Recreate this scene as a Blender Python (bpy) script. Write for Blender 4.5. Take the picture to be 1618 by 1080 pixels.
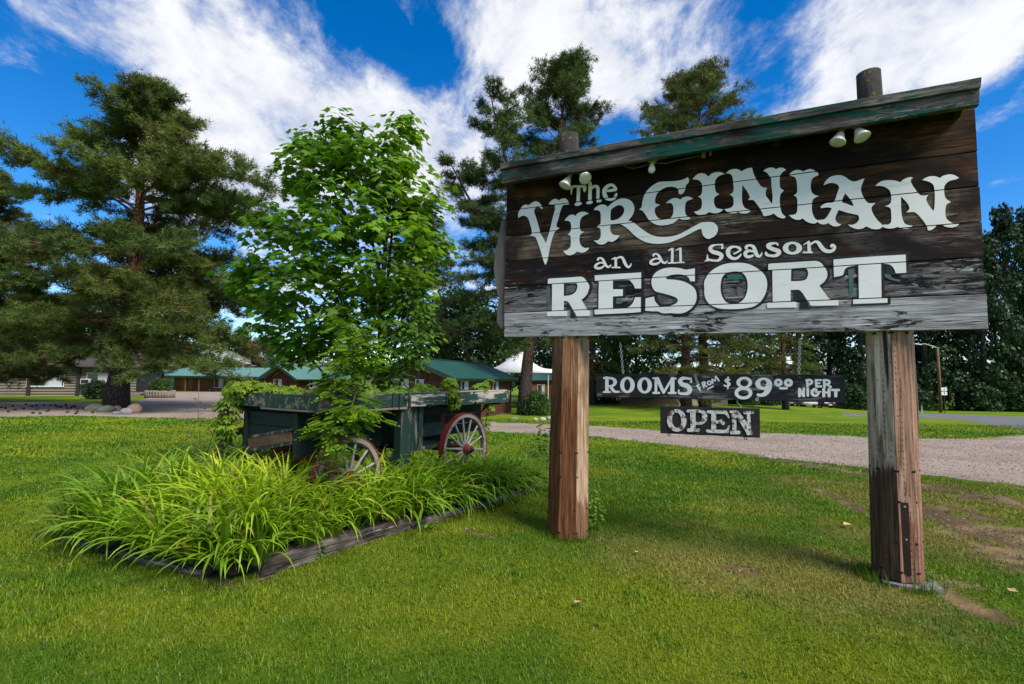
import bpy, bmesh, math, random
import numpy as np
from mathutils import Vector, Matrix

# ------------------------------------------------------------------ scene, camera, sky, sun
for o in list(bpy.data.objects): bpy.data.objects.remove(o)
SC = bpy.context.scene
COL = SC.collection
W, H, F = 1618.0, 1080.0, 780.0            # photograph size and focal length in its pixels
EYE = 1.60
PITCH, ROLL = math.radians(4.18), math.radians(0.7)
cam_d = bpy.data.cameras.new('camera'); cam = bpy.data.objects.new('camera', cam_d); COL.objects.link(cam)
cam_d.sensor_fit = 'HORIZONTAL'; cam_d.sensor_width = 36.0; cam_d.lens = 36.0 * F / W
cam_d.clip_start = 0.05; cam_d.clip_end = 6000
CAM_R = Matrix.Rotation(math.pi/2 + PITCH, 3, 'X') @ Matrix.Rotation(ROLL, 3, 'Z')
cam.matrix_world = Matrix.Translation((0, 0, EYE)) @ CAM_R.to_4x4()
SC.camera = cam

SUN_AZ, SUN_EL = math.radians(135), math.radians(50)      # azimuth from +Y towards +X
SUN_DIR = Vector((math.sin(SUN_AZ)*math.cos(SUN_EL), math.cos(SUN_AZ)*math.cos(SUN_EL), math.sin(SUN_EL)))
sun_d = bpy.data.lights.new('sun', 'SUN'); sun = bpy.data.objects.new('sun', sun_d); COL.objects.link(sun)
sun_d.energy = 2.1; sun_d.angle = math.radians(26.0); sun_d.color = (1.0, 0.95, 0.86)
sun.rotation_euler = (-SUN_DIR).to_track_quat('-Z', 'Y').to_euler()

world = bpy.data.worlds.new('World'); SC.world = world; world.use_nodes = True
SC.view_settings.view_transform = 'Standard'; SC.view_settings.look = 'None'
SC.view_settings.exposure = 1.45; SC.view_settings.gamma = 1.0

def N(nt, typ, **kw):
    n = nt.nodes.new(typ)
    ins = kw.pop('ins', {})
    for k, v in kw.items(): setattr(n, k, v)
    for k, v in ins.items(): n.inputs[k].default_value = v
    return n
def MATH(nt, op, a, b=None, clamp=False):
    n = nt.nodes.new('ShaderNodeMath'); n.operation = op; n.use_clamp = clamp
    for i, v in enumerate((a, b)):
        if v is None: continue
        if isinstance(v, (int, float)): n.inputs[i].default_value = v
        else: nt.links.new(v, n.inputs[i])
    return n.outputs[0]
def RAMP(nt, fac, stops, interp='LINEAR'):
    n = nt.nodes.new('ShaderNodeValToRGB'); n.color_ramp.interpolation = interp
    el = n.color_ramp.elements
    while len(el) < len(stops): el.new(0.5)
    for e, (p, c) in zip(el, stops):
        e.position = p; e.color = tuple(c) + ((1.0,) if len(c) == 3 else ())
    nt.links.new(fac, n.inputs[0]); return n.outputs[0]
def MIX(nt, fac, a, b, mode='MIX'):
    n = nt.nodes.new('ShaderNodeMix'); n.data_type = 'RGBA'; n.blend_type = mode
    if isinstance(fac, (int, float)): n.inputs[0].default_value = fac
    else: nt.links.new(fac, n.inputs[0])
    for i, v in ((6, a), (7, b)):
        if isinstance(v, (tuple, list)): n.inputs[i].default_value = tuple(v[:3]) + (1.0,)
        else: nt.links.new(v, n.inputs[i])
    return n.outputs[2]
def smooth_map(nt, v, a, b):
    n = nt.nodes.new('ShaderNodeMapRange'); n.interpolation_type = 'SMOOTHSTEP'
    n.inputs[1].default_value = a; n.inputs[2].default_value = b
    nt.links.new(v, n.inputs[0]); return n.outputs[0]

def ray(px, py):
    d = CAM_R @ Vector(((px - W/2)/F, -(py - H/2)/F, -1.0))
    return Vector(d)
# cloud banks and clear gaps: (end, end, point on the side, weight); placed in the cloud layer, noise breaks them up
BANKS = [((60, 5), (580, 190), (330, 45), .30), ((250, 150), (500, 185), (380, 135), .20), ((255, 330), (520, 230), (390, 170), .60), ((480, 190), (820, 290), (640, 140), .42), ((720, 40), (1030, 120), (880, -20), .26), ((930, 90), (1050, 190), (1030, 120), .18), ((1230, 70), (1640, 40), (1440, 150), .34), ((1560, 300), (1640, 270), (1600, 270), .25),
         ((-60, 300), (150, 110), (20, 120), -.40), ((480, 15), (740, 120), (650, 20), -.27), ((900, 300), (1060, 190), (950, 190), -.22), ((1050, 30), (1220, 100), (1130, 20), -.06), ((1540, 150), (1660, 400), (1560, 280), -.34), ((1180, 150), (1330, 110), (1240, 90), -.14)]
def build_world():
    nt = world.node_tree; nt.nodes.clear()
    out = N(nt, 'ShaderNodeOutputWorld'); bg = N(nt, 'ShaderNodeBackground')
    sky = N(nt, 'ShaderNodeTexSky', sky_type='NISHITA', sun_disc=False)
    sky.sun_elevation = SUN_EL; sky.sun_rotation = SUN_AZ
    sky.altitude = 600; sky.air_density = 1.0; sky.dust_density = 0.1; sky.ozone_density = 4.0
    hs = N(nt, 'ShaderNodeHueSaturation', ins={'Saturation': 1.38, 'Value': 0.80, 'Hue': 0.505})
    nt.links.new(sky.outputs[0], hs.inputs['Color'])
    tc = N(nt, 'ShaderNodeTexCoord'); sep = N(nt, 'ShaderNodeSeparateXYZ')
    nt.links.new(tc.outputs['Generated'], sep.inputs[0])
    K = 0.30
    zz = MATH(nt, 'ADD', MATH(nt, 'MAXIMUM', sep.outputs[2], 0.0), K)
    u = MATH(nt, 'DIVIDE', sep.outputs[0], zz); v = MATH(nt, 'DIVIDE', sep.outputs[1], zz)
    cmb = N(nt, 'ShaderNodeCombineXYZ'); nt.links.new(u, cmb.inputs[0]); nt.links.new(v, cmb.inputs[1])
    def uv(p):
        d = ray(*p).normalized(); return np.array([d.x/(max(d.z, 0) + K), d.y/(max(d.z, 0) + K)])
    bias = None
    for pa, pb, ps, w in BANKS:
        a, b, c = uv(pa), uv(pb), uv(ps); m = (a + b)/2; d = b - a; L = np.hypot(*d); d = d/L
        side = abs((c - m) @ np.array([-d[1], d[0]]))
        mp = N(nt, 'ShaderNodeMapping', vector_type='TEXTURE'); nt.links.new(cmb.outputs[0], mp.inputs[0])
        mp.inputs['Location'].default_value = (m[0], m[1], 0); mp.inputs['Rotation'].default_value = (0, 0, math.atan2(d[1], d[0]))
        mp.inputs['Scale'].default_value = (L/2*1.45, max(side, L*.12)*1.7, 1)
        g = N(nt, 'ShaderNodeTexGradient', gradient_type='SPHERICAL'); nt.links.new(mp.outputs[0], g.inputs[0])
        t = MATH(nt, 'MULTIPLY', smooth_map(nt, g.outputs[1], 0.0, 0.9), w*.72); bias = t if bias is None else MATH(nt, 'ADD', bias, t)
    mp = N(nt, 'ShaderNodeMapping'); nt.links.new(cmb.outputs[0], mp.inputs[0])
    mp.inputs['Location'].default_value = (SKY_OFF[0], SKY_OFF[1], 0.0)
    mp.inputs['Rotation'].default_value = (0, 0, math.radians(SKY_ROT)); mp.inputs['Scale'].default_value = (1.25, 0.95, 1.0)
    big = N(nt, 'ShaderNodeTexNoise', ins={'Scale': 0.8, 'Detail': 3.0, 'Roughness': 0.5, 'Distortion': 0.3})
    fine = N(nt, 'ShaderNodeTexNoise', ins={'Scale': 2.6, 'Detail': 9.0, 'Roughness': 0.62, 'Distortion': 0.45})
    puff = N(nt, 'ShaderNodeTexNoise', ins={'Scale': 7.5, 'Detail': 8.0, 'Roughness': 0.68, 'Distortion': 0.25})
    for n in (big, fine, puff): nt.links.new(mp.outputs[0], n.inputs['Vector'])
    s = MATH(nt, 'ADD', MATH(nt, 'MULTIPLY', big.outputs[0], 0.45), MATH(nt, 'MULTIPLY', fine.outputs[0], 0.90))
    s = MATH(nt, 'ADD', s, MATH(nt, 'MULTIPLY', puff.outputs[0], 0.56))
    s = MATH(nt, 'ADD', s, bias)
    cover = smooth_map(nt, s, 0.85, 1.19)
    shade = smooth_map(nt, MATH(nt, 'ADD', MATH(nt, 'MULTIPLY', fine.outputs[0], 0.45), MATH(nt, 'MULTIPLY', puff.outputs[0], 0.55)), 0.36, 0.64)
    cloud = RAMP(nt, shade, [(0.0, (2.5, 2.75, 3.4)), (0.45, (3.5, 3.6, 3.9)), (1.0, (4.35, 4.35, 4.4))])
    cfac = MATH(nt, 'MULTIPLY', cover, 0.94)
    col = MIX(nt, cfac, hs.outputs[0], cloud)
    nt.links.new(col, bg.inputs[0]); bg.inputs[1].default_value = 0.088
    nt.links.new(bg.outputs[0], out.inputs[0])
SKY_OFF, SKY_ROT = (3.1, 1.7), 28.0
build_world()

# ------------------------------------------------------------------ pixels to places
def at(px, py, depth):
    d = ray(px, py); t = depth / d.y
    return Vector((0, 0, EYE)) + d*t
def sstep(a, b, x):
    t = np.clip((np.asarray(x, float) - a)/(b - a), 0, 1); return t*t*(3 - 2*t)
def T(x, y):
    """terrain height: flat by the sign, falling gently towards the back and the right"""
    x = np.asarray(x, float); y = np.asarray(y, float)
    d = np.maximum(y, 0.01)
    e = np.maximum(d - 6.0, 0)
    q = x/np.maximum(d, 4.0)
    centre = -0.95*(1 - np.exp(-e*0.040*0.95/0.95*1.15)) * sstep(6, 11, d)
    left = -0.0115*np.minimum(e, 90)*sstep(6, 14, d)
    w = sstep(-0.55, -0.12, q)
    z = left*(1 - w) + centre*w
    z = z - 0.034*np.clip(d - 30, 0, 60)*sstep(0.35, 0.8, q)
    return z
def ground(px, py):
    d = ray(px, py); o = Vector((0, 0, EYE)); t = 1.0; prev = None
    while t < 400:
        p = o + d*t
        if p.z < float(T(p.x, p.y)): break
        t *= 1.02
    lo, hi = t/1.02, t
    for _ in range(30):
        m = (lo + hi)/2; p = o + d*m
        if p.z < float(T(p.x, p.y)): hi = m
        else: lo = m
    p = o + d*hi; p.z = float(T(p.x, p.y)); return p

# ------------------------------------------------------------------ numpy value noise
_rng = np.random.default_rng(7)
_LAT = _rng.random((256, 256))
def vnoise(x, y, s=1.0, seed=0):
    x = np.asarray(x, float)*s + seed*17.31; y = np.asarray(y, float)*s + seed*9.77
    xi = np.floor(x).astype(int); yi = np.floor(y).astype(int)
    fx = x - xi; fy = y - yi; fx = fx*fx*(3-2*fx); fy = fy*fy*(3-2*fy)
    g = lambda a, b: _LAT[a % 256, b % 256]
    return (g(xi, yi)*(1-fx) + g(xi+1, yi)*fx)*(1-fy) + (g(xi, yi+1)*(1-fx) + g(xi+1, yi+1)*fx)*fy
def fbm(x, y, s=1.0, seed=0, o=4):
    v = 0; a = 0.5; t = 0
    for i in range(o):
        v = v + a*vnoise(x, y, s*2**i, seed + i*3); t += a; a *= 0.5
    return v/t

# ------------------------------------------------------------------ mesh helpers
def mesh_from(name, V, polys, mat=None, smooth=False, col=None):
    """V (n,3); polys: list of lists or (m,k) array"""
    me = bpy.data.meshes.new(name)
    V = np.asarray(V, np.float32)
    if isinstance(polys, np.ndarray):
        m, k = polys.shape
        me.vertices.add(len(V)); me.vertices.foreach_set('co', V.ravel())
        me.loops.add(m*k); me.loops.foreach_set('vertex_index', polys.astype(np.int32).ravel())
        me.polygons.add(m); me.polygons.foreach_set('loop_start', (np.arange(m)*k).astype(np.int32))
        me.update(calc_edges=True)
    else:
        me.from_pydata([tuple(map(float, v)) for v in V], [], [list(map(int, p)) for p in polys]); me.update()
    if col is not None:
        a = me.color_attributes.new('Col', 'FLOAT_COLOR', 'POINT')
        c = np.ones((len(V), 4), np.float32); c[:, :3] = col; a.data.foreach_set('color', c.ravel())
    if smooth: me.polygons.foreach_set('use_smooth', np.ones(len(me.polygons), bool))
    if mat is not None: me.materials.append(mat)
    return me
def link(name, data, parent=None, loc=None, rot=None):
    o = bpy.data.objects.new(name, data); COL.objects.link(o)
    if parent is not None: o.parent = parent
    if loc is not None: o.location = loc
    if rot is not None: o.rotation_euler = rot
    return o
def tag(o, label=None, cat=None, group=None, kind=None):
    if label: o['label'] = label
    if cat: o['category'] = cat
    if group: o['group'] = group
    if kind: o['kind'] = kind
    return o
def thing(name, label, cat, loc=(0, 0, 0), rotz=0.0, group=None):
    o = link(name, None, None, loc, (0, 0, rotz)); o.empty_display_size = 0.2
    return tag(o, label, cat, group)
def copy_tree(root, loc=None, rotz=None, scale=None, label=None, group=None):
    r = root.copy(); COL.objects.link(r)
    if loc is not None: r.location = loc
    if rotz is not None: r.rotation_euler = (0, 0, rotz)
    if scale is not None: r.scale = scale if hasattr(scale, '__len__') else (scale,)*3
    if label: r['label'] = label
    if group: r['group'] = group
    for ch in [c for c in bpy.data.objects if c.parent == root]:
        c = ch.copy(); COL.objects.link(c); c.parent = r
        for g in [c2 for c2 in bpy.data.objects if c2.parent == ch]:
            d = g.copy(); COL.objects.link(d); d.parent = c
    return r

class MB:
    """collects shapes into one mesh"""
    def __init__(s): s.v = []; s.f = []
    def add(s, V, Fc):
        b = len(s.v); s.v += [tuple(map(float, v)) for v in V]; s.f += [[i + b for i in f] for f in Fc]; return s
    def box(s, c, size, R=None, bev=0.0):
        x, y, z = (k/2 for k in size)
        if bev <= 0:
            V = [(a*x, b*y, d*z) for a in (-1, 1) for b in (-1, 1) for d in (-1, 1)]
            Fc = [(0,1,3,2),(4,6,7,5),(0,4,5,1),(2,3,7,6),(0,2,6,4),(1,5,7,3)]
        else:
            # octagonal-section chamfer on all edges (24 verts)
            e = min(bev, x*.9, y*.9, z*.9); V = []
            for a in (-1, 1):
                for b in (-1, 1):
                    for d in (-1, 1):
                        V += [(a*x, b*(y-e), d*(z-e)), (a*(x-e), b*y, d*(z-e)), (a*(x-e), b*(y-e), d*z)]
            bm = bmesh.new()
            for v in V: bm.verts.new(v)
            r = bmesh.ops.convex_hull(bm, input=list(bm.verts)); bm.verts.index_update()
            V = [v.co[:] for v in bm.verts]; Fc = [[v.index for v in f.verts] for f in bm.faces]; bm.free()
        V = [Vector(v) for v in V]
        if R is not None: V = [R @ v for v in V]
        c = Vector(c); return s.add([v + c for v in V], Fc)
    def bar(s, a, b, w, h=None, up=(0, 0, 1), bev=0.0):
        a = Vector(a); b = Vector(b); d = b - a; L = d.length; d.normalize()
        u = Vector(up); 
        if abs(d.dot(u)) > .99: u = Vector((1, 0, 0))
        y = u.cross(d).normalized(); z = d.cross(y)
        R = Matrix((d, y, z)).transposed()
        return s.box((a + b)/2, (L, w, h if h else w), R, bev)
    def tube(s, pts, rad, n=8, cap=True):
        pts = [Vector(p) for p in pts]
        if not hasattr(rad, '__len__'): rad = [rad]*len(pts)
        V = []; Fc = []; u = None
        for i, p in enumerate(pts):
            d = (pts[min(i+1, len(pts)-1)] - pts[max(i-1, 0)]).normalized()
            if u is None:
                u = Vector((0, 0, 1)) if abs(d.z) < .9 else Vector((1, 0, 0))
            u = (u - d*u.dot(d)).normalized(); w = d.cross(u)
            for k in range(n):
                a = 2*math.pi*k/n; V.append(p + (u*math.cos(a) + w*math.sin(a))*rad[i])
        for i in range(len(pts)-1):
            for k in range(n):
                Fc.append((i*n+k, i*n+(k+1) % n, (i+1)*n+(k+1) % n, (i+1)*n+k))
        if cap: Fc += [list(range(n))[::-1], [(len(pts)-1)*n+k for k in range(n)]]
        return s.add(V, Fc)
    def lathe(s, prof, axis_o, axis_d, n=16, cap=True):
        """prof: [(radius, along)]"""
        o = Vector(axis_o); d = Vector(axis_d).normalized()
        u = Vector((0, 0, 1)) if abs(d.z) < .9 else Vector((1, 0, 0))
        u = (u - d*u.dot(d)).normalized(); w = d.cross(u); V = []; Fc = []
        for r, t in prof:
            for k in range(n):
                a = 2*math.pi*k/n; V.append(o + d*t + (u*math.cos(a) + w*math.sin(a))*r)
        for i in range(len(prof)-1):
            for k in range(n): Fc.append((i*n+k, i*n+(k+1) % n, (i+1)*n+(k+1) % n, (i+1)*n+k))
        if cap: Fc += [list(range(n))[::-1], [(len(prof)-1)*n+k for k in range(n)]]
        return s.add(V, Fc)
    def prism(s, poly, depth, R=None, o=(0, 0, 0)):
        """poly in local XZ, extruded along +Y by depth"""
        n = len(poly); V = [Vector((p[0], 0, p[1])) for p in poly] + [Vector((p[0], depth, p[1])) for p in poly]
        if R is not None: V = [R @ v for v in V]
        V = [v + Vector(o) for v in V]
        Fc = [list(range(n)), [n+i for i in range(n)][::-1]] + [(i, i+n, (i+1) % n+n, (i+1) % n) for i in range(n)]
        return s.add(V, Fc)
    def mesh(s, name, mat=None, smooth=False):
        me = bpy.data.meshes.new(name); me.from_pydata(s.v, [], s.f); me.update()
        bm = bmesh.new(); bm.from_mesh(me); bmesh.ops.recalc_face_normals(bm, faces=bm.faces); bm.to_mesh(me); bm.free()
        if smooth: me.polygons.foreach_set('use_smooth', np.ones(len(me.polygons), bool))
        if mat is not None: me.materials.append(mat)
        return me
    def build(s, name, mat, parent=None, smooth=False, loc=None):
        return link(name, s.mesh(name, mat, smooth), parent, loc)

# ------------------------------------------------------------------ materials
def new_mat(name):
    m = bpy.data.materials.new(name); m.use_nodes = True
    nt = m.node_tree; b = nt.nodes['Principled BSDF']; return m, nt, b
def coords(nt, scale=(1, 1, 1), space='Object', loc=(0, 0, 0)):
    tc = N(nt, 'ShaderNodeTexCoord'); mp = N(nt, 'ShaderNodeMapping')
    mp.inputs['Scale'].default_value = scale; mp.inputs['Location'].default_value = loc
    nt.links.new(tc.outputs[space], mp.inputs[0]); return mp.outputs[0]
def noise(nt, vec, scale, detail=5.0, rough=0.6, dist=0.0):
    n = N(nt, 'ShaderNodeTexNoise', ins={'Scale': scale, 'Detail': detail, 'Roughness': rough, 'Distortion': dist})
    nt.links.new(vec, n.inputs['Vector']); return n.outputs[0]
def bump(nt, b, h, strength=0.4, dist=0.01):
    n = N(nt, 'ShaderNodeBump', ins={'Strength': strength, 'Distance': dist}); nt.links.new(h, n.inputs['Height'])
    nt.links.new(n.outputs[0], b.inputs['Normal'])
def mat_plain(name, c1, c2=None, scale=6.0, rough=0.7, bmp=0.2, metal=0.0, stretch=(1, 1, 1), lo=0.35, hi=0.65):
    m, nt, b = new_mat(name); v = coords(nt, stretch)
    c2 = c2 or tuple(k*0.7 for k in c1)
    f = noise(nt, v, scale); nt.links.new(RAMP(nt, f, [(lo, c1), (hi, c2)]), b.inputs['Base Color'])
    b.inputs['Roughness'].default_value = rough; b.inputs['Metallic'].default_value = metal
    if bmp: bump(nt, b, f, bmp, 0.01)
    return m
def mat_wood(name, light, dark, axis=0, grain=26.0, patch=None, patch_lo=0.5, patch_hi=0.6, patch_scale=5.0, rough=0.85, knots=True, seed=0.0, bmp=0.5, crack=(0.012, 0.009, 0.007)):
    """weathered timber: long grain, cracks, knots, optional flaking layer (patch colour)"""
    m, nt, b = new_mat(name)
    sc = [1.0, 1.0, 1.0]; sc[axis] = 0.06
    v = coords(nt, tuple(sc), loc=(seed, seed*1.7, seed*0.6))
    g1 = noise(nt, v, grain, 8.0, 0.7, 0.6); g2 = noise(nt, v, grain*3.2, 4.0, 0.6, 0.2)
    sc2 = [1.0]*3; sc2[axis] = 0.3; v2 = coords(nt, tuple(sc2), loc=(seed*2.1, seed, seed))
    big = noise(nt, v2, 3.0, 5.0, 0.6, 0.4)
    c = RAMP(nt, g1, [(0.32, dark), (0.52, tuple((a+d)/2 for a, d in zip(light, dark))), (0.68, light)])
    c = MIX(nt, smooth_map(nt, big, 0.36, 0.66), c, MIX(nt, 0.25, dark, light))
    c = MIX(nt, smooth_map(nt, g2, 0.60, 0.74), c, tuple(k*0.45 for k in dark))
    if knots:
        vo = N(nt, 'ShaderNodeTexVoronoi', ins={'Scale': 2.6}); sc3 = [1.0]*3; sc3[axis] = 0.45
        nt.links.new(coords(nt, tuple(sc3), loc=(seed*3, seed, seed*.3)), vo.inputs['Vector'])
        c = MIX(nt, smooth_map(nt, vo.outputs['Distance'], 0.10, 0.05), c, tuple(k*0.4 for k in dark))
    cr = noise(nt, v, grain*0.55, 2.0, 0.5, 1.2)
    ck = smooth_map(nt, MATH(nt, 'ABSOLUTE', MATH(nt, 'SUBTRACT', cr, 0.5)), 0.012, 0.0)
    c = MIX(nt, MATH(nt, 'MULTIPLY', ck, 0.8), c, crack)
    h = MATH(nt, 'SUBTRACT', g1, MATH(nt, 'MULTIPLY', ck, 0.8))
    if patch:
        pf = noise(nt, v2, patch_scale, 9.0, 0.72, 0.5)
        pk = smooth_map(nt, MATH(nt, 'ADD', pf, MATH(nt, 'MULTIPLY', MATH(nt, 'SUBTRACT', g1, 0.5), 0.35)), patch_lo, patch_hi)
        c = MIX(nt, pk, c, patch); h = MATH(nt, 'ADD', h, MATH(nt, 'MULTIPLY', pk, 0.4))
    nt.links.new(c, b.inputs['Base Color']); b.inputs['Roughness'].default_value = rough
    b.inputs['Specular IOR Level'].default_value = 0.25
    bump(nt, b, h, bmp, 0.006); return m
def mat_paint(name, paint, under, axis=0, wear=0.62, width=0.05, rough=0.6, seed=0.0, grain=22.0, under2=None):
    """paint over timber, flaked away where the wear noise is high"""
    m, nt, b = new_mat(name); sc = [1.0]*3; sc[axis] = 0.16
    v = coords(nt, tuple(sc), loc=(seed, seed*.7, seed*1.3))
    f = noise(nt, v, 9.0, 10.0, 0.75, 0.4); g = noise(nt, v, grain, 6.0, 0.6, 0.3); tone = noise(nt, coords(nt), 3.0, 4.0)
    u = MIX(nt, g, under, under2 or tuple(k*0.45 for k in under))
    p = MIX(nt, MATH(nt, 'MULTIPLY', tone, 0.7), paint, tuple(k*0.62 for k in paint))
    p = MIX(nt, MATH(nt, 'MULTIPLY', smooth_map(nt, g, 0.55, 0.75), 0.5), p, tuple(k*0.5 for k in paint))
    fac = smooth_map(nt, f, wear, wear + width)
    nt.links.new(MIX(nt, fac, p, u), b.inputs['Base Color'])
    b.inputs['Roughness'].default_value = rough; b.inputs['Specular IOR Level'].default_value = 0.3
    bump(nt, b, MATH(nt, 'SUBTRACT', MATH(nt, 'MULTIPLY', g, 0.4), fac), 0.45, 0.004); return m
def mat_leaf(name, rough=0.5, trans=0.35, spec=0.3, tint=(1, 1, 1), fixed=None):
    """leaf: colour from the mesh attribute, light passing through"""
    m, nt, b = new_mat(name)
    a = N(nt, 'ShaderNodeVertexColor', layer_name='Col')
    oi = N(nt, 'ShaderNodeObjectInfo')
    c = MIX(nt, 1.0, a.outputs[0], tint, 'MULTIPLY')
    nt.links.new(c, b.inputs['Base Color']); b.inputs['Roughness'].default_value = rough
    b.inputs['Specular IOR Level'].default_value = spec
    tr = N(nt, 'ShaderNodeBsdfTranslucent'); nt.links.new(MIX(nt, 1.0, c, (1.15, 1.25, 0.6), 'MULTIPLY'), tr.inputs[0])
    mx = N(nt, 'ShaderNodeMixShader'); mx.inputs[0].default_value = trans
    out = [n for n in nt.nodes if n.type == 'OUTPUT_MATERIAL'][0]
    nt.links.new(b.outputs[0], mx.inputs[1]); nt.links.new(tr.outputs[0], mx.inputs[2]); nt.links.new(mx.outputs[0], out.inputs[0])
    return m
def mat_bark(name, c1, c2, scale=7.0):
    m, nt, b = new_mat(name); v = coords(nt, (1, 1, 0.28))
    vo = N(nt, 'ShaderNodeTexVoronoi', feature='DISTANCE_TO_EDGE', ins={'Scale': scale}); nt.links.new(v, vo.inputs['Vector'])
    f = noise(nt, v, scale*2.2, 6.0, 0.65); k = smooth_map(nt, vo.outputs[0], 0.02, 0.16)
    c = MIX(nt, f, c1, c2); c = MIX(nt, k, tuple(x*0.3 for x in c2), c)
    nt.links.new(c, b.inputs['Base Color']); b.inputs['Roughness'].default_value = 0.92
    bump(nt, b, MATH(nt, 'ADD', k, MATH(nt, 'MULTIPLY', f, 0.6)), 0.9, 0.04); return m

def mat_board(name, light, mid_c, dark, flake, flake_lo, seed, bleach=None, bleach_lo=.6, big_lo=.40, big_hi=.62):
    """old sign plank: fine long grain, black paint remnants, knots, splits, bleached streaks"""
    m, nt, b = new_mat(name); o = lambda k: (seed*k, seed*.7*k, seed*1.3*k)
    v = coords(nt, (.045, 1, 1), loc=o(1)); v2 = coords(nt, (.22, 1, 1), loc=o(2)); v3 = coords(nt, (.5, 1, 1), loc=o(3))
    g = noise(nt, v, 85, 7, .7, .5); gm = noise(nt, v, 26, 6, .65, .8); big = noise(nt, v3, 1.9, 6, .62, .6); fl = noise(nt, v2, 15, 9, .75, .8); fl2 = noise(nt, v3, 3.2, 5, .6)
    mixg = MATH(nt, 'ADD', MATH(nt, 'MULTIPLY', g, .55), MATH(nt, 'MULTIPLY', gm, .45))
    c = RAMP(nt, mixg, [(.38, dark), (.49, mid_c), (.62, light)])
    c = MIX(nt, smooth_map(nt, big, big_lo, big_hi), c, MIX(nt, mixg, tuple(k*.35 for k in dark), dark))
    if bleach: c = MIX(nt, MATH(nt, 'MULTIPLY', smooth_map(nt, MATH(nt, 'ADD', MATH(nt, 'MULTIPLY', gm, .6), MATH(nt, 'MULTIPLY', fl2, .5)), bleach_lo, bleach_lo + .08), .85), c, bleach)
    fk = smooth_map(nt, MATH(nt, 'ADD', MATH(nt, 'MULTIPLY', fl, .7), MATH(nt, 'MULTIPLY', fl2, .42)), flake_lo, flake_lo + .035)
    c = MIX(nt, fk, c, flake)
    vo = N(nt, 'ShaderNodeTexVoronoi', ins={'Scale': 3.3}); nt.links.new(coords(nt, (.5, 1, 1), loc=o(4)), vo.inputs['Vector'])
    kn = smooth_map(nt, vo.outputs['Distance'], .085, .05); c = MIX(nt, MATH(nt, 'MULTIPLY', kn, .85), c, tuple(k*.3 for k in dark))
    cr = noise(nt, v, 11, 3, .5, 1.4); ck = smooth_map(nt, MATH(nt, 'ABSOLUTE', MATH(nt, 'SUBTRACT', cr, .5)), .010, .002)
    c = MIX(nt, MATH(nt, 'MULTIPLY', ck, .85), c, (.004, .003, .003))
    nt.links.new(c, b.inputs[0]); b.inputs['Roughness'].default_value = .88; b.inputs['Specular IOR Level'].default_value = .2
    bump(nt, b, MATH(nt, 'ADD', MATH(nt, 'SUBTRACT', mixg, MATH(nt, 'MULTIPLY', ck, .7)), MATH(nt, 'MULTIPLY', fk, .35)), .9, .007); return m
# ------------------------------------------------------------------ ground
def gp(px, py):
    p = ground(px, py); return np.array([p.x, p.y])
BED_F, BED_R, BED_L = np.array([-2.16, 3.98]), np.array([0.30, 7.25]), np.array([-4.36, 4.90])
BED_B = BED_L + (BED_R - BED_F)
BED = np.array([BED_F, BED_R, BED_B, BED_L])
POST_L = ground(897, 843); POST_R = ground(1419, 915)

def in_poly(x, y, P):
    x = np.asarray(x); y = np.asarray(y); r = np.zeros(x.shape, bool); n = len(P)
    for i in range(n):
        x1, y1 = P[i]; x2, y2 = P[(i+1) % n]
        c = ((y1 > y) != (y2 > y)) & (x < (x2-x1)*(y-y1)/((y2-y1) + 1e-12) + x1); r ^= c
    return r
def poly_dist(x, y, pl):
    """distance to an open polyline"""
    d = np.full(np.shape(x), 1e9)
    for a, b in zip(pl[:-1], pl[1:]):
        ab = b - a; t = np.clip(((x-a[0])*ab[0] + (y-a[1])*ab[1])/(ab@ab), 0, 1)
        d = np.minimum(d, np.hypot(x-a[0]-t*ab[0], y-a[1]-t*ab[1]))
    return d

near_px = [(-420, 668), (-200, 663), (0, 659), (120, 657), (230, 660), (345, 662), (470, 668), (640, 676), (790, 683), (870, 687), (935, 690), (1030, 700), (1130, 712), (1250, 727), (1370, 741), (1460, 752), (1530, 760), (1618, 770), (1800, 795), (2100, 830)]
far_px = [(-420, 630), (-200, 633), (0, 635), (120, 636), (230, 638), (345, 640), (470, 648), (640, 658), (790, 667), (870, 670), (935, 672), (1030, 679), (1130, 682), (1250, 685), (1370, 690), (1460, 693), (1530, 693), (1618, 687), (1800, 684), (2100, 680)]
DR_N = [gp(*p) for p in near_px]; DR_F = [gp(*p) for p in far_px]
DRIVE = np.array(DR_N + DR_F[::-1])
park_px = [(196, 644), (222, 632), (262, 623), (256, 620), (352, 619), (452, 622), (520, 640), (520, 660), (345, 655), (230, 652)]
PARK = np.array([gp(*p) for p in park_px])
road_n = [(1330, 657), (1400, 658), (1460, 660), (1500, 662), (1560, 670), (1618, 681), (1760, 706)]
road_f = [(1330, 652.5), (1400, 653), (1460, 653.5), (1500, 654), (1560, 656), (1618, 658.5), (1760, 664)]
ROAD = np.array([gp(*p) for p in road_n] + [gp(*p) for p in road_f][::-1])

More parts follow.
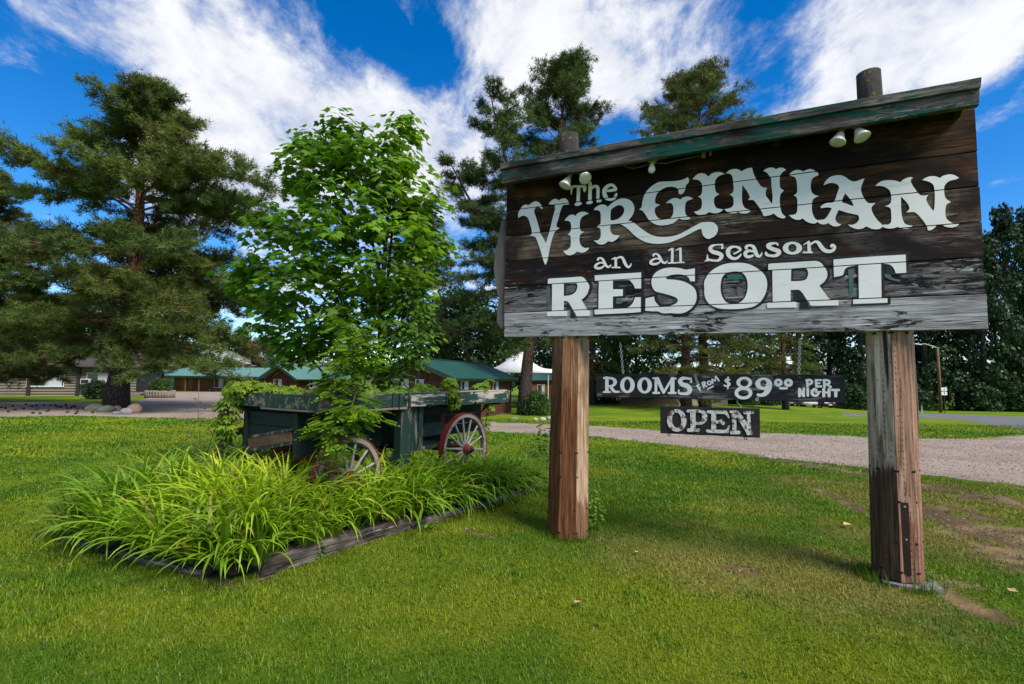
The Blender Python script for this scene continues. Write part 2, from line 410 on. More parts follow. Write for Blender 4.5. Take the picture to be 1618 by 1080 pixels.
DIRT_LINES = [([gp(1448, 800), gp(1500, 822), gp(1560, 850), gp(1618, 885), gp(1760, 950)], 0.26),
              ([gp(1448, 766), gp(1540, 782), gp(1640, 800)], 0.28),
              ([gp(1180, 716), gp(1290, 736), gp(1380, 752)], 0.22),
              ([gp(1290, 772), gp(1330, 790), gp(1372, 812)], 0.07),
              ([gp(1500, 800), gp(1640, 850)], 0.16),
              ([gp(1060, 706), gp(1180, 720)], 0.10),
              ([gp(1470, 915), gp(1520, 950), gp(1575, 972)], 0.10),
              ([gp(1460, 905), gp(1540, 925)], 0.05),
              ([gp(1455, 985), gp(1475, 992)], 0.03),
              ([gp(1145, 893), gp(1190, 900)], 0.05),
              ([gp(740, 836), gp(775, 848)], 0.06),
              ([gp(920, 842), gp(945, 850)], 0.05),
              ([gp(150, 848), gp(380, 930)], 0.04),
              ([gp(380, 925), gp(470, 893)], 0.03),
              ([gp(150, 668), gp(220, 660)], 0.3)]
DRY = [(gp(1260, 905), 0.60, 0.75), (gp(1090, 875), 0.55, 0.6), (gp(1340, 930), 0.5, 0.6), (gp(1480, 790), 1.0, 0.8), (gp(1560, 860), 0.8, .7), (gp(1150, 840), 0.5, 0.3), (gp(1200, 800), 0.5, 0.3), (gp(1300, 760), 0.6, 0.6), (gp(1420, 770), 0.9, 0.7)]
def bare_mask(x, y):
    m = np.zeros(np.shape(x))
    wob = (fbm(x, y, 2.2, 3) - 0.5)*0.9 + (fbm(x, y, 9.0, 5) - 0.5)*0.8
    for pl, w in DIRT_LINES:
        d = poly_dist(x, y, pl)
        m = np.maximum(m, sstep(1.8, 0.45, d/w - wob*1.6))
    m = m*sstep(.30, .46, fbm(x, y, 6.5, 71)*.6 + fbm(x, y, 2.4, 73)*.4)
    return m
def dry_mask(x, y):
    m = np.zeros(np.shape(x)); wob = (fbm(x, y, 1.6, 11) - 0.5)*1.8
    for c, r, k in DRY:
        m = np.maximum(m, k*sstep(1.6, 0.2, np.hypot((x-c[0])/1.5, y-c[1])/r + wob))
    return np.clip(m*1.5, 0, 1)
def lawn_col(x, y):
    """albedo of the turf"""
    a = fbm(x, y, 0.55, 1)[..., None]; b = fbm(x, y, 2.6, 2)[..., None]; c = fbm(x*0.35 + y*0.1, y*1.6, 0.6, 8)[..., None]
    g1 = np.array([0.084, 0.164, 0.008]); g2 = np.array([0.182, 0.228, 0.011]); g3 = np.array([0.042, 0.130, 0.009])
    t = np.clip((a - 0.5)*2.6 + (b - 0.5)*1.5 + 0.5, 0, 1)
    col = g1*(1 - t) + g2*t
    s = np.clip((c - 0.55)*4.0, 0, 1)*0.7; col = col*(1 - s) + g3*s
    dry = dry_mask(x, y)[..., None]; col = col*(1 - 0.7*dry) + np.array([0.25, 0.205, 0.055])*0.7*dry
    return col
DIRT_C = np.array([0.098, 0.060, 0.034])

def build_ground():
    def axis(segs):
        out = []
        for a, b, st in segs:
            n = max(1, int(round((b - a)/st))); out += list(np.linspace(a, b, n, endpoint=False))
        out.append(segs[-1][1]); return np.array(out)
    xs = axis([(-900, -200, 70), (-200, -60, 10), (-60, -14, 1.6), (-14, -7, 0.35), (-7, 9, 0.085), (9, 16, 0.35), (16, 80, 1.6), (80, 240, 10), (240, 900, 70)])
    ys = axis([(-60, -8, 8), (-8, 1.6, 0.8), (1.6, 12.5, 0.085), (12.5, 24, 0.4), (24, 80, 1.4), (80, 200, 8), (200, 1200, 60)])
    X, Y = np.meshgrid(xs, ys); Z = T(X, Y)
    fine = (X > -7) & (X < 9) & (Y > 1.6) & (Y < 12.5)
    Z = Z + np.where(fine, (fbm(X, Y, 1.7, 21) - 0.5)*0.05 + (fbm(X, Y, 8.0, 23) - 0.5)*0.012, 0)
    bm_ = bare_mask(X, Y); Z = Z - 0.018*bm_*fine
    col = lawn_col(X, Y)*np.where(fine, 0.62, 0.95)[..., None]
    var = fbm(X, Y, 6.0, 31)[..., None]
    dirt = DIRT_C*(0.6 + 0.9*var) + np.array([0.10, 0.075, 0.035])*sstep(0.52, 0.66, fbm(X, Y, 3.1, 37))[..., None]
    col = col*(1 - bm_[..., None]) + dirt*bm_[..., None]
    far = sstep(120, 260, np.hypot(X, Y))[..., None]; col = col*(1 - far) + np.array([0.09, 0.10, 0.04])*far
    V = np.stack([X, Y, Z], -1).reshape(-1, 3); ny, nx = X.shape
    i = np.arange(nx*ny).reshape(ny, nx)
    Q = np.stack([i[:-1, :-1], i[:-1, 1:], i[1:, 1:], i[1:, :-1]], -1).reshape(-1, 4)
    m, nt, b = new_mat('turf')
    a = N(nt, 'ShaderNodeVertexColor', layer_name='Col')
    v = coords(nt); f = noise(nt, v, 38.0, 6.0, 0.7); f2 = noise(nt, v, 5.0, 4.0)
    c = MIX(nt, 1.0, a.outputs[0], RAMP(nt, f, [(0.3, (0.62, 0.62, 0.62)), (0.7, (1.3, 1.3, 1.25))]), 'MULTIPLY')
    c = MIX(nt, 1.0, c, RAMP(nt, f2, [(0.3, (0.85, 0.88, 0.85)), (0.7, (1.12, 1.1, 1.05))]), 'MULTIPLY')
    nt.links.new(c, b.inputs['Base Color']); b.inputs['Roughness'].default_value = 0.95; b.inputs['Specular IOR Level'].default_value = 0.1
    bump(nt, b, f, 0.7, 0.02)
    o = link('lawn', mesh_from('lawn', V, Q, m, True, col.reshape(-1, 3))); tag(o, kind='structure')
build_ground()

def sheet(name, P, lift, mat, step=0.5, jag=0.0, seed=0, gs=0.7, edge=0.03):
    """an irregular-edged sheet lying on the terrain"""
    from mathutils.geometry import delaunay_2d_cdt
    pts = []; n = len(P)
    for k in range(n):
        a, b = P[k], P[(k+1) % n]; L = np.hypot(*(b - a)); m = int(min(60, max(1, L/step)))
        for t in np.arange(m)/m: pts.append(a + (b - a)*t)
    pts = np.array(pts)
    if jag:
        pts = pts + np.stack([(fbm(pts[:, 0], pts[:, 1], 1.3, seed) - 0.5), (fbm(pts[:, 0], pts[:, 1], 1.3, seed + 9) - 0.5)], -1)*2*jag
    nb = len(pts); lo = P.min(0); hi = P.max(0)
    lo = np.maximum(lo, [-70, 0]); hi = np.minimum(hi, [90, 110])
    gx, gy = np.meshgrid(np.arange(lo[0], hi[0], gs), np.arange(lo[1], hi[1], gs)); gx = gx.ravel(); gy = gy.ravel()
    k = in_poly(gx, gy, pts); inner = np.stack([gx[k], gy[k]], -1)
    allp = [Vector(map(float, p)) for p in np.concatenate([pts, inner])]
    r = delaunay_2d_cdt(allp, [(i, (i+1) % nb) for i in range(nb)], [list(range(nb))], 1, 1e-4)
    va = np.array([(v.x, v.y) for v in r[0]]); dm = poly_dist(va[:, 0], va[:, 1], list(pts) + [pts[0]])
    V = [(x, y, float(T(x, y)) + (lift if d > .02 else -edge)) for (x, y), d in zip(va, dm)]
    bm = MB().add(V, [list(f) for f in r[2]])
    return tag(bm.build(name, mat), kind='structure')

def mat_gravel(name, c1, c2, c3, sc=55.0):
    m, nt, b = new_mat(name); v = coords(nt)
    f = noise(nt, v, sc, 5.0, 0.75); big = noise(nt, v, 0.45, 5.0, 0.6, 0.4)
    vo = N(nt, 'ShaderNodeTexVoronoi', ins={'Scale': sc*0.9}); nt.links.new(v, vo.inputs['Vector'])
    c = RAMP(nt, f, [(0.3, c1), (0.5, c2), (0.72, c3)])
    c = MIX(nt, MATH(nt, 'MULTIPLY', smooth_map(nt, big, .4, .7), 0.5), c, tuple(k*0.75 for k in c1))
    c = MIX(nt, MATH(nt, 'MULTIPLY', smooth_map(nt, vo.outputs['Distance'], 0.35, 0.1), 0.35), c, c3)
    nt.links.new(c, b.inputs['Base Color']); b.inputs['Roughness'].default_value = 0.95
    bump(nt, b, MATH(nt, 'ADD', f, vo.outputs['Distance']), 0.8, 0.02); return m
M_GRAVEL = mat_gravel('gravel', (0.165, 0.118, 0.084), (0.290, 0.220, 0.168), (0.48, 0.40, 0.325), 30.0)
M_ASPHALT = mat_gravel('asphalt', (0.115, 0.11, 0.11), (0.155, 0.15, 0.15), (0.21, 0.205, 0.20), 90.0)
sheet('driveway', DRIVE, 0.022, M_GRAVEL, 0.4, 0.16, 3)
sheet('parking_area', PARK, 0.030, M_GRAVEL, 0.8, 0.2, 5, 1.2, -.03)
sheet('road', ROAD, 0.022, M_ASPHALT, 1.0, 0.05, 8, 1.2, .0)

def build_bed():
    n = 40; V = []; 
    for j in range(n+1):
        for i in range(n+1):
            u, v = i/n, j/n
            p = BED_F*(1-u)*(1-v) + BED_R*u*(1-v) + BED_L*(1-u)*v + BED_B*u*v
            e = min(u, 1-u, v, 1-v)
            z = float(T(*p)) + (0.02 + 0.09*float(sstep(0, 0.08, e)) + 0.03*float(fbm(p[0], p[1], 3, 2)))
            V.append((p[0], p[1], z))
    i = np.arange((n+1)**2).reshape(n+1, n+1)
    Q = np.stack([i[:-1, :-1], i[:-1, 1:], i[1:, 1:], i[1:, :-1]], -1).reshape(-1, 4)
    m = mat_plain('bed_soil', (0.045, 0.028, 0.018), (0.018, 0.011, 0.008), 30.0, 0.95, 0.8)
    tag(link('soil_bed', mesh_from('soil_bed', V, Q, m, True)), kind='structure')
build_bed()
def bed_z(x, y): return float(T(x, y)) + 0.11

# ---- mown grass blades
def build_grass():
    rng = np.random.default_rng(3); Vs = []; Cs = []
    zones = [(2.15, 3.6, 7600, 0.0034, 0.027), (3.6, 6.0, 4800, 0.0046, 0.029), (6.0, 9.5, 1900, 0.0078, 0.034), (9.5, 15.0, 620, 0.014, 0.045), (15, 26, 150, 0.026, 0.055)]
    for y0, y1, dens, wd, ht in zones:
        xm0 = -1.16*y1 - 0.7; xm1 = 1.16*y1 + 0.9
        n = int((y1 - y0)*(xm1 - xm0)*dens)
        x = rng.uniform(xm0, xm1, n); y = rng.uniform(y0, y1, n)
        k = (np.abs(x) < 1.13*y + 0.7); x, y = x[k], y[k]
        bare = bare_mask(x, y); k = rng.random(len(x)) > bare*1.05
        clump = fbm(x, y, 7.0, 41); k &= rng.random(len(x)) < 0.45 + 1.1*clump
        k &= ~in_poly(x, y, DRIVE) & ~in_poly(x, y, BED) & ~in_poly(x, y, PARK)
        for p, r in ((POST_L, 0.18), (POST_R, 0.17)): k &= np.hypot(x-p.x, y-p.y) > r
        x, y = x[k], y[k]; n = len(x); clump = clump[k]
        z = T(x, y) - 0.004 + np.where(y < 12.5, (fbm(x, y, 1.7, 21) - 0.5)*0.05 + (fbm(x, y, 8.0, 23) - 0.5)*0.012, 0)
        base = lawn_col(x, y)
        tuft = sstep(0.60, 0.76, fbm(x, y, 2.3, 51))
        h = ht*rng.uniform(0.55, 1.25, n)*(0.75 + 0.5*clump)*(1 + 0.5*tuft); az = rng.uniform(0, 6.283, n); lean = rng.uniform(0.1, 1.0, n)
        w = wd*rng.uniform(0.7, 1.3, n)
        dx, dy = np.cos(az), np.sin(az)
        P0 = np.stack([x - dy*w, y + dx*w, z], -1); P1 = np.stack([x + dy*w, y - dx*w, z], -1)
        P2 = np.stack([x + dx*h*lean, y + dy*h*lean, z + h], -1)
        Vs.append(np.stack([P0, P1, P2], 1).reshape(-1, 3))
        c = base*rng.uniform(0.55, 1.5, (n, 1)); s = rng.random(n) < 0.045
        c[s] = np.array([0.30, 0.27, 0.10])*rng.uniform(0.6, 1.2, (s.sum(), 1))
        c = c*(1 - 0.22*tuft[:, None]*np.array([1.0, 0.2, 0.6]))
        C3 = np.repeat(c[:, None], 3, 1)
        Cs.append(C3.reshape(-1, 3))
    # untrimmed tufts where the mower cannot reach
    for p, r0, r1, n in ((POST_L, .21, .30, 420), (POST_R, .17, .30, 900)):
        a = rng.uniform(0, 6.283, n); r = rng.uniform(r0, r1, n); x = p.x + np.cos(a)*r; y = p.y + np.sin(a)*r; z = T(x, y) - .01
        k = fbm(x, y, 9.0, 81) > .42; x, y, z = x[k], y[k], z[k]; n = len(x); h = rng.uniform(.05, .13, n); az = rng.uniform(0, 6.283, n); dx, dy = np.cos(az), np.sin(az); w = .0035; le = rng.uniform(.1, .7, n)
        Vs.append(np.stack([np.stack([x - dy*w, y + dx*w, z], -1), np.stack([x + dy*w, y - dx*w, z], -1), np.stack([x + dx*h*le, y + dy*h*le, z + h], -1)], 1).reshape(-1, 3)); Cs.append(np.repeat(np.array([.075, .155, .010])[None]*rng.uniform(.6, 1.4, (n, 1)), 3, 0))
    V = np.concatenate(Vs); C = np.concatenate(Cs)
    Fc = np.arange(len(V)).reshape(-1, 3)
    m = mat_leaf('grass_blade', 0.6, 0.30, 0.15)
    o = link('lawn_grass', mesh_from('lawn_grass', V, Fc, m, False, C))
    tag(o, 'short mown green grass covering the lawn', 'grass', kind='stuff')
    print('grass tris', len(Fc))
build_grass()
# ------------------------------------------------------------------ the big sign
SDX = Vector((POST_R.x - POST_L.x, POST_R.y - POST_L.y, 0)).normalized()      # along the board
SDY = Vector((-SDX.y, SDX.x, 0))                                              # away from the viewer
SIGN_O = Vector((POST_L.x, POST_L.y, 0))
SIGN_ROT = math.atan2(SDX.y, SDX.x)
FACE = -0.20                                                                  # face of the boards, in front of the post axes
def S(px, py, off=FACE):
    """pixel -> sign-local (x, z) on the vertical plane y=off"""
    d = ray(px, py); o = Vector((0, 0, EYE))
    t = (off - (o - SIGN_O).dot(SDY))/d.dot(SDY); p = o + d*t - SIGN_O
    return (p.dot(SDX), p.z)
SIGN = thing('resort_sign', 'large weathered plank sign with white painted western lettering on two clad posts', 'sign', SIGN_O, SIGN_ROT)

M_CAPG = mat_wood('sign_roof_paint', (0.185, 0.165, 0.150), (0.040, 0.034, 0.031), 0, 15, patch=(0.010, 0.060, 0.046), patch_lo=0.50, patch_hi=0.54, patch_scale=3.0, seed=4.0, bmp=.8)
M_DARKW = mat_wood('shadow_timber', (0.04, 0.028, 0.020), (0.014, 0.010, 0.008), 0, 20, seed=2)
K9 = (.008, .007, .007)
BOARD_M = [
    mat_board('board_top', (.125, .052, .019), (.046, .020, .009), (.012, .007, .005), K9, .66, 1.3, None, .6, .36, .56),
    mat_board('board_second', (.150, .062, .022), (.062, .026, .011), (.016, .009, .006), K9, .66, 3.1, None, .6, .40, .60),
    mat_board('board_third', (.260, .185, .125), (.120, .082, .056), (.026, .017, .012), K9, .64, 5.2, (.27, .22, .18), .62, .42, .60),
    mat_board('board_fourth', (.185, .155, .142), (.068, .054, .049), (.014, .011, .010), (.030, .009, .006), .58, 7.7, (.24, .22, .21), .63, .40, .60),
    mat_board('board_fifth', (.300, .275, .265), (.135, .118, .112), (.034, .028, .027), K9, .585, 9.1, (.40, .385, .38), .60, .47, .68),
    mat_board('board_bottom', (.500, .485, .485), (.285, .268, .265), (.085, .075, .073), (.014, .012, .012), .60, 11.4, (.60, .59, .59), .60, .50, .72)]
M_CAPG = mat_board('sign_roof_paint', (.235, .205, .185), (.100, .084, .076), (.026, .021, .019), (.008, .062, .047), .555, 4.0, None, .6, .44, .64)
# board edges (left pixel, right pixel), top to bottom
EDGE = [((801, 286), (1536, 170)), ((800, 333), (1541, 239)), ((799, 372.5), (1544, 294)), ((798, 412.7), (1547, 350)), ((797, 453), (1551, 406)), ((796.5, 494), (1554, 464)), ((796, 533), (1560, 520))]
SEAMS = []
for i, (a, b) in enumerate(EDGE): SEAMS.append((S(*a), S(*b)))
rb = random.Random(5)
for i in range(6):
    (xl, zl), (xr, zr) = SEAMS[i]; (xl2, zl2), (xr2, zr2) = SEAMS[i+1]
    g = 0.0035; n = 26; off = FACE + rb.uniform(-0.0012, 0.0012); th = 0.042
    xl_, xr_ = (xl + xl2)/2 + rb.uniform(-.006, .006), (xr + xr2)/2 + 0.012 + rb.uniform(-.004, .004)
    top, bot = [], []
    for k in range(n+1):
        t = k/n; x = xl_ + (xr_ - xl_)*t
        zt = zl + (zr - zl)*t - g + (rb.uniform(-.002, .002) if i else 0); zb = zl2 + (zr2 - zl2)*t + g + rb.uniform(-.002, .002)
        top.append((x, zt)); bot.append((x, zb))
    mb = MB(); V = []; Fc = []
    e = 0.004
    for (xt, zt), (xb, zb) in zip(top, bot):
        V += [(xt, off + e, zt), (xt, off, zt - e), (xb, off, zb + e), (xb, off + e, zb), (xb, off + th, zb), (xt, off + th, zt)]
    for k in range(n):
        for q in range(6): Fc.append((k*6 + q, k*6 + (q+1) % 6, (k+1)*6 + (q+1) % 6, (k+1)*6 + q))
    Fc += [list(range(6)), [n*6 + q for q in range(6)][::-1]]
    mb.add(V, Fc); mb.build('board', BOARD_M[i], SIGN)
# rear battens that carry the boards (dark through the joints)
zt = (SEAMS[0][0][1] + SEAMS[0][1][1])/2; zb = (SEAMS[6][0][1] + SEAMS[6][1][1])/2
XL, XR = SEAMS[3][0][0], SEAMS[3][1][0]
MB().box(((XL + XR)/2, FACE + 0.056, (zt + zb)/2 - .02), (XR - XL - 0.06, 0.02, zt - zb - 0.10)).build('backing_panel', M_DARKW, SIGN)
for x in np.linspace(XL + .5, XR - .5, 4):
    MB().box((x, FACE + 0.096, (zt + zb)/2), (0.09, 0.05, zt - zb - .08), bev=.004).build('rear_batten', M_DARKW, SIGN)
# wavy live-edge slab fixed at the left end
sl = [(797, 345), (792, 350), (788, 372), (783, 395), (780, 420), (783, 450), (788, 470), (786, 490), (785, 508), (793, 520), (799, 512), (801, 420)]
mbp = MB(); mbp.prism([S(x, y, FACE + .02) for x, y in sl][::-1], 0.05, o=(0, FACE + .02, 0))
mbp.build('live_edge_slab', mat_wood('slab_wood', (0.22, 0.19, 0.165), (0.075, 0.06, 0.05), 2, 16, seed=6), SIGN)

# ---- roof over the boards
RO = FACE - 0.24                                     # plane of the fascia
def line3(name, pa, pb, pc, pd, off, th, mat, n=18, jit=.0018, bev=.006):
    """beam whose front face is the quad pa(top left) pb(top right) pc(bottom right) pd(bottom left) on plane y=off"""
    a, b, c, d = (S(*p, off) for p in (pa, pb, pc, pd)); V = []; Fc = []
    for k in range(n+1):
        t = k/n; j = lambda: rb.uniform(-jit, jit)
        tx, tz = a[0] + (b[0]-a[0])*t, a[1] + (b[1]-a[1])*t + j(); bx_, bz = d[0] + (c[0]-d[0])*t, d[1] + (c[1]-d[1])*t + j()
        V += [(tx, off + bev, tz), (tx, off, tz - bev), (bx_, off, bz + bev), (bx_, off + bev, bz), (bx_, off + th, bz), (tx, off + th, tz)]
    for k in range(n):
        for q in range(6): Fc.append((k*6 + q, k*6 + (q+1) % 6, (k+1)*6 + (q+1) % 6, (k+1)*6 + q))
    Fc += [list(range(6)), [n*6 + q for q in range(6)][::-1]]
    return MB().add(V, Fc).build(name, mat, SIGN)
line3('roof_cap', (790, 257.5), (1551, 121), (1550, 137.5), (790.5, 267), RO - .022, 0.60, M_CAPG)
line3('fascia_board', (793, 268.5), (1548, 139), (1547, 165), (793, 290), RO, 0.045, M_CAPG)
line3('rear_fascia', (800, 268), (1548, 139), (1547, 165), (800, 288), RO + .50, 0.04, M_CAPG)
ca, cb = S(800, 270, FACE), S(1540, 143, FACE)
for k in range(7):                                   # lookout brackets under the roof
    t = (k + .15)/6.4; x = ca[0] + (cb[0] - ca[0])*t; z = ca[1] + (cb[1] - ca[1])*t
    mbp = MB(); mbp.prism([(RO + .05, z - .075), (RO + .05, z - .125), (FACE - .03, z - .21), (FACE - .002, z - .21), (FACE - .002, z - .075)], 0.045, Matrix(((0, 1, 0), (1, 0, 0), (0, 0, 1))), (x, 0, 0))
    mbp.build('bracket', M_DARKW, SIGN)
# broken end of a pale nailed block under the fascia
bx0 = S(1112, 243, FACE - .12)
for dx, dz, s in ((0, 0, .034), (.06, .012, .022)):
    MB().box((bx0[0] + dx, FACE - .12, bx0[1] + dz), (s, .05, .062), Matrix.Rotation(.15, 3, 'Y'), .003).build('nailed_block', mat_wood('pale_block', (.34, .26, .19), (.14, .10, .07), 2, 20, seed=2), SIGN)

# ---- posts: round log behind the boards, clad below with staves
M_LOG = mat_bark('log_post', (0.075, 0.058, 0.044), (0.030, 0.023, 0.018), 9)
def post(base, topc, w_base, w_top, log_px, log_w, mat_of, label):
    x0, z0 = base; x1, z1 = topc
    pt = link('post', None, SIGN); pt.location = (x0, 0, z0); tag(pt, label)
    n = 8; R0, R1 = w_base/2/math.cos(math.pi/n)*1.0, w_top/2/math.cos(math.pi/n)
    for k in range(n):
        a0 = 2*math.pi*(k - .5)/n + math.pi/8*0.6; a1 = a0 + 2*math.pi/n; g = 0.010
        V = []
        for (x, z, R) in ((0, 0, R0), (x1 - x0, z1 - z0, R1)):
            for (a, r) in ((a0 + g, R), (a1 - g, R), (a1 - g, R - .045), (a0 + g, R - .045)):
                V.append((x + math.cos(a)*r, math.sin(a)*r, z))
        b = MB().add(V, [(0, 3, 2, 1), (4, 5, 6, 7), (0, 1, 5, 4), (1, 2, 6, 5), (2, 3, 7, 6), (3, 0, 4, 7)])
        o = b.build('stave', mat_of(math.degrees((a0 + a1)/2) % 360, k), pt)
        # bolts
        am = (a0 + a1)/2
        for hz, off in BOLT_ROWS:
            t = hz/(z1 - z0)
            if hz < 0: t = 1 + hz/(z1 - z0)
            R = (R0 + (R1 - R0)*t)*math.cos(math.pi/n); cx = (x1 - x0)*t
            for s in off:
                aa = am + s*0.5*math.pi/n
                d = Vector((math.cos(am), math.sin(am), 0)); q = Vector((-math.sin(am), math.cos(am), 0))
                p = Vector((cx, 0, (z1 - z0)*t)) + d*R + q*(s*R*0.35)
                MB().lathe([(0.0105, -.012), (0.0105, .002), (0.006, .005)], p, d, 8).build('bolt', M_BOLT, pt)
    core = MB(); core.tube([(0, 0, -.05), (x1 - x0, 0, z1 - z0 - .01)], [R0 - .05, R1 - .05], 12); core.build('post_core', M_LOG, pt)
    lx, lz = log_px
    lg = MB(); lr = log_w/2; rr = random.Random(3)
    zs = np.linspace(0, 1, 9); lg.tube([(x1 - x0 + (lx - x1)*t, .10*min(1, t*4), (z1 - z0) + (lz - z1)*t - .3*(1 - t)) for t in zs], [lr*(1.03 + rr.uniform(-.03, .03)) for t in zs], 14)
    lg.build('log_top', M_LOGTOP, pt, True)
    return pt
BOLT_ROWS = [(0.075, (-1, 1)), (0.86, (-1, 1)), (-0.045, (-1, 1)), (0.30, (1,)), (0.62, (-1,))]
M_BOLT = mat_plain('bolt_iron', (0.03, 0.026, 0.024), (0.012, 0.010, 0.009), 40, 0.6, 0.2, 0.6)
m, nt, b = new_mat('mossy_log'); v = coords(nt, (1, 1, .3)); f = noise(nt, v, 12, 6, .7); mo = noise(nt, coords(nt), 9, 6, .7)
c = RAMP(nt, f, [(0.3, (0.008, 0.006, 0.005)), (0.7, (0.036, 0.028, 0.022))]); c = MIX(nt, smooth_map(nt, mo, .56, .62), c, (0.095, 0.088, 0.012))
nt.links.new(c, b.inputs[0]); b.inputs['Roughness'].default_value = .95; bump(nt, b, MATH(nt, 'ADD', f, mo), .9, .02); M_LOGTOP = m
def mat_stave(name, bleached, stained, split, seed, dots=False):
    """bleached above, dark oil stain soaking up from the ground to a ragged line"""
    m, nt, b = new_mat(name); v = coords(nt, (1, 1, .05), loc=(seed, seed, seed)); g = noise(nt, v, 34, 7, .65, .5); g2 = noise(nt, v, 11, 5, .6, .6)
    tc = N(nt, 'ShaderNodeTexCoord'); sp = N(nt, 'ShaderNodeSeparateXYZ'); nt.links.new(tc.outputs['Object'], sp.inputs[0])
    rag = noise(nt, coords(nt, (1, 1, .12), loc=(seed, 0, 0)), 26, 5, .7)
    lv = MATH(nt, 'ADD', sp.outputs[2], MATH(nt, 'MULTIPLY', MATH(nt, 'SUBTRACT', rag, .5), .42 if dots else .9))
    k = smooth_map(nt, lv, split + .05, split - .05)
    g3 = noise(nt, coords(nt, (1, 1, .035), loc=(seed*2, seed, 0)), 90, 6, .7, .3)
    gg = MATH(nt, 'ADD', MATH(nt, 'MULTIPLY', g, .5), MATH(nt, 'MULTIPLY', g3, .5)); g = gg
    hi = RAMP(nt, gg, [(.40, tuple(x*.45 for x in bleached[1])), (.50, bleached[1]), (.60, bleached[0])]); lo = RAMP(nt, gg, [(.40, tuple(x*.35 for x in stained[1])), (.50, stained[1]), (.60, stained[0])])
    pt_ = noise(nt, coords(nt, (1, 1, .25), loc=(seed, seed*2, 1)), 5, 5, .65); hi = MIX(nt, MATH(nt, 'MULTIPLY', smooth_map(nt, pt_, .5, .64), .7), hi, lo)
    c = MIX(nt, k, hi, lo); c = MIX(nt, smooth_map(nt, g2, .60, .68), c, tuple(x*.4 for x in stained[1]))
    h = g
    if dots:
        vo = N(nt, 'ShaderNodeTexVoronoi', ins={'Scale': 38, 'Randomness': .25}); nt.links.new(coords(nt, (1, 1, .55)), vo.inputs['Vector'])
        dk = smooth_map(nt, vo.outputs['Distance'], .24, .16); c = MIX(nt, MATH(nt, 'MULTIPLY', dk, .55), c, (0.05, 0.025, 0.015)); h = MATH(nt, 'SUBTRACT', g, dk)
    nt.links.new(c, b.inputs[0]); b.inputs['Roughness'].default_value = .75; b.inputs['Specular IOR Level'].default_value = .3; bump(nt, b, h, .8, .008); return m
ML1 = [mat_stave('cedar_stave_%s' % 'abcd'[i], ((0.36, 0.19, 0.095), (0.20, 0.09, 0.04)), ((0.270, 0.098, 0.027), (0.120, 0.042, 0.013)), sp, 3.1*i) for i, sp in enumerate((1.62, 1.72, 1.50, 1.80))]
ML2 = mat_stave('sunlit_stave', ((0.60, 0.44, 0.30), (0.38, 0.235, 0.135)), ((0.30, 0.15, 0.075), (0.18, 0.09, 0.045)), .35, 4.4)  # paler copy for the right-hand facets: sunlight put into the wood colour
MR1 = [mat_stave('incised_stave_%s' % 'abc'[i], ((0.64, 0.49, 0.37), (0.43, 0.31, 0.22)), ((0.150, 0.078, 0.036), (0.062, 0.032, 0.017)), sp, 2.3*i + 1, True) for i, sp in enumerate((.88, .84, .90))]
MR2 = [mat_stave('red_stave_%s' % 'ab'[i], ((0.42, 0.27, 0.19), (0.30, 0.155, 0.095)), ((0.36, 0.20, 0.13), (0.20, 0.085, 0.045)), .5, 5.0 + i, True) for i in range(2)]
lt = S(902, 528, -.02); rt = S(1405, 519, -.02)
left_of = lambda ang, k: ML2 if (ang > 285 or ang < 45) else ML1[k % 4]
right_of = lambda ang, k: (MR2[0] if 315 > ang > 275 else MR2[1]) if (ang > 275 or ang < 45) else MR1[k % 3]
LX = S(899, 214, .10); RX = S(1372, 116, .10)
post((0, -0.005), lt, 0.415, 0.375, LX, .215, left_of, 'reddish cedar clad post')
pr = S(1419, 915, 0.0)
post((pr[0], 0.035), rt, 0.325, 0.295, RX, .185, right_of, 'bleached incised clad post with dark stained foot')
# dark proud plate standing in for a recess's shade, two screws, right post
zz0, zz1 = .06, .62
strip = link('recess_strip', None, SIGN); strip.location = (pr[0], 0, 0.035)
MB().box((0.02, -0.1655, (zz0 + zz1)/2), (0.052, .008, zz1 - zz0), Matrix.Rotation(math.radians(-2), 3, 'Z'), .002).build('recess_dark', mat_plain('strip_dark', (0.055, 0.012, 0.008), (0.012, 0.006, 0.005), 8, .45, .1), strip)
for z in (.33, .585):
    MB().lathe([(.009, 0), (.009, .004), (.004, .006)], (0.02, -.1695, z), (0, -1, 0), 10).build('screw', mat_plain('zinc', (.5, .5, .5), (.3, .3, .3), 30, .35, .1, .9), strip)
# cracked concrete pad under the right post
mbp = MB(); rr = random.Random(8)
ring = [(math.cos(a)*.215*rr.uniform(.9, 1.12), math.sin(a)*.20*rr.uniform(.9, 1.08)) for a in np.linspace(0, 2*math.pi, 11)[:-1]]
ring = [(max(-.17, min(.23, x*1.25)), max(-.20, min(.19, y*1.2))) for x, y in ring]
V = [(x + pr[0] + .03, y - .01, .034 + rr.uniform(-.03, 0)) for x, y in ring] + [(x*1.04 + pr[0] + .03, y*1.04 - .01, -.06) for x, y in ring]
mbp.add(V, [list(range(10))] + [(i, i + 10, (i+1) % 10 + 10, (i+1) % 10) for i in range(10)]).build('footing', mat_plain('concrete', (.21, .19, .165), (.10, .09, .078), 18, .9, .6), SIGN)
# thin electric cable hanging down behind the right post
pts = [S(x, y, .22) for x, y in ((1443, 528), (1444, 560), (1447, 600), (1450, 640), (1451, 680), (1449, 720), (1449, 741))]
pts = [(x, .22, z) for x, z in pts]; pts.append((pts[-1][0] - .07, .16, pts[-1][2] - .05))
MB().tube(pts, .006, 6).build('cable', mat_plain('cable_tan', (.19, .155, .105), (.12, .1, .07), 20, .6, 0), SIGN)

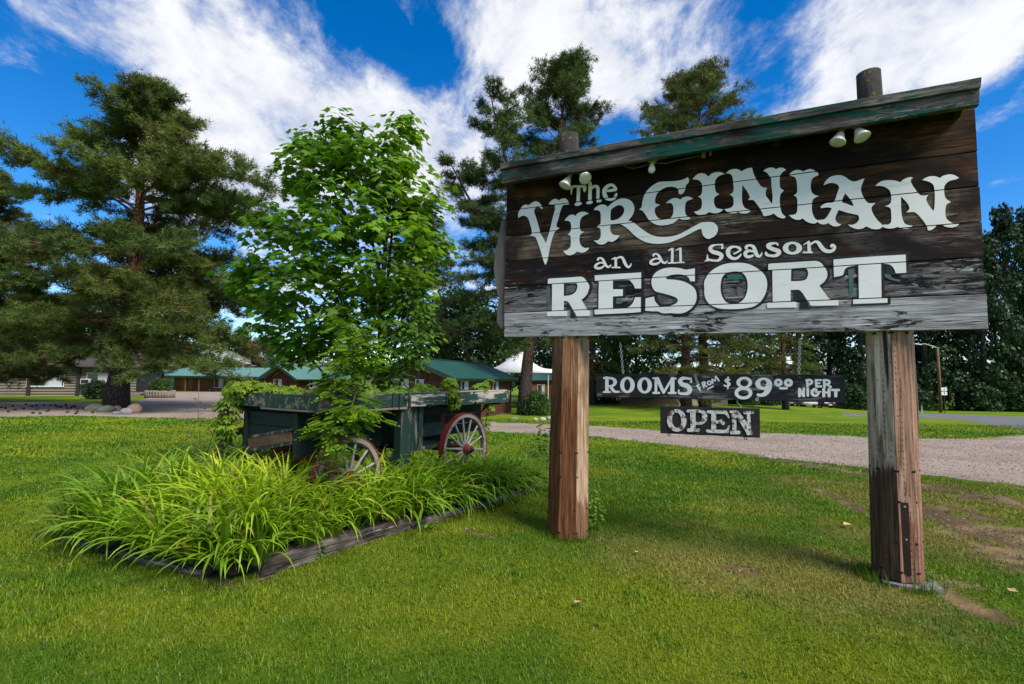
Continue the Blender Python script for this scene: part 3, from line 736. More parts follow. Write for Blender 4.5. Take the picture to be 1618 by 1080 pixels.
# ---- lamps under the roof
M_BULB = mat_plain('lamp_glass', (.62, .60, .52), (.50, .48, .40), 20, .25, 0)
M_SOCK = mat_plain('lamp_socket', (.30, .28, .24), (.18, .17, .15), 30, .6, .1)
def flood(px, py, dirv, sc=1.0):
    off = FACE - .15; x, z = S(px, py, off)
    l = link('flood_lamp', None, SIGN); l.location = (x, off, z); d = Vector(dirv).normalized()
    MB().lathe([(.020*sc, -.005), (.030*sc, .02), (.046*sc, .062), (.062*sc, .095), (.064*sc, .104), (.058*sc, .109), (.03*sc, .112), (.004, .112)], (0, 0, 0), d, 20).build('bulb', M_BULB, l, True)
    MB().lathe([(.016*sc, -.085), (.022*sc, -.08), (.022*sc, -.01), (.019*sc, .0)], (0, 0, 0), d, 14).build('socket', M_SOCK, l, True)
    e = -d*.085; MB().tube([e, e + Vector((0, .01, .04)), e + Vector((0, .03, .12))], .010, 8).build('arm', M_SOCK, l)
flood(899, 280, (-.35, -.25, -.9)); flood(919, 275, (.45, -.45, -.6))
flood(1329, 208, (-.30, -.2, -.9), .95); flood(1354, 203, (.25, -.3, -.85), .95)
x, z = S(1031, 254, FACE - .13)
l = link('bulb_holder', None, SIGN); l.location = (x, FACE - .13, z)
MB().lathe([(.055, .0), (.055, -.012), (.03, -.022), (.022, -.05)], (0, 0, .02), (0, 0, 1), 18).build('porcelain_base', mat_plain('old_porcelain', (.42, .40, .22), (.26, .24, .13), 20, .5, .1), l, True)
MB().lathe([(.014, .02), (.022, -.0), (.032, -.022), (.034, -.04), (.028, -.06), (.014, -.07), (.002, -.072)], (-.006, 0, -.045), (.05, 0, 1), 16).build('bulb', mat_plain('bulb_white', (.8, .8, .78), (.72, .72, .7), 5, .3, 0), l, True)
wp = [S(x, y, FACE - .1) for x, y in ((985, 262), (1000, 266), (1016, 262), (1031, 257), (1052, 258), (1075, 252), (1105, 246))]
MB().tube([(x, FACE - .1, z) for x, z in wp], .005, 6).build('cable', mat_plain('cable_grey', (.16, .15, .12), (.1, .09, .08), 20, .6, 0), SIGN)

# ------------------------------------------------------------------ lettering
def catmull(P, sharp=38.0, sub=3):
    """smooth closed outline: round the gentle turns, keep the sharp corners"""
    P = [np.array(p, float) for p in P]; n = len(P); corner = []
    for i in range(n):
        a = P[i] - P[i-1]; b = P[(i+1) % n] - P[i]
        ang = abs(math.degrees(math.atan2(a[0]*b[1] - a[1]*b[0], a@b))); corner.append(ang > sharp + 20)
    out = []
    for i in range(n):
        p0, p1, p2, p3 = P[i-1], P[i], P[(i+1) % n], P[(i+2) % n]
        if corner[i]: p0 = p1*2 - p2 if False else p1
        if corner[(i+1) % n]: p3 = p2
        for k in range(sub):
            t = k/sub
            out.append(0.5*((2*p1) + (-p0 + p2)*t + (2*p0 - 5*p1 + 4*p2 - p3)*t*t + (-p0 + 3*p1 - 3*p2 + p3)*t**3))
    return out
def area(P): return 0.5*sum(P[i][0]*P[(i+1) % len(P)][1] - P[(i+1) % len(P)][0]*P[i][1] for i in range(len(P)))
def expand(P, d):
    """move an outline outwards by d pixels"""
    n = len(P); s = 1 if area(P) > 0 else -1; out = []
    for i in range(n):
        a = np.array(P[i]) - np.array(P[i-1]); b = np.array(P[(i+1) % n]) - np.array(P[i])
        na = np.array([a[1], -a[0]])/(np.hypot(*a) + 1e-9); nb = np.array([b[1], -b[0]])/(np.hypot(*b) + 1e-9)
        m = na + nb; L = np.hypot(*m); m = m/(L + 1e-9); k = min(1.6, 1/max(.35, L/2))
        out.append(np.array(P[i]) + s*m*d*k)
    return out
def fill(loops, y, cuts=()):
    """fill outer + hole loops (local x,z) at depth y, cut at the board joints"""
    cu = bpy.data.curves.new('t', 'CURVE'); cu.dimensions = '2D'; cu.fill_mode = 'BOTH'
    for L in loops:
        sp = cu.splines.new('POLY'); sp.points.add(len(L) - 1); sp.use_cyclic_u = True
        for q, p in zip(sp.points, L): q.co = (p[0], p[1], 0, 1)
    ob = bpy.data.objects.new('t', cu); dg = bpy.context.evaluated_depsgraph_get(); COL.objects.link(ob)
    dg.update(); me = bpy.data.meshes.new_from_object(ob.evaluated_get(dg)); bpy.data.objects.remove(ob); bpy.data.curves.remove(cu)
    bm = bmesh.new(); bm.from_mesh(me); bpy.data.meshes.remove(me)
    for (x0, z0), (x1, z1) in cuts:
        d = Vector((x1 - x0, z1 - z0, 0)).normalized(); nrm = Vector((-d.y, d.x, 0)); c = Vector((x0, z0, 0))
        for s in (-1, 1):
            bmesh.ops.bisect_plane(bm, geom=list(bm.verts) + list(bm.edges) + list(bm.faces), plane_co=c + nrm*s*.0042, plane_no=nrm, dist=1e-6)
        kill = [f for f in bm.faces if abs((f.calc_center_median() - c).dot(nrm)) < .004]
        bmesh.ops.delete(bm, geom=kill, context='FACES')
    V = [(v.co.x, y, v.co.y) for v in bm.verts]; bm.verts.index_update(); Fc = [[v.index for v in f.verts] for f in bm.faces]; bm.free()
    return V, Fc
def ribbon(st, sub=5):
    """polygon round a stroke [(u,v,halfwidth)]"""
    A = np.array(st, float)
    if len(A) > 2:
        out = []
        for i in range(len(A)-1):
            p0, p1, p2, p3 = A[max(i-1, 0)], A[i], A[i+1], A[min(i+2, len(A)-1)]
            for k in range(sub):
                t = k/sub; out.append(0.5*((2*p1) + (-p0 + p2)*t + (2*p0 - 5*p1 + 4*p2 - p3)*t*t + (-p0 + 3*p1 - 3*p2 + p3)*t**3))
        A = np.array(out + [A[-1]])
    L, R = [], []
    for i in range(len(A)):
        d = A[min(i+1, len(A)-1), :2] - A[max(i-1, 0), :2]; d = d/(np.hypot(*d) + 1e-9); nn = np.array([-d[1], d[0]]); w = max(A[i, 2], .15)
        L.append(A[i, :2] + nn*w); R.append(A[i, :2] - nn*w)
    def cap(c, a, b, d, w):
        return [c + d*w*.55 + (a - c)*.55, c + d*w*.55 + (b - c)*.55]
    d1 = A[-1, :2] - A[-2, :2]; d1 = d1/(np.hypot(*d1) + 1e-9); d0 = A[0, :2] - A[1, :2]; d0 = d0/(np.hypot(*d0) + 1e-9)
    return L + cap(A[-1, :2], L[-1], R[-1], d1, A[-1, 2]) + R[::-1] + cap(A[0, :2], R[0], L[0], d0, A[0, 2])
def ring_poly(cx, cy, rx, ry, n=28, rot=0.0):
    return [(cx + rx*math.cos(a)*math.cos(rot) - ry*math.sin(a)*math.sin(rot), cy + rx*math.cos(a)*math.sin(rot) + ry*math.sin(a)*math.cos(rot)) for a in np.linspace(0, 2*math.pi, n+1)[:-1]]

M_WHITE = mat_paint('white_sign_paint', (0.87, 0.83, 0.78), (0.20, 0.185, 0.175), 0, 0.655, 0.04, .55, 1.0)
M_BLACK = mat_paint('black_outline_paint', (0.012, 0.012, 0.015), (0.15, 0.14, 0.135), 0, 0.585, 0.05, .5, 3.0)
M_TEAL = mat_paint('old_teal_paint', (0.020, 0.135, 0.120), (0.16, 0.15, 0.145), 0, 0.47, 0.06, .6, 5.0)
C = dict(A=(810, 310, 10.787), Cc=(930, 300, 10.787), D=(1000, 265, 10.787), E=(1090, 255, 10.787), Fc=(1180, 255, 10.787), G=(1270, 265, 10.787), Hh=(1370, 270, 10.787), G7=(1100, 350, 13.483),
         R1=(855, 420, 10.787), R2=(990, 410, 10.787), R3=(1100, 400, 10.787), R4=(1200, 395, 10.787), R5=(1300, 390, 10.787), K6=(930, 375, 10.787), K7=(1100, 350, 13.483), K8=(1200, 350, 10.787), TT=(890, 275, 17.978),
         M1=(940, 575, 10.787), M2=(1080, 575, 10.787), M3=(1200, 575, 10.787), N1=(1040, 625, 15.43), N2=(1115, 625, 15.43))
def cv(c, pts): x0, y0, s = C[c]; return [(x0 + u/s, y0 + v/s) for u, v in pts]
CUTS = SEAMS[1:6]; zl = [0]
def letter(outer, holes=(), mat=None, name='painted_letter', smooth=True, y=None, outline=None):
    f = (lambda P: catmull(P)) if smooth else (lambda P: P)
    loops = [f(outer)] + [f(h) for h in holes]
    if outline:
        d, sx, sy = outline
        bl = [[(p[0] + sx, p[1] + sy) for p in expand(loops[0], d)]]
        for h in loops[1:]: bl.append([(p[0] + sx*.4, p[1] + sy*.4) for p in expand(h, -d*.75)])
        V, Fc = fill([[S(*p) for p in L] for L in bl], FACE - .0036, CUTS)
        MB().add(V, Fc).build('letter_outline', M_BLACK, SIGN)
    V, Fc = fill([[S(*p) for p in L] for L in loops], y if y else FACE - .0052, CUTS)
    return MB().add(V, Fc).build(name, mat or M_WHITE, SIGN)

VIRG = [
 ([('A', [(98,370),(100,290),(135,215),(180,160),(225,140),(275,150),(330,110),(395,85),(450,105),(500,165),(515,215),(500,215),(460,190),(410,185),(380,215),(370,255),(385,310),(420,420),(460,560),(475,630),(520,700),(570,800),(600,700),(640,560),(690,350),(725,220),(720,155),(690,142),(615,135),(640,100),(690,55),(740,45),(795,70),(830,45),(890,35),(935,65),(970,130),(930,142),(870,148),(840,190),(810,280),(780,390),(750,480),(752,520),(800,545),(750,580),(720,610),(690,680),(660,780),(635,890),(615,1000),(600,1079),(575,1150),(557,1165),(545,1140),(520,1070),(490,960),(450,840),(400,710),(360,682),(290,670),(330,640),(325,560),(300,470),(270,380),(235,345),(190,330),(140,345)])], []),
 ([('A', [(890,415),(910,380),(960,330),(1010,312),(1050,320),(1072,335),(1100,300),(1150,270),(1210,262),(1265,275),(1300,295),(1240,320),(1190,350),(1160,400),(1145,470),(1150,550),(1170,590),(1225,605),(1180,630),(1150,660),(1140,740),(1150,800),(1180,850),(1230,880),(1305,875),(1285,910),(1240,945),(1180,960),(1090,940),(1060,975),(1000,1002),(940,1000),(900,975),(862,930),(920,920),(960,890),(985,860),(995,780),(990,690),(975,665),(940,650),(975,620),(995,575),(1000,500),(985,445),(950,420)])], []),
 ([('Cc', [(88,340),(130,290),(190,258),(240,248),(290,258),(328,292),(380,240),(450,190),(540,150),(620,145),(690,165),(745,210),(775,270),(782,330),(765,400),(730,460),(675,522),(740,540),(790,570),(850,620),(930,680),(1020,740),(1110,780),(1220,800),(1340,800),(1450,785),(1540,755),(1618,720)]), ('G7', [(0,75),(100,25),(200,10),(330,10),(400,40),(450,100),(462,170),(440,250),(390,310),(320,350),(260,368),(190,340),(140,280),(120,215),(118,160),(60,165),(0,190)]), ('Cc', [(1618,800),(1500,850),(1400,890),(1290,910),(1170,918),(1060,908),(960,880),(870,835),(780,770),(690,680),(610,620),(530,582),(375,600),(370,660),(385,720),(430,765),(530,770),(500,820),(450,860),(400,885),(335,875),(290,910),(230,930),(170,920),(120,885),(92,858),(150,860),(190,830),(210,780),(208,700),(200,660),(150,630),(145,612),(190,590),(208,560),(210,450),(200,380),(170,350)])],
  [('Cc', [(385,340),(430,300),(480,270),(540,258),(590,285),(610,340),(595,400),(560,450),(510,490),(440,515),(378,520),(375,440)])]),
 ([('D', [(105,712),(150,670),(160,600),(180,510),(215,430),(270,360),(340,300),(440,245),(560,235),(700,228),(800,215),(880,190),(935,160),(958,200),(945,260),(905,300),(895,360),(870,420),(830,450),(795,452),(778,420),(775,370),(730,335),(660,322),(580,330),(510,360),(450,400),(410,450),(385,520),(380,590),(410,615),(470,630),(420,655),(380,690),(375,750),(395,810),(440,860),(500,875),(580,870),(640,855),(670,820),(690,760),(690,670),(670,620),(630,600),(562,605),(610,560),(670,525),(730,515),(780,525),(805,545),(850,510),(910,492),(960,492),(1030,525),(980,545),(930,565),(900,600),(890,670),(890,740),(905,800),(940,830),(985,860),(950,880),(890,885),(830,880),(785,860),(740,905),(670,950),(580,972),(470,980),(390,965),(320,925),(260,870),(210,790),(160,730)])], []),
 ([('E', [(45,305),(90,250),(150,210),(210,200),(270,220),(318,258),(360,215),(430,185),(500,180),(550,190),(598,215),(540,230),(480,260),(440,310),(425,380),(430,460),(445,520),(500,560),(450,590),(415,630),(412,700),(430,760),(470,800),(570,815),(530,855),(470,880),(400,882),(330,865),(280,895),(210,915),(140,908),(90,880),(75,855),(140,840),(185,805),(205,750),(205,680),(190,630),(140,600),(190,570),(210,500),(210,400),(185,350),(140,315)])], []),
 ([('E', [(612,205),(660,160),(720,135),(790,128),(850,150),(885,172),(930,140),(990,115),(1060,108),(1080,190),(1115,270),(1160,350),(1210,420),(1260,445),(1320,450),(1295,500),(1295,580),(1330,630),(1395,725),(1410,640),(1405,540),(1390,400),(1385,300),(1350,240),(1310,190),(1250,160),(1300,125),(1370,105),(1430,110)]), ('Fc', [(497,135),(540,112),(590,105),(635,120),(670,145),(620,175),(580,215),(562,270),(560,360),(565,440),(600,475),(635,495),(595,535),(568,580),(560,670),(570,770),(590,860),(620,910),(662,940),(640,965),(600,970),(540,950),(495,920),(462,885),(420,905),(350,925),(285,930),(260,870),(210,780),(150,700),(110,660),(60,655),(22,660),(50,620),(45,590),(0,500)]), ('E', [(893,400),(888,560),(890,680),(910,750),(950,800),(1035,830),(1010,865),(960,885),(880,885),(825,860),(790,875),(740,885),(680,880),(640,860),(585,815),(660,800),(710,780),(740,740),(745,660),(730,600),(672,560),(720,540),(745,490),(745,420),(735,320),(720,250),(690,215),(660,205)])], []),
 ([('Fc', [(722,215),(780,170),(850,145),(910,150),(960,170),(1000,150),(1060,130),(1110,135),(1160,160),(1220,205),(1215,235),(1150,265),(1105,310),(1090,380),(1090,470),(1110,530),(1160,570),(1225,590),(1160,620),(1120,660),(1110,730),(1108,830),(1130,910),(1160,970),(1203,1000),(1200,1032),(1150,1058),(1080,1050),(1010,1020),(955,970),(910,990),(850,995),(780,970),(715,915),(780,910),(830,895),(855,850),(862,760),(860,660),(845,610),(798,580),(840,550),(858,510),(855,400),(840,310),(810,265),(740,245)])], []),
 ([('G', [(335,300),(360,245),(410,185),(480,145),(560,128),(640,130),(710,160),(770,205),(830,232),(900,228),(960,205),(1035,182),(1010,240),(985,300),(972,370),(985,430),(1015,500),(1060,570),(1120,605),(1220,600),(1170,650),(1150,690),(1165,750),(1200,820),(1260,900),(1330,965),(1343,1003),(1290,1040),(1220,1048),(1140,1035),(1065,1000),(1010,1030),(930,1045),(850,1030),(790,1000),(750,970),(830,970),(890,945),(930,900),(940,850),(920,805),(850,790),(740,765),(590,720),(560,790),(535,860),(550,910),(590,950),(640,960),(600,990),(540,1000),(480,985),(415,940),(370,960),(320,965),(270,950),(236,922),(236,890),(310,885),(360,870),(410,810),(450,740),(475,690),(420,675),(350,680),(295,690),(282,665),(330,625),(400,598),(500,590),(535,540),(570,430),(600,340),(580,295),(540,270),(470,258),(410,268),(370,285)])],
  [('G', [(705,435),(760,500),(810,560),(850,655),(780,635),(720,610),(648,590),(665,510)])]),
 ([('Hh', [(138,255),(190,205),(260,170),(350,158),(440,160),(510,175),(565,190),(610,150),(670,120),(735,105),(782,115),(745,150),(745,190),(780,260),(830,330),(880,395),(930,420),(985,420),(1040,410),(1010,460),(1010,510),(1040,570),(1090,640),(1130,685),(1145,600),(1150,480),(1148,350),(1130,250),(1090,205),(1020,175),(935,155),(990,120),(1060,95),(1130,90),(1190,100),(1235,120),(1290,85),(1360,65),(1430,60),(1500,80),(1565,120),(1490,150),(1420,165),(1360,200),(1320,250),(1308,310),(1315,400),(1340,470),(1425,530),(1370,560),(1340,600),(1330,690),(1335,770),(1365,830),(1430,875),(1480,890),(1575,885),(1540,930),(1470,960),(1390,962),(1320,945),(1270,915),(1190,925),(1140,975),(1080,1010),(1030,1010),(1020,950),(990,900),(930,820),(870,750),(810,705),(760,700),(665,710),(710,660),(718,620),(690,560),(640,500),(575,435),(575,560),(580,680),(595,790),(620,860),(660,910),(770,935),(740,965),(660,985),(580,980),(520,955),(470,970),(410,985),(340,978),(270,955),(268,920),(300,915),(350,915),(395,890),(410,840),(410,740),(400,650),(370,620),(300,600),(360,580),(400,540),(410,470),(400,380),(370,320),(310,280),(230,258)])], [])]
for outer, holes in VIRG:
    letter(sum((cv(c, p) for c, p in outer), []), [cv(c, p) for c, p in holes])
RES = [
 ([('R1', [(115,305),(120,225),(180,212),(500,195),(650,183),(720,195),(770,245),(800,290),(825,340),(815,400),(790,470),(745,530),(690,575),(740,660),(800,755),(835,760),(835,850),(620,855),(590,810),(545,745),(510,680),(470,620),(430,597),(390,600),(390,765),(450,770),(450,850),(100,855),(105,785),(185,772),(190,310)])], [('R1', [(390,300),(600,292),(622,330),(610,400),(580,450),(520,490),(450,505),(390,512)])]),
 ([('R1', [(918,260),(918,180),(940,160),(1300,136),(1706,110),(1706,382),(1601,382),(1576,322),(1536,272),(1480,238),(1225,250),(1225,395),(1395,398),(1395,510),(1225,520),(1225,722),(1300,715),(1450,712),(1520,680),(1570,620),(1601,535),(1701,532),(1701,782),(1500,800),(915,825),(910,745),(978,735),(985,265)])], []),
 ([('R2', [(440,300),(480,240),(550,185),(640,150),(740,135),(850,138),(930,150),(1000,170),(1060,165),(1165,148),(1165,370),(1085,370),(1060,310),(1000,270),(910,250),(800,255),(720,275),(670,310),(700,335),(850,345),(980,375),(1080,425),(1150,480),(1185,550),(1195,640),(1180,720),(1140,790),(1080,850),(990,900),(880,918),(760,910),(640,915),(590,905),(530,880),(440,880),(320,870),(325,660),(470,630),(480,690),(510,740),(570,795),(680,800),(780,775),(850,740),(878,690),(850,650),(780,620),(680,590),(560,560),(480,530),(435,450),(425,370)])], []),
 ([('R3', [(140,600),(135,500),(165,420),(220,340),(300,270),(400,215),(500,180),(620,165),(760,162),(880,180),(980,220),(1080,285),(1150,350),(1195,430),(1210,530),(1200,620),(1170,710),(1110,810),(1040,870),(950,915),(800,940),(650,950),(500,950),(400,940),(320,915),(230,870),(170,790),(140,700)])], [('R3', [(415,580),(425,480),(450,400),(510,340),(600,315),(700,310),(780,330),(840,390),(870,470),(878,570),(865,660),(830,750),(770,820),(690,855),(580,855),(510,830),(455,760),(425,680)])]),
 ([('R4', [(148,335),(150,240),(210,228),(600,205),(920,185),(1000,195),(1060,230),(1095,280),(1135,330),(1155,400),(1145,470),(1100,540),(1020,605),(1100,715),(1205,840),(1345,850),(1345,940),(900,945),(860,895),(810,850),(740,740),(680,680),(630,675),(530,680),(530,875),(630,885),(630,975),(130,985),(130,900),(225,885),(218,345)])], [('R4', [(540,320),(770,312),(815,340),(828,400),(815,460),(780,505),(700,525),(535,530)])]),
 ([('R5', [(180,215),(600,180),(1410,130),(1420,440),(1240,450),(1220,390),(1180,330),(1120,295),(990,285),(1000,865),(1100,875),(1100,950),(515,970),(515,890),(615,875),(605,310),(500,325),(420,345),(370,390),(335,480),(190,512)])], [])]
for outer, holes in RES:
    letter(sum((cv(c, p) for c, p in outer), []), [cv(c, p) for c, p in holes], outline=(3.4, 1.6, -0.6))
# patches of an older teal coat round the lower word
for c, pts in (('R1', [(95,350),(150,340),(150,560),(145,700),(95,710),(90,520)]), ('R1', [(1265,560),(1380,575),(1400,620),(1340,650),(1265,640)]), ('R1', [(450,370),(520,345),(560,400),(520,450),(460,440)]), ('R3', [(520,380),(780,365),(800,420),(700,450),(540,440)]), ('R3', [(700,560),(780,600),(790,700),(720,740),(690,660)]), ('R5', [(430,380),(530,370),(520,560),(510,800),(450,800),(440,560)]), ('R5', [(1050,380),(1140,400),(1180,520),(1330,560),(1300,590),(1100,540),(1055,480)])):
    letter(cv(c, pts), name='old_paint_patch', mat=M_TEAL, y=FACE - .0024)

LIFT = [0]
def strip(st, fn, y, cuts):
    """a painted stroke as a run of quads, each a hair in front of the last so that tight bends never share a plane"""
    P = ribbon(st); n = (len(P) - 4)//2; L = P[:n]; R = P[n+2:2*n+2][::-1]; c1 = P[n:n+2]; c0 = P[2*n+2:]
    L = [c0[1]] + L + [c1[0]]; R = [c0[0]] + R + [c1[1]]; V = []; Fc = []
    for i, (a, b) in enumerate(zip(L, R)):
        V += [(*fn(*a), i), (*fn(*b), i)]
    bm = bmesh.new(); vs = [bm.verts.new((v[0], v[1], y - v[2]*1.2e-5)) for v in V]
    for i in range(len(L)-1):
        try: bm.faces.new((vs[2*i], vs[2*i+1], vs[2*i+3], vs[2*i+2]))
        except ValueError: pass
    for (x0, z0), (x1, z1) in cuts:
        d = Vector((x1 - x0, z1 - z0, 0)).normalized(); nrm = Vector((-d.y, d.x, 0)); c = Vector((x0, z0, 0))
        for s in (-1, 1):
            bmesh.ops.bisect_plane(bm, geom=list(bm.verts) + list(bm.edges) + list(bm.faces), plane_co=c + nrm*s*.0042, plane_no=nrm, dist=1e-6)
        bmesh.ops.delete(bm, geom=[f for f in bm.faces if abs((Vector((f.calc_center_median().x, f.calc_center_median().y, 0)) - c).dot(nrm)) < .004], context='FACES')
    bm.verts.index_update(); V = [(v.co.x, v.co.z, v.co.y) for v in bm.verts]; Fc = [[v.index for v in f.verts] for f in bm.faces]; bm.free()
    return V, Fc
def strokes(c, sts, mat, parent_name='painted_letter', fn=S, cuts=CUTS, parent=SIGN, base=FACE - .0052, rings=(), th=0.0):
    x0, y0, s = C[c]; mb = MB(); k = 0
    for st in sts:
        st2 = [(x0 + u/s, y0 + v/s, w/s) for u, v, w in st]
        V, Fc = strip(st2, fn, base - k*.0005, cuts); mb.add(V, Fc); k += 1
    for o_, i_ in rings:
        L = [[fn(x0 + p[0]/s, y0 + p[1]/s) for p in r] for r in ((ring_poly(*o_), ring_poly(*i_)) if i_ else (ring_poly(*o_),))]
        V, Fc = fill(L, base - k*.0005, cuts); mb.add(V, Fc); k += 1
    return mb.build(parent_name, mat, parent)
A_ = [[(160,385,18),(170,360,18),(205,350,15),(245,375,20),(270,430,26),(300,480,22),(340,505,18),(375,480,12),(385,465,6)], [(260,440,14),(200,430,14),(140,460,20),(115,500,22),(150,525,22),(210,520,20),(255,495,14),(275,470,8)]]
strokes('K6', A_, M_WHITE)
strokes('K6', [[(465,350,22),(465,510,22)],[(395,372,8),(460,345,14)],[(400,512,12),(540,512,12)],[(480,365,12),(530,335,16),(580,350,22),(610,410,26),(640,470,24),(680,505,20),(715,480,14),(728,445,8)]], M_WHITE)
strokes('K6', [[(1035 + (u-95)*1.07, 265 + (v-335)*1.0, w) for u, v, w in st] for st in A_], M_WHITE)
strokes('K6', [[(1430,190,22),(1425,430,22)],[(1360,225,8),(1425,190,16)],[(1355,437,12),(1490,432,12)]], M_WHITE)
strokes('K6', [[(1565,185,22),(1570,420,22)],[(1490,220,8),(1560,185,14)],[(1500,430,10),(1630,425,10)]], M_WHITE)
strokes('K7', [[(500,495,16),(430,490,18),(340,520,32),(300,580,42),(350,640,42),(450,670,44),(535,710,42),(530,770,40),(470,825,26),(380,830,20),(280,815,24),(210,840,14)],[(560,480,16),(555,570,26)],[(500,495,14),(560,490,20)],[(240,700,8),(240,790,24)],[(180,850,6),(260,800,26)]], M_WHITE)
strokes('K7', [[(800,690,16),(940,610,20),(910,560,30),(830,535,20),(740,550,32),(680,620,44),(690,710,44),(760,775,34),(850,785,28),(920,740,22),(960,690,12)]], M_WHITE)
strokes('K7', [[(1070,570,36),(1070,530,30),(1140,505,24),(1220,540,36),(1260,640,44),(1300,720,38),(1350,740,24),(1390,700,18),(1395,655,10)],[(1230,640,20),(1130,620,28),(1050,660,40),(1060,730,36),(1130,750,30),(1210,720,24)]], M_WHITE)
strokes('K8', [[(310,400,18),(300,375,14),(240,368,20),(160,395,32),(150,430,32),(230,470,34),(320,500,36),(330,540,34),(270,580,26),(180,580,22),(120,560,24),(110,525,20)]], M_WHITE)
strokes('K8', [], M_WHITE, rings=[((560,452,165,110),(560,450,72,68))])
strokes('K8', [[(840,350,26),(850,520,32)],[(750,395,6),(845,340,18)],[(740,525,14),(900,525,14)],[(870,390,18),(940,345,18),(1000,360,30),(1050,430,36),(1110,490,34),(1190,510,28),(1260,480,26),(1280,430,24),(1240,405,28),(1220,430,22)]], M_WHITE)
strokes('TT', [[(250,370,40),(300,350,35),(420,350,32),(560,350,38),(640,370,38)],[(250,380,40),(235,480,24),(232,580,12)],[(440,360,50),(425,800,48)],[(620,380,46),(610,450,46),(605,510,14)],[(350,860,36),(430,855,48),(520,825,26)]], M_WHITE)
strokes('TT', [[(765,240,48),(765,400,50),(760,740,50)],[(680,820,34),(750,810,44),(820,795,34)],[(790,410,40),(880,350,40),(960,360,48),(990,430,46),(985,700,44)],[(965,770,34),(1030,765,40),(1080,750,28)]], M_WHITE)
strokes('TT', [[(1250,480,30),(1380,460,40),(1500,440,34),(1470,380,44),(1390,310,40),(1270,340,50),(1180,440,58),(1170,540,60),(1210,650,60),(1280,710,44),(1370,720,36),(1450,690,36),(1500,600,40),(1520,550,20)]], M_WHITE)

# ------------------------------------------------------------------ hanging boards
RF = -0.02
def hang_board(name, label, quad, y, th, mat, n=14, jit=.002):
    a, b, c, d = (S(*p, y) for p in quad)
    cx = (a[0] + b[0])/2; cz = d[1]
    root = thing(name, label, 'sign', SIGN_O + SDX*cx + SDY*y + Vector((0, 0, cz)), SIGN_ROT)
    V = []; Fc = []; rr = random.Random(4); e = .003
    for k in range(n+1):
        t = k/n; tx, tz = a[0] + (b[0]-a[0])*t - cx, a[1] + (b[1]-a[1])*t - cz + rr.uniform(-jit, jit); bx_, bz = d[0] + (c[0]-d[0])*t - cx, d[1] + (c[1]-d[1])*t - cz + rr.uniform(-jit, jit)
        V += [(tx, e, tz), (tx, 0, tz - e), (bx_, 0, bz + e), (bx_, e, bz), (bx_, th, bz), (tx, th, tz)]
    for k in range(n):
        for q in range(6): Fc.append((k*6 + q, k*6 + (q+1) % 6, (k+1)*6 + (q+1) % 6, (k+1)*6 + q))
    Fc += [list(range(6)), [n*6 + q for q in range(6)][::-1]]
    MB().add(V, Fc).build('board', mat, root)
    fn = lambda px, py: (lambda q: (q[0] - cx, q[1] - cz))(S(px, py, y))
    return root, fn, (cx, cz)
M_RB = mat_board('rate_board', (.26, .245, .24), (.085, .074, .075), (.026, .022, .024), (.020, .019, .023), .50, 14.0, (.33, .31, .30), .63, .5, .8)
M_OB = mat_wood('open_board', (0.045, 0.04, 0.042), (0.012, 0.011, 0.013), 0, 20, seed=17, knots=False)
m, nt, b = new_mat('rusted_letter'); v = coords(nt); f = noise(nt, v, 46, 6, .7, .3); f2 = noise(nt, v, 22, 6, .7, .5); f3 = noise(nt, v, 120, 4, .6)
c = MIX(nt, f3, (.74, .71, .66), (.50, .47, .43)); c = MIX(nt, smooth_map(nt, f2, .52, .57), c, MIX(nt, f, (.24, .085, .032), (.09, .036, .02))); c = MIX(nt, smooth_map(nt, f, .58, .62), c, (.05, .04, .036))
nt.links.new(c, b.inputs[0]); b.inputs['Roughness'].default_value = .7; bump(nt, b, f, .6, .004); M_RUST = m
ROOMS, rfn, rc = hang_board('hanging_rate_sign', 'long dark plank reading rooms from 89 dollars per night hung on chains', ((942, 590), (1334, 592), (1336, 636), (942, 626.5)), RF, .045, M_RB)
def rs(c, sts, rings=()): strokes(c, sts, M_WHITE, 'painted_letter', rfn, (), ROOMS, -.0016, rings)
rs('M1', [[(205,225,30),(205,470,30)],[(150,235,18),(260,235,18)],[(145,475,16),(262,475,16)],[(230,238,18),(300,245,22),(345,290,30),(335,340,26),(290,372,20),(230,375,16)],[(270,385,26),(310,440,26),(350,470,20),(410,470,18)]])
rs('M1', [], [((555,355,125,140),(552,355,53,98))]); rs('M1', [], [((848,362,125,138),(848,362,52,98))])
rs('M1', [[(1040,240,24),(1040,485,22)],[(990,240,16),(1060,240,16)],[(990,490,18),(1100,490,18)],[(1060,240,34),(1175,490,24)],[(1175,480,20),(1320,240,20)],[(1325,240,34),(1320,490,36)],[(1330,245,16),(1382,245,16)],[(1255,492,18),(1382,492,18)]])
rs('M2', [[(105,250,20),(40,240,22),(-20,245,30),(-60,290,36),(-20,345,38),(60,370,40),(110,430,40),(80,490,34),(10,505,22),(-60,500,22)],[(130,235,10),(130,310,18)],[(-80,440,14),(-80,500,16)]])
rs('M2', [[(222,372,14),(268,348,12)],[(235,375,14),(285,450,14)],[(250,420,10),(290,400,10)]])
rs('M2', [[(320,320,14),(350,405,14)],[(320,315,12),(365,310,16),(360,350,14),(330,365,12)],[(350,355,12),(400,380,14)]])
rs('M2', [], [((440,320,42,42),(440,320,17,18))])
rs('M2', [[(485,260,14),(500,330,12)],[(485,255,12),(540,290,12)],[(540,290,12),(545,210,12)],[(550,205,14),(605,285,14)]])
rs('M2', [[(410,425,12),(510,375,12)]])
rs('M2', [[(790,270,14),(750,255,16),(715,280,18),(750,310,20),(785,335,20),(760,370,18),(710,370,14),(690,355,12)],[(760,220,14),(755,420,14)]])
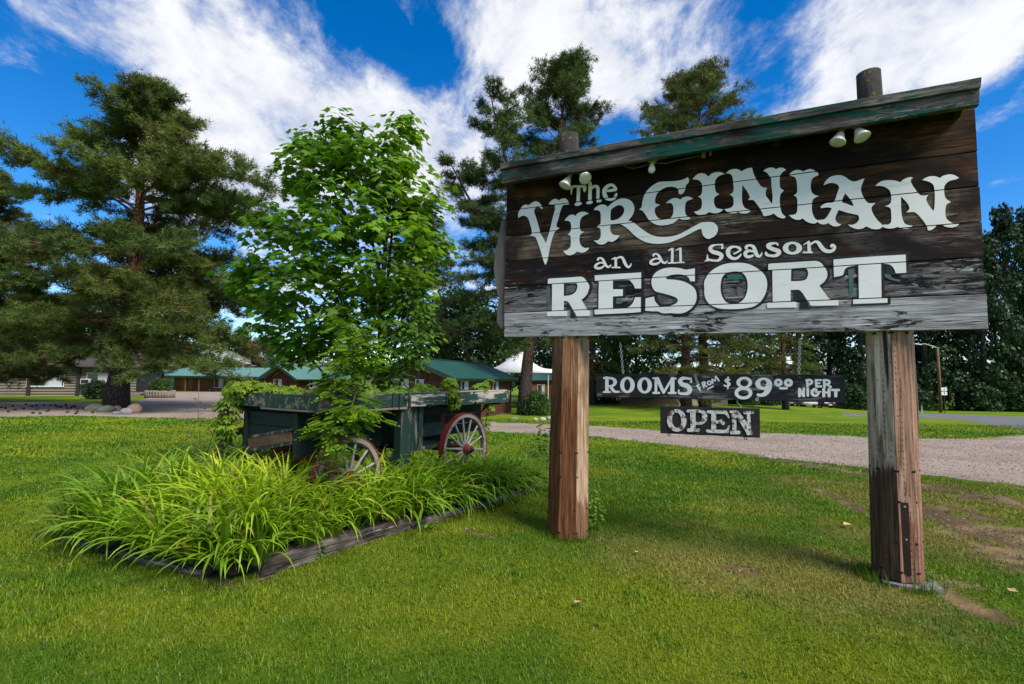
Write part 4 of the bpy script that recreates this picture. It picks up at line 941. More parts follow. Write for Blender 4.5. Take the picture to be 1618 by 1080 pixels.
rs('M2', [], [((1035,312,134,98),(1035,318,70,60)), ((1022,490,152,112),(1022,494,90,56))])
rs('M2', [[(1455,345,54),(1448,420,50),(1395,500,40),(1320,530,28),(1260,520,24)]], [((1365,335,142,106),(1362,328,56,58))])
rs('M3', [], [((322,315,72,68),(322,310,22,20))]); rs('M3', [], [((492,318,78,70),(492,316,20,20))]); rs('M3', [[(345,410,20),(472,410,20)]])
rs('M3', [[(812,265,22),(820,385,22)],[(790,275,18),(860,270,20),(895,305,22),(860,340,20),(820,345,18)]])
rs('M3', [[(965,265,22),(970,390,22)],[(950,272,16),(1055,272,16)],[(970,325,14),(1030,325,14)],[(970,380,18),(1060,380,18)]])
rs('M3', [[(1100,265,22),(1110,395,24)],[(1085,272,16),(1160,275,20),(1195,305,22),(1160,340,20),(1110,345,18)],[(1150,340,20),(1220,395,20)]])
rs('M3', [[(680,415,22),(680,550,24)],[(680,420,24),(745,540,24)],[(755,410,20),(755,550,22)]])
rs('M3', [[(822,410,22),(825,540,22)]]); rs('M3', [[(980,440,18),(930,430,24),(895,480,26),(920,530,24),(980,530,22),(1005,490,22)],[(950,475,14),(1045,470,12)]])
rs('M3', [[(1095,420,26),(1095,550,26)],[(1185,420,26),(1185,550,26)],[(1095,482,18),(1185,482,18)]]); rs('M3', [[(1230,440,20),(1360,440,20)],[(1300,440,28),(1300,550,28)]])
M_SMEAR = mat_paint('pale_smear', (.30, .29, .29), (.06, .055, .055), 2, .50, .08, .8, 2.0)
strokes('M2', [[(200,182,22),(225,270,22),(262,380,20),(300,485,16)],[(300,475,12),(430,462,6)]], M_SMEAR, 'pale_smear', rfn, (), ROOMS, -.0008)
strokes('M2', [[(1290,560,14),(1260,590,26),(1250,612,34)]], M_SMEAR, 'pale_smear', rfn, (), ROOMS, -.0008)
OPEN, ofn, oc = hang_board('hanging_open_sign', 'small black board with flaking white letters reading OPEN under the rate plank', ((1043, 641.5), (1200.5, 645.5), (1201, 691.5), (1043.5, 684)), RF + .01, .035, M_OB)
def os_(c, sts, rings=()): strokes(c, sts, M_RUST, 'raised_letter', ofn, (), OPEN, -.008, rings)
os_('N1', [], [((455,598,238,275,32,-.06),(452,590,112,188,32,-.06))])
os_('N1', [[(845,370,68),(850,850,60)],[(715,370,34),(860,370,34)],[(730,835,44),(990,835,44)],[(850,370,36),(1020,375,36),(1120,440,60),(1125,570,65),(1050,660,40),(900,670,36)]])
os_('N2', [[(195,400,60),(195,850,60)],[(50,390,36),(460,400,44)],[(480,390,40),(550,500,24),(570,550,8)],[(260,640,34),(340,630,36),(390,590,20)],[(30,830,20),(90,860,40),(540,870,40)],[(500,860,40),(560,770,30),(600,710,10)]], [((420,665,46,46),None)])
os_('N2', [[(690,380,55),(700,880,50)],[(600,390,30),(760,380,40)],[(620,890,46),(820,890,44)],[(740,400,60),(900,620,70),(1060,880,70)],[(1045,430,42),(1055,820,48)],[(940,410,36),(1160,400,34)],[(1020,910,50),(1140,900,40)]])
# chains and hooks
M_ZINC = mat_plain('galvanised', (.62, .62, .60), (.40, .40, .40), 40, .5, .1, .15)
def chain(a, b, parent, o, link_l=.034, wire=.0042):
    a = Vector(a) - o; b = Vector(b) - o; L = (b - a).length; n = max(2, int(round(L/(link_l*.72)))); d = (b - a).normalized()
    side = Vector((1, 0, 0)); mb = MB()
    for k in range(n):
        c = a + (b - a)*((k + .5)/n); u = side if k % 2 else Vector((0, 1, 0)); r = link_l*.30; hl = L/n*.62
        pts = []
        for q in range(12):
            t = 2*math.pi*q/12; pts.append(c + u*r*math.cos(t) + d*(math.sin(t)*r + (hl - r if math.sin(t) > 0 else -(hl - r) if math.sin(t) < 0 else 0)))
        mb.tube(pts + [pts[0]], wire, 5, False)
    mb.build('chain', M_ZINC, parent)
def local(px, py, y): q = S(px, py, y); return Vector((q[0], y, q[1]))
ro = Vector((rc[0], RF, rc[1])); oo = Vector((oc[0], RF + .01, oc[1])); yc = RF + .022
for p0, p1 in (((980, 541), (985, 592)), ((1264, 535), (1262, 594))):
    chain(local(*p0, yc), local(*p1, yc), ROOMS, ro)
    q = local(*p1, yc) - ro; MB().tube([q + Vector((0, 0, -.02)), q + Vector((0, 0, .012))], .004, 6).build('eye_screw', M_ZINC, ROOMS)
for p0, p1 in (((1071, 630), (1072, 643)), ((1166, 633), (1169, 647))):
    a = local(*p0, yc) - oo; b = local(*p1, yc) - oo; mid = (a + b)/2
    MB().tube([a + Vector((0, 0, .006)), a + Vector((-.012, 0, -.012)), mid + Vector((.012, 0, 0)), mid + Vector((.016, 0, -.012)), b + Vector((.012, 0, .012)), b, b + Vector((-.003, 0, -.01))], .0038, 6).build('hook', M_ZINC, OPEN)
for p in ((1057, 686.5), (1178, 692)):
    c = local(*p, yc) - oo; MB().tube([c + Vector((.012*math.cos(t), 0, .012*math.sin(t))) for t in np.linspace(0, 2*math.pi, 11)], .0034, 6, False).build('eye_ring', M_BOLT, OPEN)
# ------------------------------------------------------------------ farm wagon in the flower bed
WG_A = math.atan2(.85, .53)                          # heading of its long axis
WG_O = Vector((-1.91, 5.0, float(T(-1.91, 5.0)) + .09))
WAGON = thing('farm_wagon', 'old green painted wooden farm wagon with red wheels standing in the flower bed', 'wagon', WG_O, WG_A)
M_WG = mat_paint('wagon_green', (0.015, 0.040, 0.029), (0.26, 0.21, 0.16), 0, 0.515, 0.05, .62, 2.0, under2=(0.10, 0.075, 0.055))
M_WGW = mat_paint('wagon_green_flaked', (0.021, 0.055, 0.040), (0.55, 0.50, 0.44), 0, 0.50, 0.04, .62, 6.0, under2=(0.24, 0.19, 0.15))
M_WGD = mat_paint('wagon_green_shaded', (0.0045, 0.017, 0.0125), (0.035, 0.024, 0.017), 0, 0.60, 0.06, .7, 9.0)  # darker copy of the green: shade of front and underside put into the paint
M_WGV = mat_paint('wagon_green_upright', (0.014, 0.038, 0.027), (0.26, 0.21, 0.16), 2, 0.52, 0.05, .62, 4.0)
M_RED = mat_paint('wheel_red', (0.21, 0.028, 0.018), (0.10, 0.065, 0.05), 0, 0.60, 0.06, .6, 1.0)
M_RIM = mat_wood('rim_timber', (0.42, 0.36, 0.32), (0.16, 0.12, 0.10), 0, 20, seed=2, knots=False)
M_SPK = mat_wood('spoke_timber', (0.46, 0.41, 0.37), (0.19, 0.155, 0.135), 2, 24, seed=5, knots=False)
M_BRN = mat_wood('bare_plank', (0.17, 0.092, 0.052), (0.05, 0.028, 0.018), 0, 22, seed=12)
M_IRON = mat_plain('wagon_iron', (0.03, 0.027, 0.025), (0.012, 0.011, 0.01), 30, .6, .3, .5)
RL = 3.55; RW = 1.77
def rot_y(a): return Matrix.Rotation(a, 3, 'Y')
# deck
for k in range(7):
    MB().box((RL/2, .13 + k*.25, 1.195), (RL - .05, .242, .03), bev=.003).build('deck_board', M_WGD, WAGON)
for x in (.18, 1.22, 2.25, 3.3):
    MB().box((x, RW/2, 1.135), (.09, RW - .04, .085), bev=.006).build('cross_bearer', M_WGD, WAGON)
def rail(x0, x1, z0, z1, y, mat, th=.045, dz=0.0, name='side_board'):
    n = 12; V = []; Fc = []; rr = random.Random(int(x0*100) + 3)
    for k in range(n+1):
        t = k/n; x = x0 + (x1-x0)*t; a = z0 + dz*t + rr.uniform(-.004, .004); b = z1 + dz*t + rr.uniform(-.004, .004)
        V += [(x, y, a), (x, y, b), (x, y + th, b), (x, y + th, a)]
    for k in range(n):
        for q in range(4): Fc.append((k*4+q, k*4+(q+1) % 4, (k+1)*4+(q+1) % 4, (k+1)*4+q))
    Fc += [[0, 1, 2, 3], [n*4+3, n*4+2, n*4+1, n*4]]
    return MB().add(V, Fc).build(name, mat, WAGON)
ZT = 1.31
rail(.03, 1.16, 1.155, ZT, -.005, M_WG); rail(1.22, 1.98, 1.145, ZT + .005, -.005, M_WGW); rail(2.18, 3.52, 1.125, ZT - .005, -.004, M_WGW, dz=.005)
rail(0, RL, 1.155, ZT, RW - .04, M_WG)
# pale weathered capping on the rear side board
V = []
MB().box((2.85, .022, ZT + .004), (1.25, .06, .016), bev=.003).build('capping_strip', mat_wood('bleached_cap', (.62, .56, .48), (.30, .25, .2), 0, 20, seed=3), WAGON)
# front and rear rails (run across)
for x, m in ((-.012, M_WG), (RL - .035, M_WG)):
    MB().box((x + .02, RW/2, (1.155 + ZT)/2), (.045, RW + .02, ZT - 1.155), bev=.005).build('end_board', m, WAGON)
MB().box((.012, RW*.30, 1.145), (.05, RW*.56, .018)).build('end_strip', mat_wood('bleached_strip', (.34, .28, .23), (.15, .11, .09), 1, 20, seed=8), WAGON)
for x in (.98, 1.09, 1.245, 1.955):                 # stake brackets on the side boards
    MB().box((x, -.016, (1.14 + ZT)/2), (.035, .022, ZT - 1.13), bev=.004).build('stake_iron', M_WG, WAGON)
for x in (.5, 1.06, 1.6, 2.6):
    MB().box((x, -.02, 1.14), (.02, .03, .05), bev=.004).build('clip', M_IRON, WAGON)
MB().box((.72, .03, 1.135), (.95, .12, .022)).build('sill_strip', mat_wood('sill_bleached', (.36, .30, .25), (.16, .12, .1), 0, 20, seed=9), WAGON)
# body box under the deck
B0, B1, BZ = .44, 1.38, .66
for y in (B0, B1):
    for k in range(3):
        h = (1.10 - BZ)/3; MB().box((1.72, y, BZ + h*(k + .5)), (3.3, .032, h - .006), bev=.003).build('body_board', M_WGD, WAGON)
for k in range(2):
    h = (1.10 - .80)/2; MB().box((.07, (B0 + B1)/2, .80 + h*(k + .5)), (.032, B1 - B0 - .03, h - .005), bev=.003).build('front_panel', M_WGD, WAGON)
for y in (B0, B1): MB().box((.05, y, .87), (.06, .06, .48), bev=.005).build('corner_post', M_WGD, WAGON)
# slipped brown plank with a green frame on the front
R_ = Matrix.Rotation(math.radians(-10), 3, 'X')
MB().box((.030, .89, .80), (.03, .80, .115), R_, .003).build('slipped_plank', mat_wood('brown_plank', (0.19, 0.10, 0.058), (0.06, 0.034, 0.022), 1, 22, seed=12), WAGON)
MB().box((.028, .89, .722), (.034, .84, .03), R_, .003).build('plank_frame', M_WGV, WAGON)
MB().box((.028, .86, .875), (.034, .80, .03), R_, .003).build('plank_frame', M_WGV, WAGON)
MB().box((1.72, .91, BZ - .03), (3.2, .09, .07), bev=.008).build('reach_pole', M_RED, WAGON)
# side cupboard between the wheels: upright, planks, ledger
px_ = 1.22
MB().box((px_, .075, .80), (.15, .13, .80), bev=.012).build('upright', M_WGV, WAGON)
MB().box((px_, .075, .26), (.145, .125, .30), bev=.01).build('upright_foot', mat_wood('bare_foot', (.48, .42, .35), (.25, .2, .16), 2, 16, seed=3), WAGON)
MB().box((px_ + .19, .10, .86), (.20, .03, .56), bev=.004).build('cupboard_plank', M_WGV, WAGON)
MB().box((px_ + .335, .09, .86), (.075, .045, .56), bev=.004).build('cupboard_plank', M_WGV, WAGON)
MB().box((px_ + .70, .10, .60), (.75, .045, .045), bev=.005).build('ledger', M_WGV, WAGON)
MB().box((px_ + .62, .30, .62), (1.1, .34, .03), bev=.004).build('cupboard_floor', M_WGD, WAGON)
for k in range(9):
    MB().box((.55 + k*.105, B0 - .022, .80), (.098, .014, .30), bev=.003).build('lining_board', M_WGD, WAGON)
MB().box((px_ + .75, B0 - .03, .78), (.85, .02, .18), bev=.004).build('grey_panel', mat_paint('panel_grey_green', (0.06, 0.085, 0.07), (0.12, 0.1, 0.08), 0, .58, .06, .7, 3), WAGON)
for a, b in (((.50, .16, 1.13), (.44, .32, .72)), ((1.9, .14, 1.13), (1.72, .34, .64)), ((3.05, .02, 1.13), (2.80, .40, .70)), ((1.02, .2, 1.12), (.93, .42, .68))):
    MB().tube([a, b], .010, 6).build('stay_rod', M_IRON, WAGON)
def wheel(x, y, r, nsp, lean=0.0, label=None):
    w = link('wheel', None, WAGON); w.location = (x, y, r); w.rotation_euler = (0, random.Random(x).uniform(0, .4), 0)
    if label: tag(w, label)
    n = 44; ro, ri, hw = r - .010, r - .066, .036
    def ringmesh(r0, r1, w0, w1, e=.006):
        mb = MB(); V = []; Fc = []
        prof = [(r0, -w0), (r0, w0), (r1 + e, w1), (r1, w1 - e), (r1, -w1 + e), (r1 + e, -w1)]
        for k in range(n):
            a = 2*math.pi*k/n
            for rr_, yy in prof: V.append((math.cos(a)*rr_, yy, math.sin(a)*rr_))
        q = len(prof)
        for k in range(n):
            for j in range(q): Fc.append((k*q+j, k*q+(j+1) % q, ((k+1) % n)*q+(j+1) % q, ((k+1) % n)*q+j))
        return mb.add(V, Fc)
    ringmesh(ro, ri, hw, hw).build('rim', M_RIM, w)
    ringmesh(r, r - .012, .043, .043, .003).build('tyre', M_RED, w)
    MB().lathe([(.030, -.13), (.055, -.12), (.062, -.06), (.082, -.035), (.082, .035), (.06, .06), (.055, .12)], (0, 0, 0), (0, 1, 0), 18).build('hub', M_RED, w, True)
    MB().lathe([(.026, -.16), (.03, -.13), (.03, -.1)], (0, 0, 0), (0, 1, 0), 12).build('axle_cap', M_IRON, w, True)
    sm = None
    for k in range(nsp):
        a = 2*math.pi*k/nsp + .1; d = Vector((math.cos(a), 0, math.sin(a)))
        if sm is None:
            mb = MB(); L0, L1 = .07, ri + .006
            V = []; Fc = []; m = 6
            ws = [(.019, .024), (.021, .022), (.016, .017), (.0135, .015), (.0135, .015), (.016, .016)]
            for q in range(m):
                t = L0 + (L1 - L0)*q/(m-1)
                for j in range(8):
                    b = 2*math.pi*j/8; V.append((math.cos(b)*ws[q][0], math.sin(b)*ws[q][1] - .018*(1 - q/(m-1)), t))
            for q in range(m-1):
                for j in range(8): Fc.append((q*8+j, q*8+(j+1) % 8, (q+1)*8+(j+1) % 8, (q+1)*8+j))
            sm = mb.add(V, Fc).mesh('spoke', M_SPK, True)
        o = link('spoke', sm, w); o.rotation_euler = (0, math.pi/2 - a, 0)
    return w
wheel(.38, .02, .435, 12); wheel(2.40, .02, .505, 14); wheel(.38, RW + .10, .435, 12); wheel(2.40, RW - .02, .505, 14)
for x, r in ((.38, .435), (2.40, .505)):
    MB().box((x, RW/2, r), (.09, RW - .16, .11), bev=.01).build('axle', M_RED, WAGON)
    MB().box((x, RW/2, r + (1.10 - r)*.42), (.10, .95, (1.09 - r)*.8), bev=.01).build('bolster', M_RED, WAGON)

# ------------------------------------------------------------------ timbers round the bed
M_TIMB = mat_board('edging_timber', (.34, .29, .25), (.15, .115, .092), (.04, .029, .022), (.02, .014, .011), .60, 21, (.42, .38, .34), .62)
def timber(a, b, w, h, label, seed, group=None):
    a = np.array(a); b = np.array(b); L = float(np.hypot(*(b - a))); rz = math.atan2(b[1]-a[1], b[0]-a[0]); c = (a + b)/2
    rr = random.Random(seed); n = 18; V = []; Fc = []; e = .018
    for k in range(n+1):
        x = -L/2 + L*k/n; j = lambda s=.006: rr.uniform(-s, s)
        wz = float(T(*(a + (b-a)*k/n))) - float(T(*c))
        ring = [(-w/2, 0), (-w/2, h - e), (-w/2 + e, h), (w/2 - e, h), (w/2, h - e), (w/2, 0)]
        V += [(x + (rr.uniform(-.02, .02) if k in (0, n) else 0), p + j(), q*(1 + (j(.03) if q else 0)) + wz - .03) for p, q in ring]
    for k in range(n):
        for q in range(6): Fc.append((k*6+q, k*6+(q+1) % 6, (k+1)*6+(q+1) % 6, (k+1)*6+q))
    Fc += [list(range(6)), [n*6+q for q in range(6)][::-1]]
    me = MB().add(V, Fc).mesh('landscape_timber', M_TIMB)
    o = link('landscape_timber', me, None, (c[0], c[1], float(T(*c))), (0, 0, rz)); tag(o, label, 'timber', group)
u = (BED_R - BED_F)/np.hypot(*(BED_R - BED_F)); Lr = np.hypot(*(BED_R - BED_F)); nrm_ = np.array([u[1], -u[0]])
timber(BED_F + u*.18, BED_F + u*1.72, .20, .155, 'thick split grey timber at the front corner of the lily bed', 1)
timber(BED_F + u*1.76 + nrm_*.02, BED_F + u*3.0, .15, .10, 'dark middle timber edging the lily bed beside the lawn', 2)
timber(BED_F + u*3.03 - nrm_*.02, BED_F + u*Lr, .14, .085, 'thin timber edging the lily bed nearest the reddish post', 3)
ul = (BED_L - BED_F)/np.hypot(*(BED_L - BED_F)); Ll = np.hypot(*(BED_L - BED_F))
timber(BED_F + ul*.25, BED_F + ul*(Ll - .1), .15, .07, 'long shaded timber under drooping lily leaves facing the open lawn', 4)

# ------------------------------------------------------------------ leaf clouds
def rot_from(zdir, spin):
    """rotation matrices (n,3,3) taking local +Z to zdir with a spin about it"""
    z = zdir/np.linalg.norm(zdir, axis=1, keepdims=True)
    ref = np.where(np.abs(z[:, 2:3]) > .95, np.array([[1.0, 0, 0]]), np.array([[0, 0, 1.0]]))
    x = np.cross(ref, z); x /= np.linalg.norm(x, axis=1, keepdims=True) + 1e-9; y = np.cross(z, x)
    c, s = np.cos(spin)[:, None], np.sin(spin)[:, None]
    return np.stack([x*c + y*s, -x*s + y*c, z], -1)
def stamp(tv, tf, pos, R, sc, col):
    """copies of a template as one vertex / face / colour set"""
    tv = np.asarray(tv, float); tf = np.asarray(tf, int); n = len(pos); k = len(tv)
    V = np.einsum('nij,kj->nki', R, tv)*np.asarray(sc).reshape(n, 1, 1) + pos[:, None]
    Fc = tf[None] + (np.arange(n)*k)[:, None, None]
    return V.reshape(-1, 3), Fc.reshape(-1, tf.shape[1]), np.repeat(col, k, 0)
def leaf_mesh(name, parts, mat):
    V = []; Fc = []; Cc = []; b = 0
    for v, f, c in parts: V.append(v); Fc.append(f + b); Cc.append(c); b += len(v)
    return mesh_from(name, np.concatenate(V), np.concatenate(Fc), mat, False, np.concatenate(Cc))
M_LILY = mat_leaf('lily_leaf', .42, .36, .35); M_MAPLE = mat_leaf('maple_leaf', .45, .46, .3); M_LEAF = mat_leaf('broad_leaf', .5, .35, .25)
M_NEEDLE = mat_leaf('pine_needle', .6, .18, .15)

# ---- daylilies
def lily_leaves(rng, cx, cy, cz, n, L0, tone, out=None):
    """arching strap leaves of one clump -> V,F,C"""
    seg = 7; az = rng.uniform(0, 2*np.pi, n)
    lowk = 0.0
    if out is not None:
        az = np.arctan2(np.sin(az) + out[1], np.cos(az) + out[0]); lowk = .55*min(1, float(np.hypot(*out)))
    L = L0*rng.uniform(.6, 1.12, n); tilt = rng.uniform(.05, .60 + lowk, n); arch = rng.uniform(1.3, 2.9, n); w = rng.uniform(.010, .0185, n)
    r0 = rng.uniform(0, .05, n); x = cx + np.cos(az)*r0; y = cy + np.sin(az)*r0; z = np.full(n, cz); th = np.pi/2 - tilt
    V = np.zeros((n, (seg+1)*2, 3)); sx, sy = -np.sin(az), np.cos(az); tw = rng.uniform(-.5, .5, n)
    for k in range(seg+1):
        t = k/seg; ww = w*np.clip(1.0 - max(0, t - .35)**1.6*2.0, 0.02, 1)*(.7 + .3*min(1, t*6))
        for s, sg in ((0, -1), (1, 1)):
            V[:, k*2+s, 0] = x + sg*sx*ww; V[:, k*2+s, 1] = y + sg*sy*ww; V[:, k*2+s, 2] = z + sg*tw*ww*.9
        dl = L/seg; x = x + np.cos(az)*np.cos(th)*dl; y = y + np.sin(az)*np.cos(th)*dl; z = z + np.sin(th)*dl
        th = th - arch/seg*(.35 + 1.3*t); 
    q = np.array([[2*k, 2*k+1, 2*k+3, 2*k+2] for k in range(seg)])
    Fc = q[None] + (np.arange(n)*(seg+1)*2)[:, None, None]
    c = tone[None]*rng.uniform(.7, 1.3, (n, 1)); yl = rng.random(n) < .06; c[yl] = np.array([.42, .36, .07])*rng.uniform(.7, 1.1, (yl.sum(), 1))
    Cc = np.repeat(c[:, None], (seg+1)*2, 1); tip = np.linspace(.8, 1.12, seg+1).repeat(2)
    return V.reshape(-1, 3), Fc.reshape(-1, 4), (Cc*tip[None, :, None]).reshape(-1, 3)
def build_lilies():
    rng = np.random.default_rng(12); parts = []
    gu = np.arange(.004, .995, .047); gv = np.arange(.002, .99, .062)
    for u_ in gu:
        for v_ in gv:
            u2, v2 = u_ + rng.uniform(-.025, .025), v_ + rng.uniform(-.03, .03)
            p = BED_F*(1-u2)*(1-v2) + BED_R*u2*(1-v2) + BED_L*(1-u2)*v2 + BED_B*u2*v2
            lp = (Vector((p[0], p[1], 0)) - Vector((WG_O.x, WG_O.y, 0))); lx = lp.x*math.cos(WG_A) + lp.y*math.sin(WG_A); ly = -lp.x*math.sin(WG_A) + lp.y*math.cos(WG_A)
            if .2 < lx < RL and .16 < ly < RW - .1: continue
            if v2 > .75 and u2 > .45: continue
            ou = np.zeros(2) + nrm_*(.75 if u2 > .40 else .25)*(v2 < .12) - u*.45*(u2 < .07)
            warm = float(fbm(p[0], p[1], .9, 61)); mid = math.exp(-((u2 - .22)/.22)**2 - ((v2 - .35)/.3)**2)
            tone = np.array([.160, .300, .016])*(.70 + .6*warm) + np.array([.22, .18, .004])*mid
            L0 = .86 + .20*rng.random() - (.26 if (abs(ly) < .35 and lx > 1.7) else .08 if (abs(ly) < .35 and lx > 0) else 0)
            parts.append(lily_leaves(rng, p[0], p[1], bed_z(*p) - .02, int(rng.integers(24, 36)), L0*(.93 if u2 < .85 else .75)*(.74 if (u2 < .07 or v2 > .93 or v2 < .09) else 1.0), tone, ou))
    for q in np.arange(.62, .985, .022):
        p = BED_F + (BED_R - BED_F)*q - nrm_*rng.uniform(.10, .2); parts.append(lily_leaves(rng, p[0], p[1], bed_z(*p) - .02, int(rng.integers(14, 22)), rng.uniform(.55, .8), np.array([.135, .255, .016])*rng.uniform(.8, 1.2), nrm_*1.0))
    o = link('daylily_bed', leaf_mesh('daylily_bed', parts, M_LILY)); tag(o, 'dense mass of arching bright green daylily leaves filling the bed', 'daylilies', kind='stuff')
    # clumps that stand apart from the mass
    for (px, py), n, L0, lab in (((158, 832), 50, .72, 'big daylily clump at the outer left corner of the bed'), ((392, 896), 60, .78, 'daylily clump spilling over the front corner beside the split timber'), ((285, 868), 12, .52, 'small stray daylily shoot in front of the shaded timber'), ((560, 845), 10, .36, 'small stray daylily on the lawn side of the split timber')):
        p = ground(px, py); v, f, c = lily_leaves(rng, 0, 0, 0, n, L0, np.array([.125, .25, .018]))
        root = link('daylily_clump', leaf_mesh('daylily_clump', [(v, f, c)], M_LILY), None, (p.x, p.y, p.z)); tag(root, lab, 'daylily')
build_lilies()

# ---- leaf templates
def maple_template():
    out = [(0, -.02), (.10, .06), (.34, .02), (.27, .14), (.50, .30), (.36, .34), (.40, .46), (.24, .46), (.16, .44), (.19, .62), (.10, .62), (0, .92)]
    pts = out + [(-x, y) for x, y in out[-2:0:-1]]
    V = [(0, .30, .035)] + [(x, y, -.10*abs(x) - .10*max(0, y - .4)) for x, y in pts]; n = len(pts)
    return np.array(V), np.array([(0, i+1, (i+1) % n + 1) for i in range(n)])
def oval_template(w=.32):
    V = [(0, 0, 0), (w*.8, .32, -.04), (w*.7, .65, -.06), (0, 1, -.14), (-w*.7, .65, -.06), (-w*.8, .32, -.04), (0, .45, .05)]
    return np.array(V, float), np.array([(6, i, (i+1) % 6) for i in range(6)])
def pinnate_template(n=7):
    V = []; Fc = []
    for k in range(n):
        y = .16 + .84*k/n; droop = -.16*y*y; L = .30*(1 - .35*abs(k/n - .45)); w = .10
        for s in (-1, 1):
            b = len(V); V += [(0, y, droop), (s*L*.5, y + w*.9, droop + .02), (s*L, y + .06, droop - .03), (s*L*.5, y - w*.7, droop + .02)]; Fc += [(b, b+1, b+2), (b, b+2, b+3)]
    b = len(V); V += [(0, 1.0, -.22), (w, 1.12, -.24), (0, 1.26, -.30), (-w, 1.12, -.24)]; Fc += [(b, b+1, b+2), (b, b+2, b+3)]
    b = len(V); V += [(-.012, 0, 0), (.012, 0, 0), (.006, 1.0, -.22), (-.006, 1.0, -.22)]; Fc += [(b, b+1, b+2), (b, b+2, b+3)]
    return np.array(V, float), np.array(Fc)
def palmate_template():
    V = []; Fc = []
    for a, L in ((0, 1.0), (.75, .9), (-.75, .9), (1.6, .62), (-1.6, .62)):
        c, s = math.sin(a), math.cos(a); b = len(V)
        for (r, w, z) in ((.08, 0, 0), (.5, .20, -.04), (1.0, 0, -.22), (.5, -.20, -.04), (.5, 0, .05)):
            V.append((c*r*L + s*w*L, s*r*L - c*w*L, z*L))
        Fc += [(b+4, b, b+1), (b+4, b+1, b+2), (b+4, b+2, b+3), (b+4, b+3, b)]
    return np.array(V, float), np.array(Fc)
def hang_rot(rng, n, outward, droop=.5, jit=.5):
    """leaf frames: blade (local +Y) points outward and down, face (local +Z) up and out"""
    y = outward*np.array([1, 1, 0]) + rng.normal(0, jit, (n, 3)); y[:, 2] = -droop*np.linalg.norm(y[:, :2], axis=1)*rng.uniform(.1, 1.6, n); y /= np.linalg.norm(y, axis=1, keepdims=True)
    up = np.array([0, 0, 1.0]) + outward*.55 + rng.normal(0, .28, (n, 3)); z = up - y*(up*y).sum(1, keepdims=True); z /= np.linalg.norm(z, axis=1, keepdims=True); x = np.cross(y, z)
    return np.stack([x, y, z], -1)

# ---- maple behind the wagon: crown outlined by overlapping lobes
def build_maple():
    rng = np.random.default_rng(31); D = 7.9
    base = Vector((-2.05, D, float(T(-2.05, D))))
    root = thing('maple_tree', 'young bright green maple tree rising behind the wagon', 'tree', base)
    lobes = [(555, 238, 52, 50, -.1), (505, 222, 36, 34, 0), (630, 228, 36, 46, 0), (592, 262, 60, 52, -.2), (500, 290, 60, 56, -.1), (560, 310, 85, 70, -.5), (640, 305, 55, 60, -.2), (480, 258, 30, 42, .1), (665, 350, 36, 55, 0), (585, 390, 100, 75, -.7), (500, 380, 70, 66, -.4), (440, 398, 52, 56, 0), (430, 450, 55, 50, .1), (405, 432, 34, 26, .1), (500, 465, 80, 62, -.4), (580, 470, 85, 64, -.7), (655, 430, 50, 66, -.1), (455, 520, 55, 40, 0), (540, 545, 70, 50, -.2), (620, 540, 60, 60, -.2), (425, 345, 26, 22, .2), (690, 392, 22, 24, .1), (640, 196, 18, 16, .1), (540, 204, 20, 18, .1), (470, 560, 40, 26, 0)]
    tv, tf = maple_template(); P = []; O = []; Tn = []
    for px, py, rx, ry, dy in lobes:
        c = at(px, py, D + dy); r = np.array([rx/F*D, rx/F*D*.95, ry/F*D]); n = int(rx*ry*.0068) + 6
        d = rng.normal(0, 1, (n, 3)); d /= np.linalg.norm(d, axis=1, keepdims=True); ctr = np.array(c) + d*r*rng.uniform(.35, 1.0, (n, 1))**.5
        for q, dd in zip(ctr, d):                       # a spray of leaves round each twig end
            k = int(rng.integers(8, 17)); e = rng.normal(0, 1, (k, 3))*np.array([.115, .115, .07]); tone = rng.uniform(.62, 1.35)
            P.append(q + e); o_ = dd*.5 + e*6; O.append(o_/np.linalg.norm(o_, axis=1, keepdims=True)); Tn.append(np.full(k, tone))
    P = np.concatenate(P) - np.array(base); O = np.concatenate(O); Tn = np.concatenate(Tn); n = len(P); print('maple leaves', n)
    # gather leaves into sprays so that gaps open between them
    R = hang_rot(rng, n, O, .75, .35); sc = rng.uniform(.11, .19, n)
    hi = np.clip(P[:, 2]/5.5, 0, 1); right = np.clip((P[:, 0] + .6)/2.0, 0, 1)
    g = np.array([.095, .210, .013])*(1 - right[:, None]*.7) + np.array([.180, .290, .013])*right[:, None]*.7  # crown yellower and lighter to the right: sunlit side put into leaf colour
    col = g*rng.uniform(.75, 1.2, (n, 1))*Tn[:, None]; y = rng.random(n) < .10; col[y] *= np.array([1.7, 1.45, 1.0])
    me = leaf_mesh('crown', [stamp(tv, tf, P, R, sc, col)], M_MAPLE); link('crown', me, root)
    bark = mat_bark('maple_bark', (.10, .085, .07), (.05, .042, .035), 12); mb = MB()
    mb.tube([(0, 0, -.05), (.03, 0, .8), (0, -.05, 1.6), (-.05, -.1, 2.6), (.0, -.1, 3.8), (.02, 0, 4.7)], [.075, .065, .055, .045, .03, .012], 9); mb.build('trunk', bark, root, True)
    for px, py, z0 in ((505, 230, 2.4), (632, 220, 2.6), (430, 445, 1.2), (660, 400, 1.4), (500, 380, 1.5), (610, 330, 1.9), (455, 520, .8), (560, 250, 3.0), (425, 350, 1.8)):
        e = at(px, py, D + rng.uniform(-.3, .3)) - base; s = Vector((0, -.05, z0)); m = s.lerp(e, .5) + Vector((0, 0, -.12))
        MB().tube([s, m, e], [.032, .02, .007], 6).build('limb', bark, root, True)
build_maple()

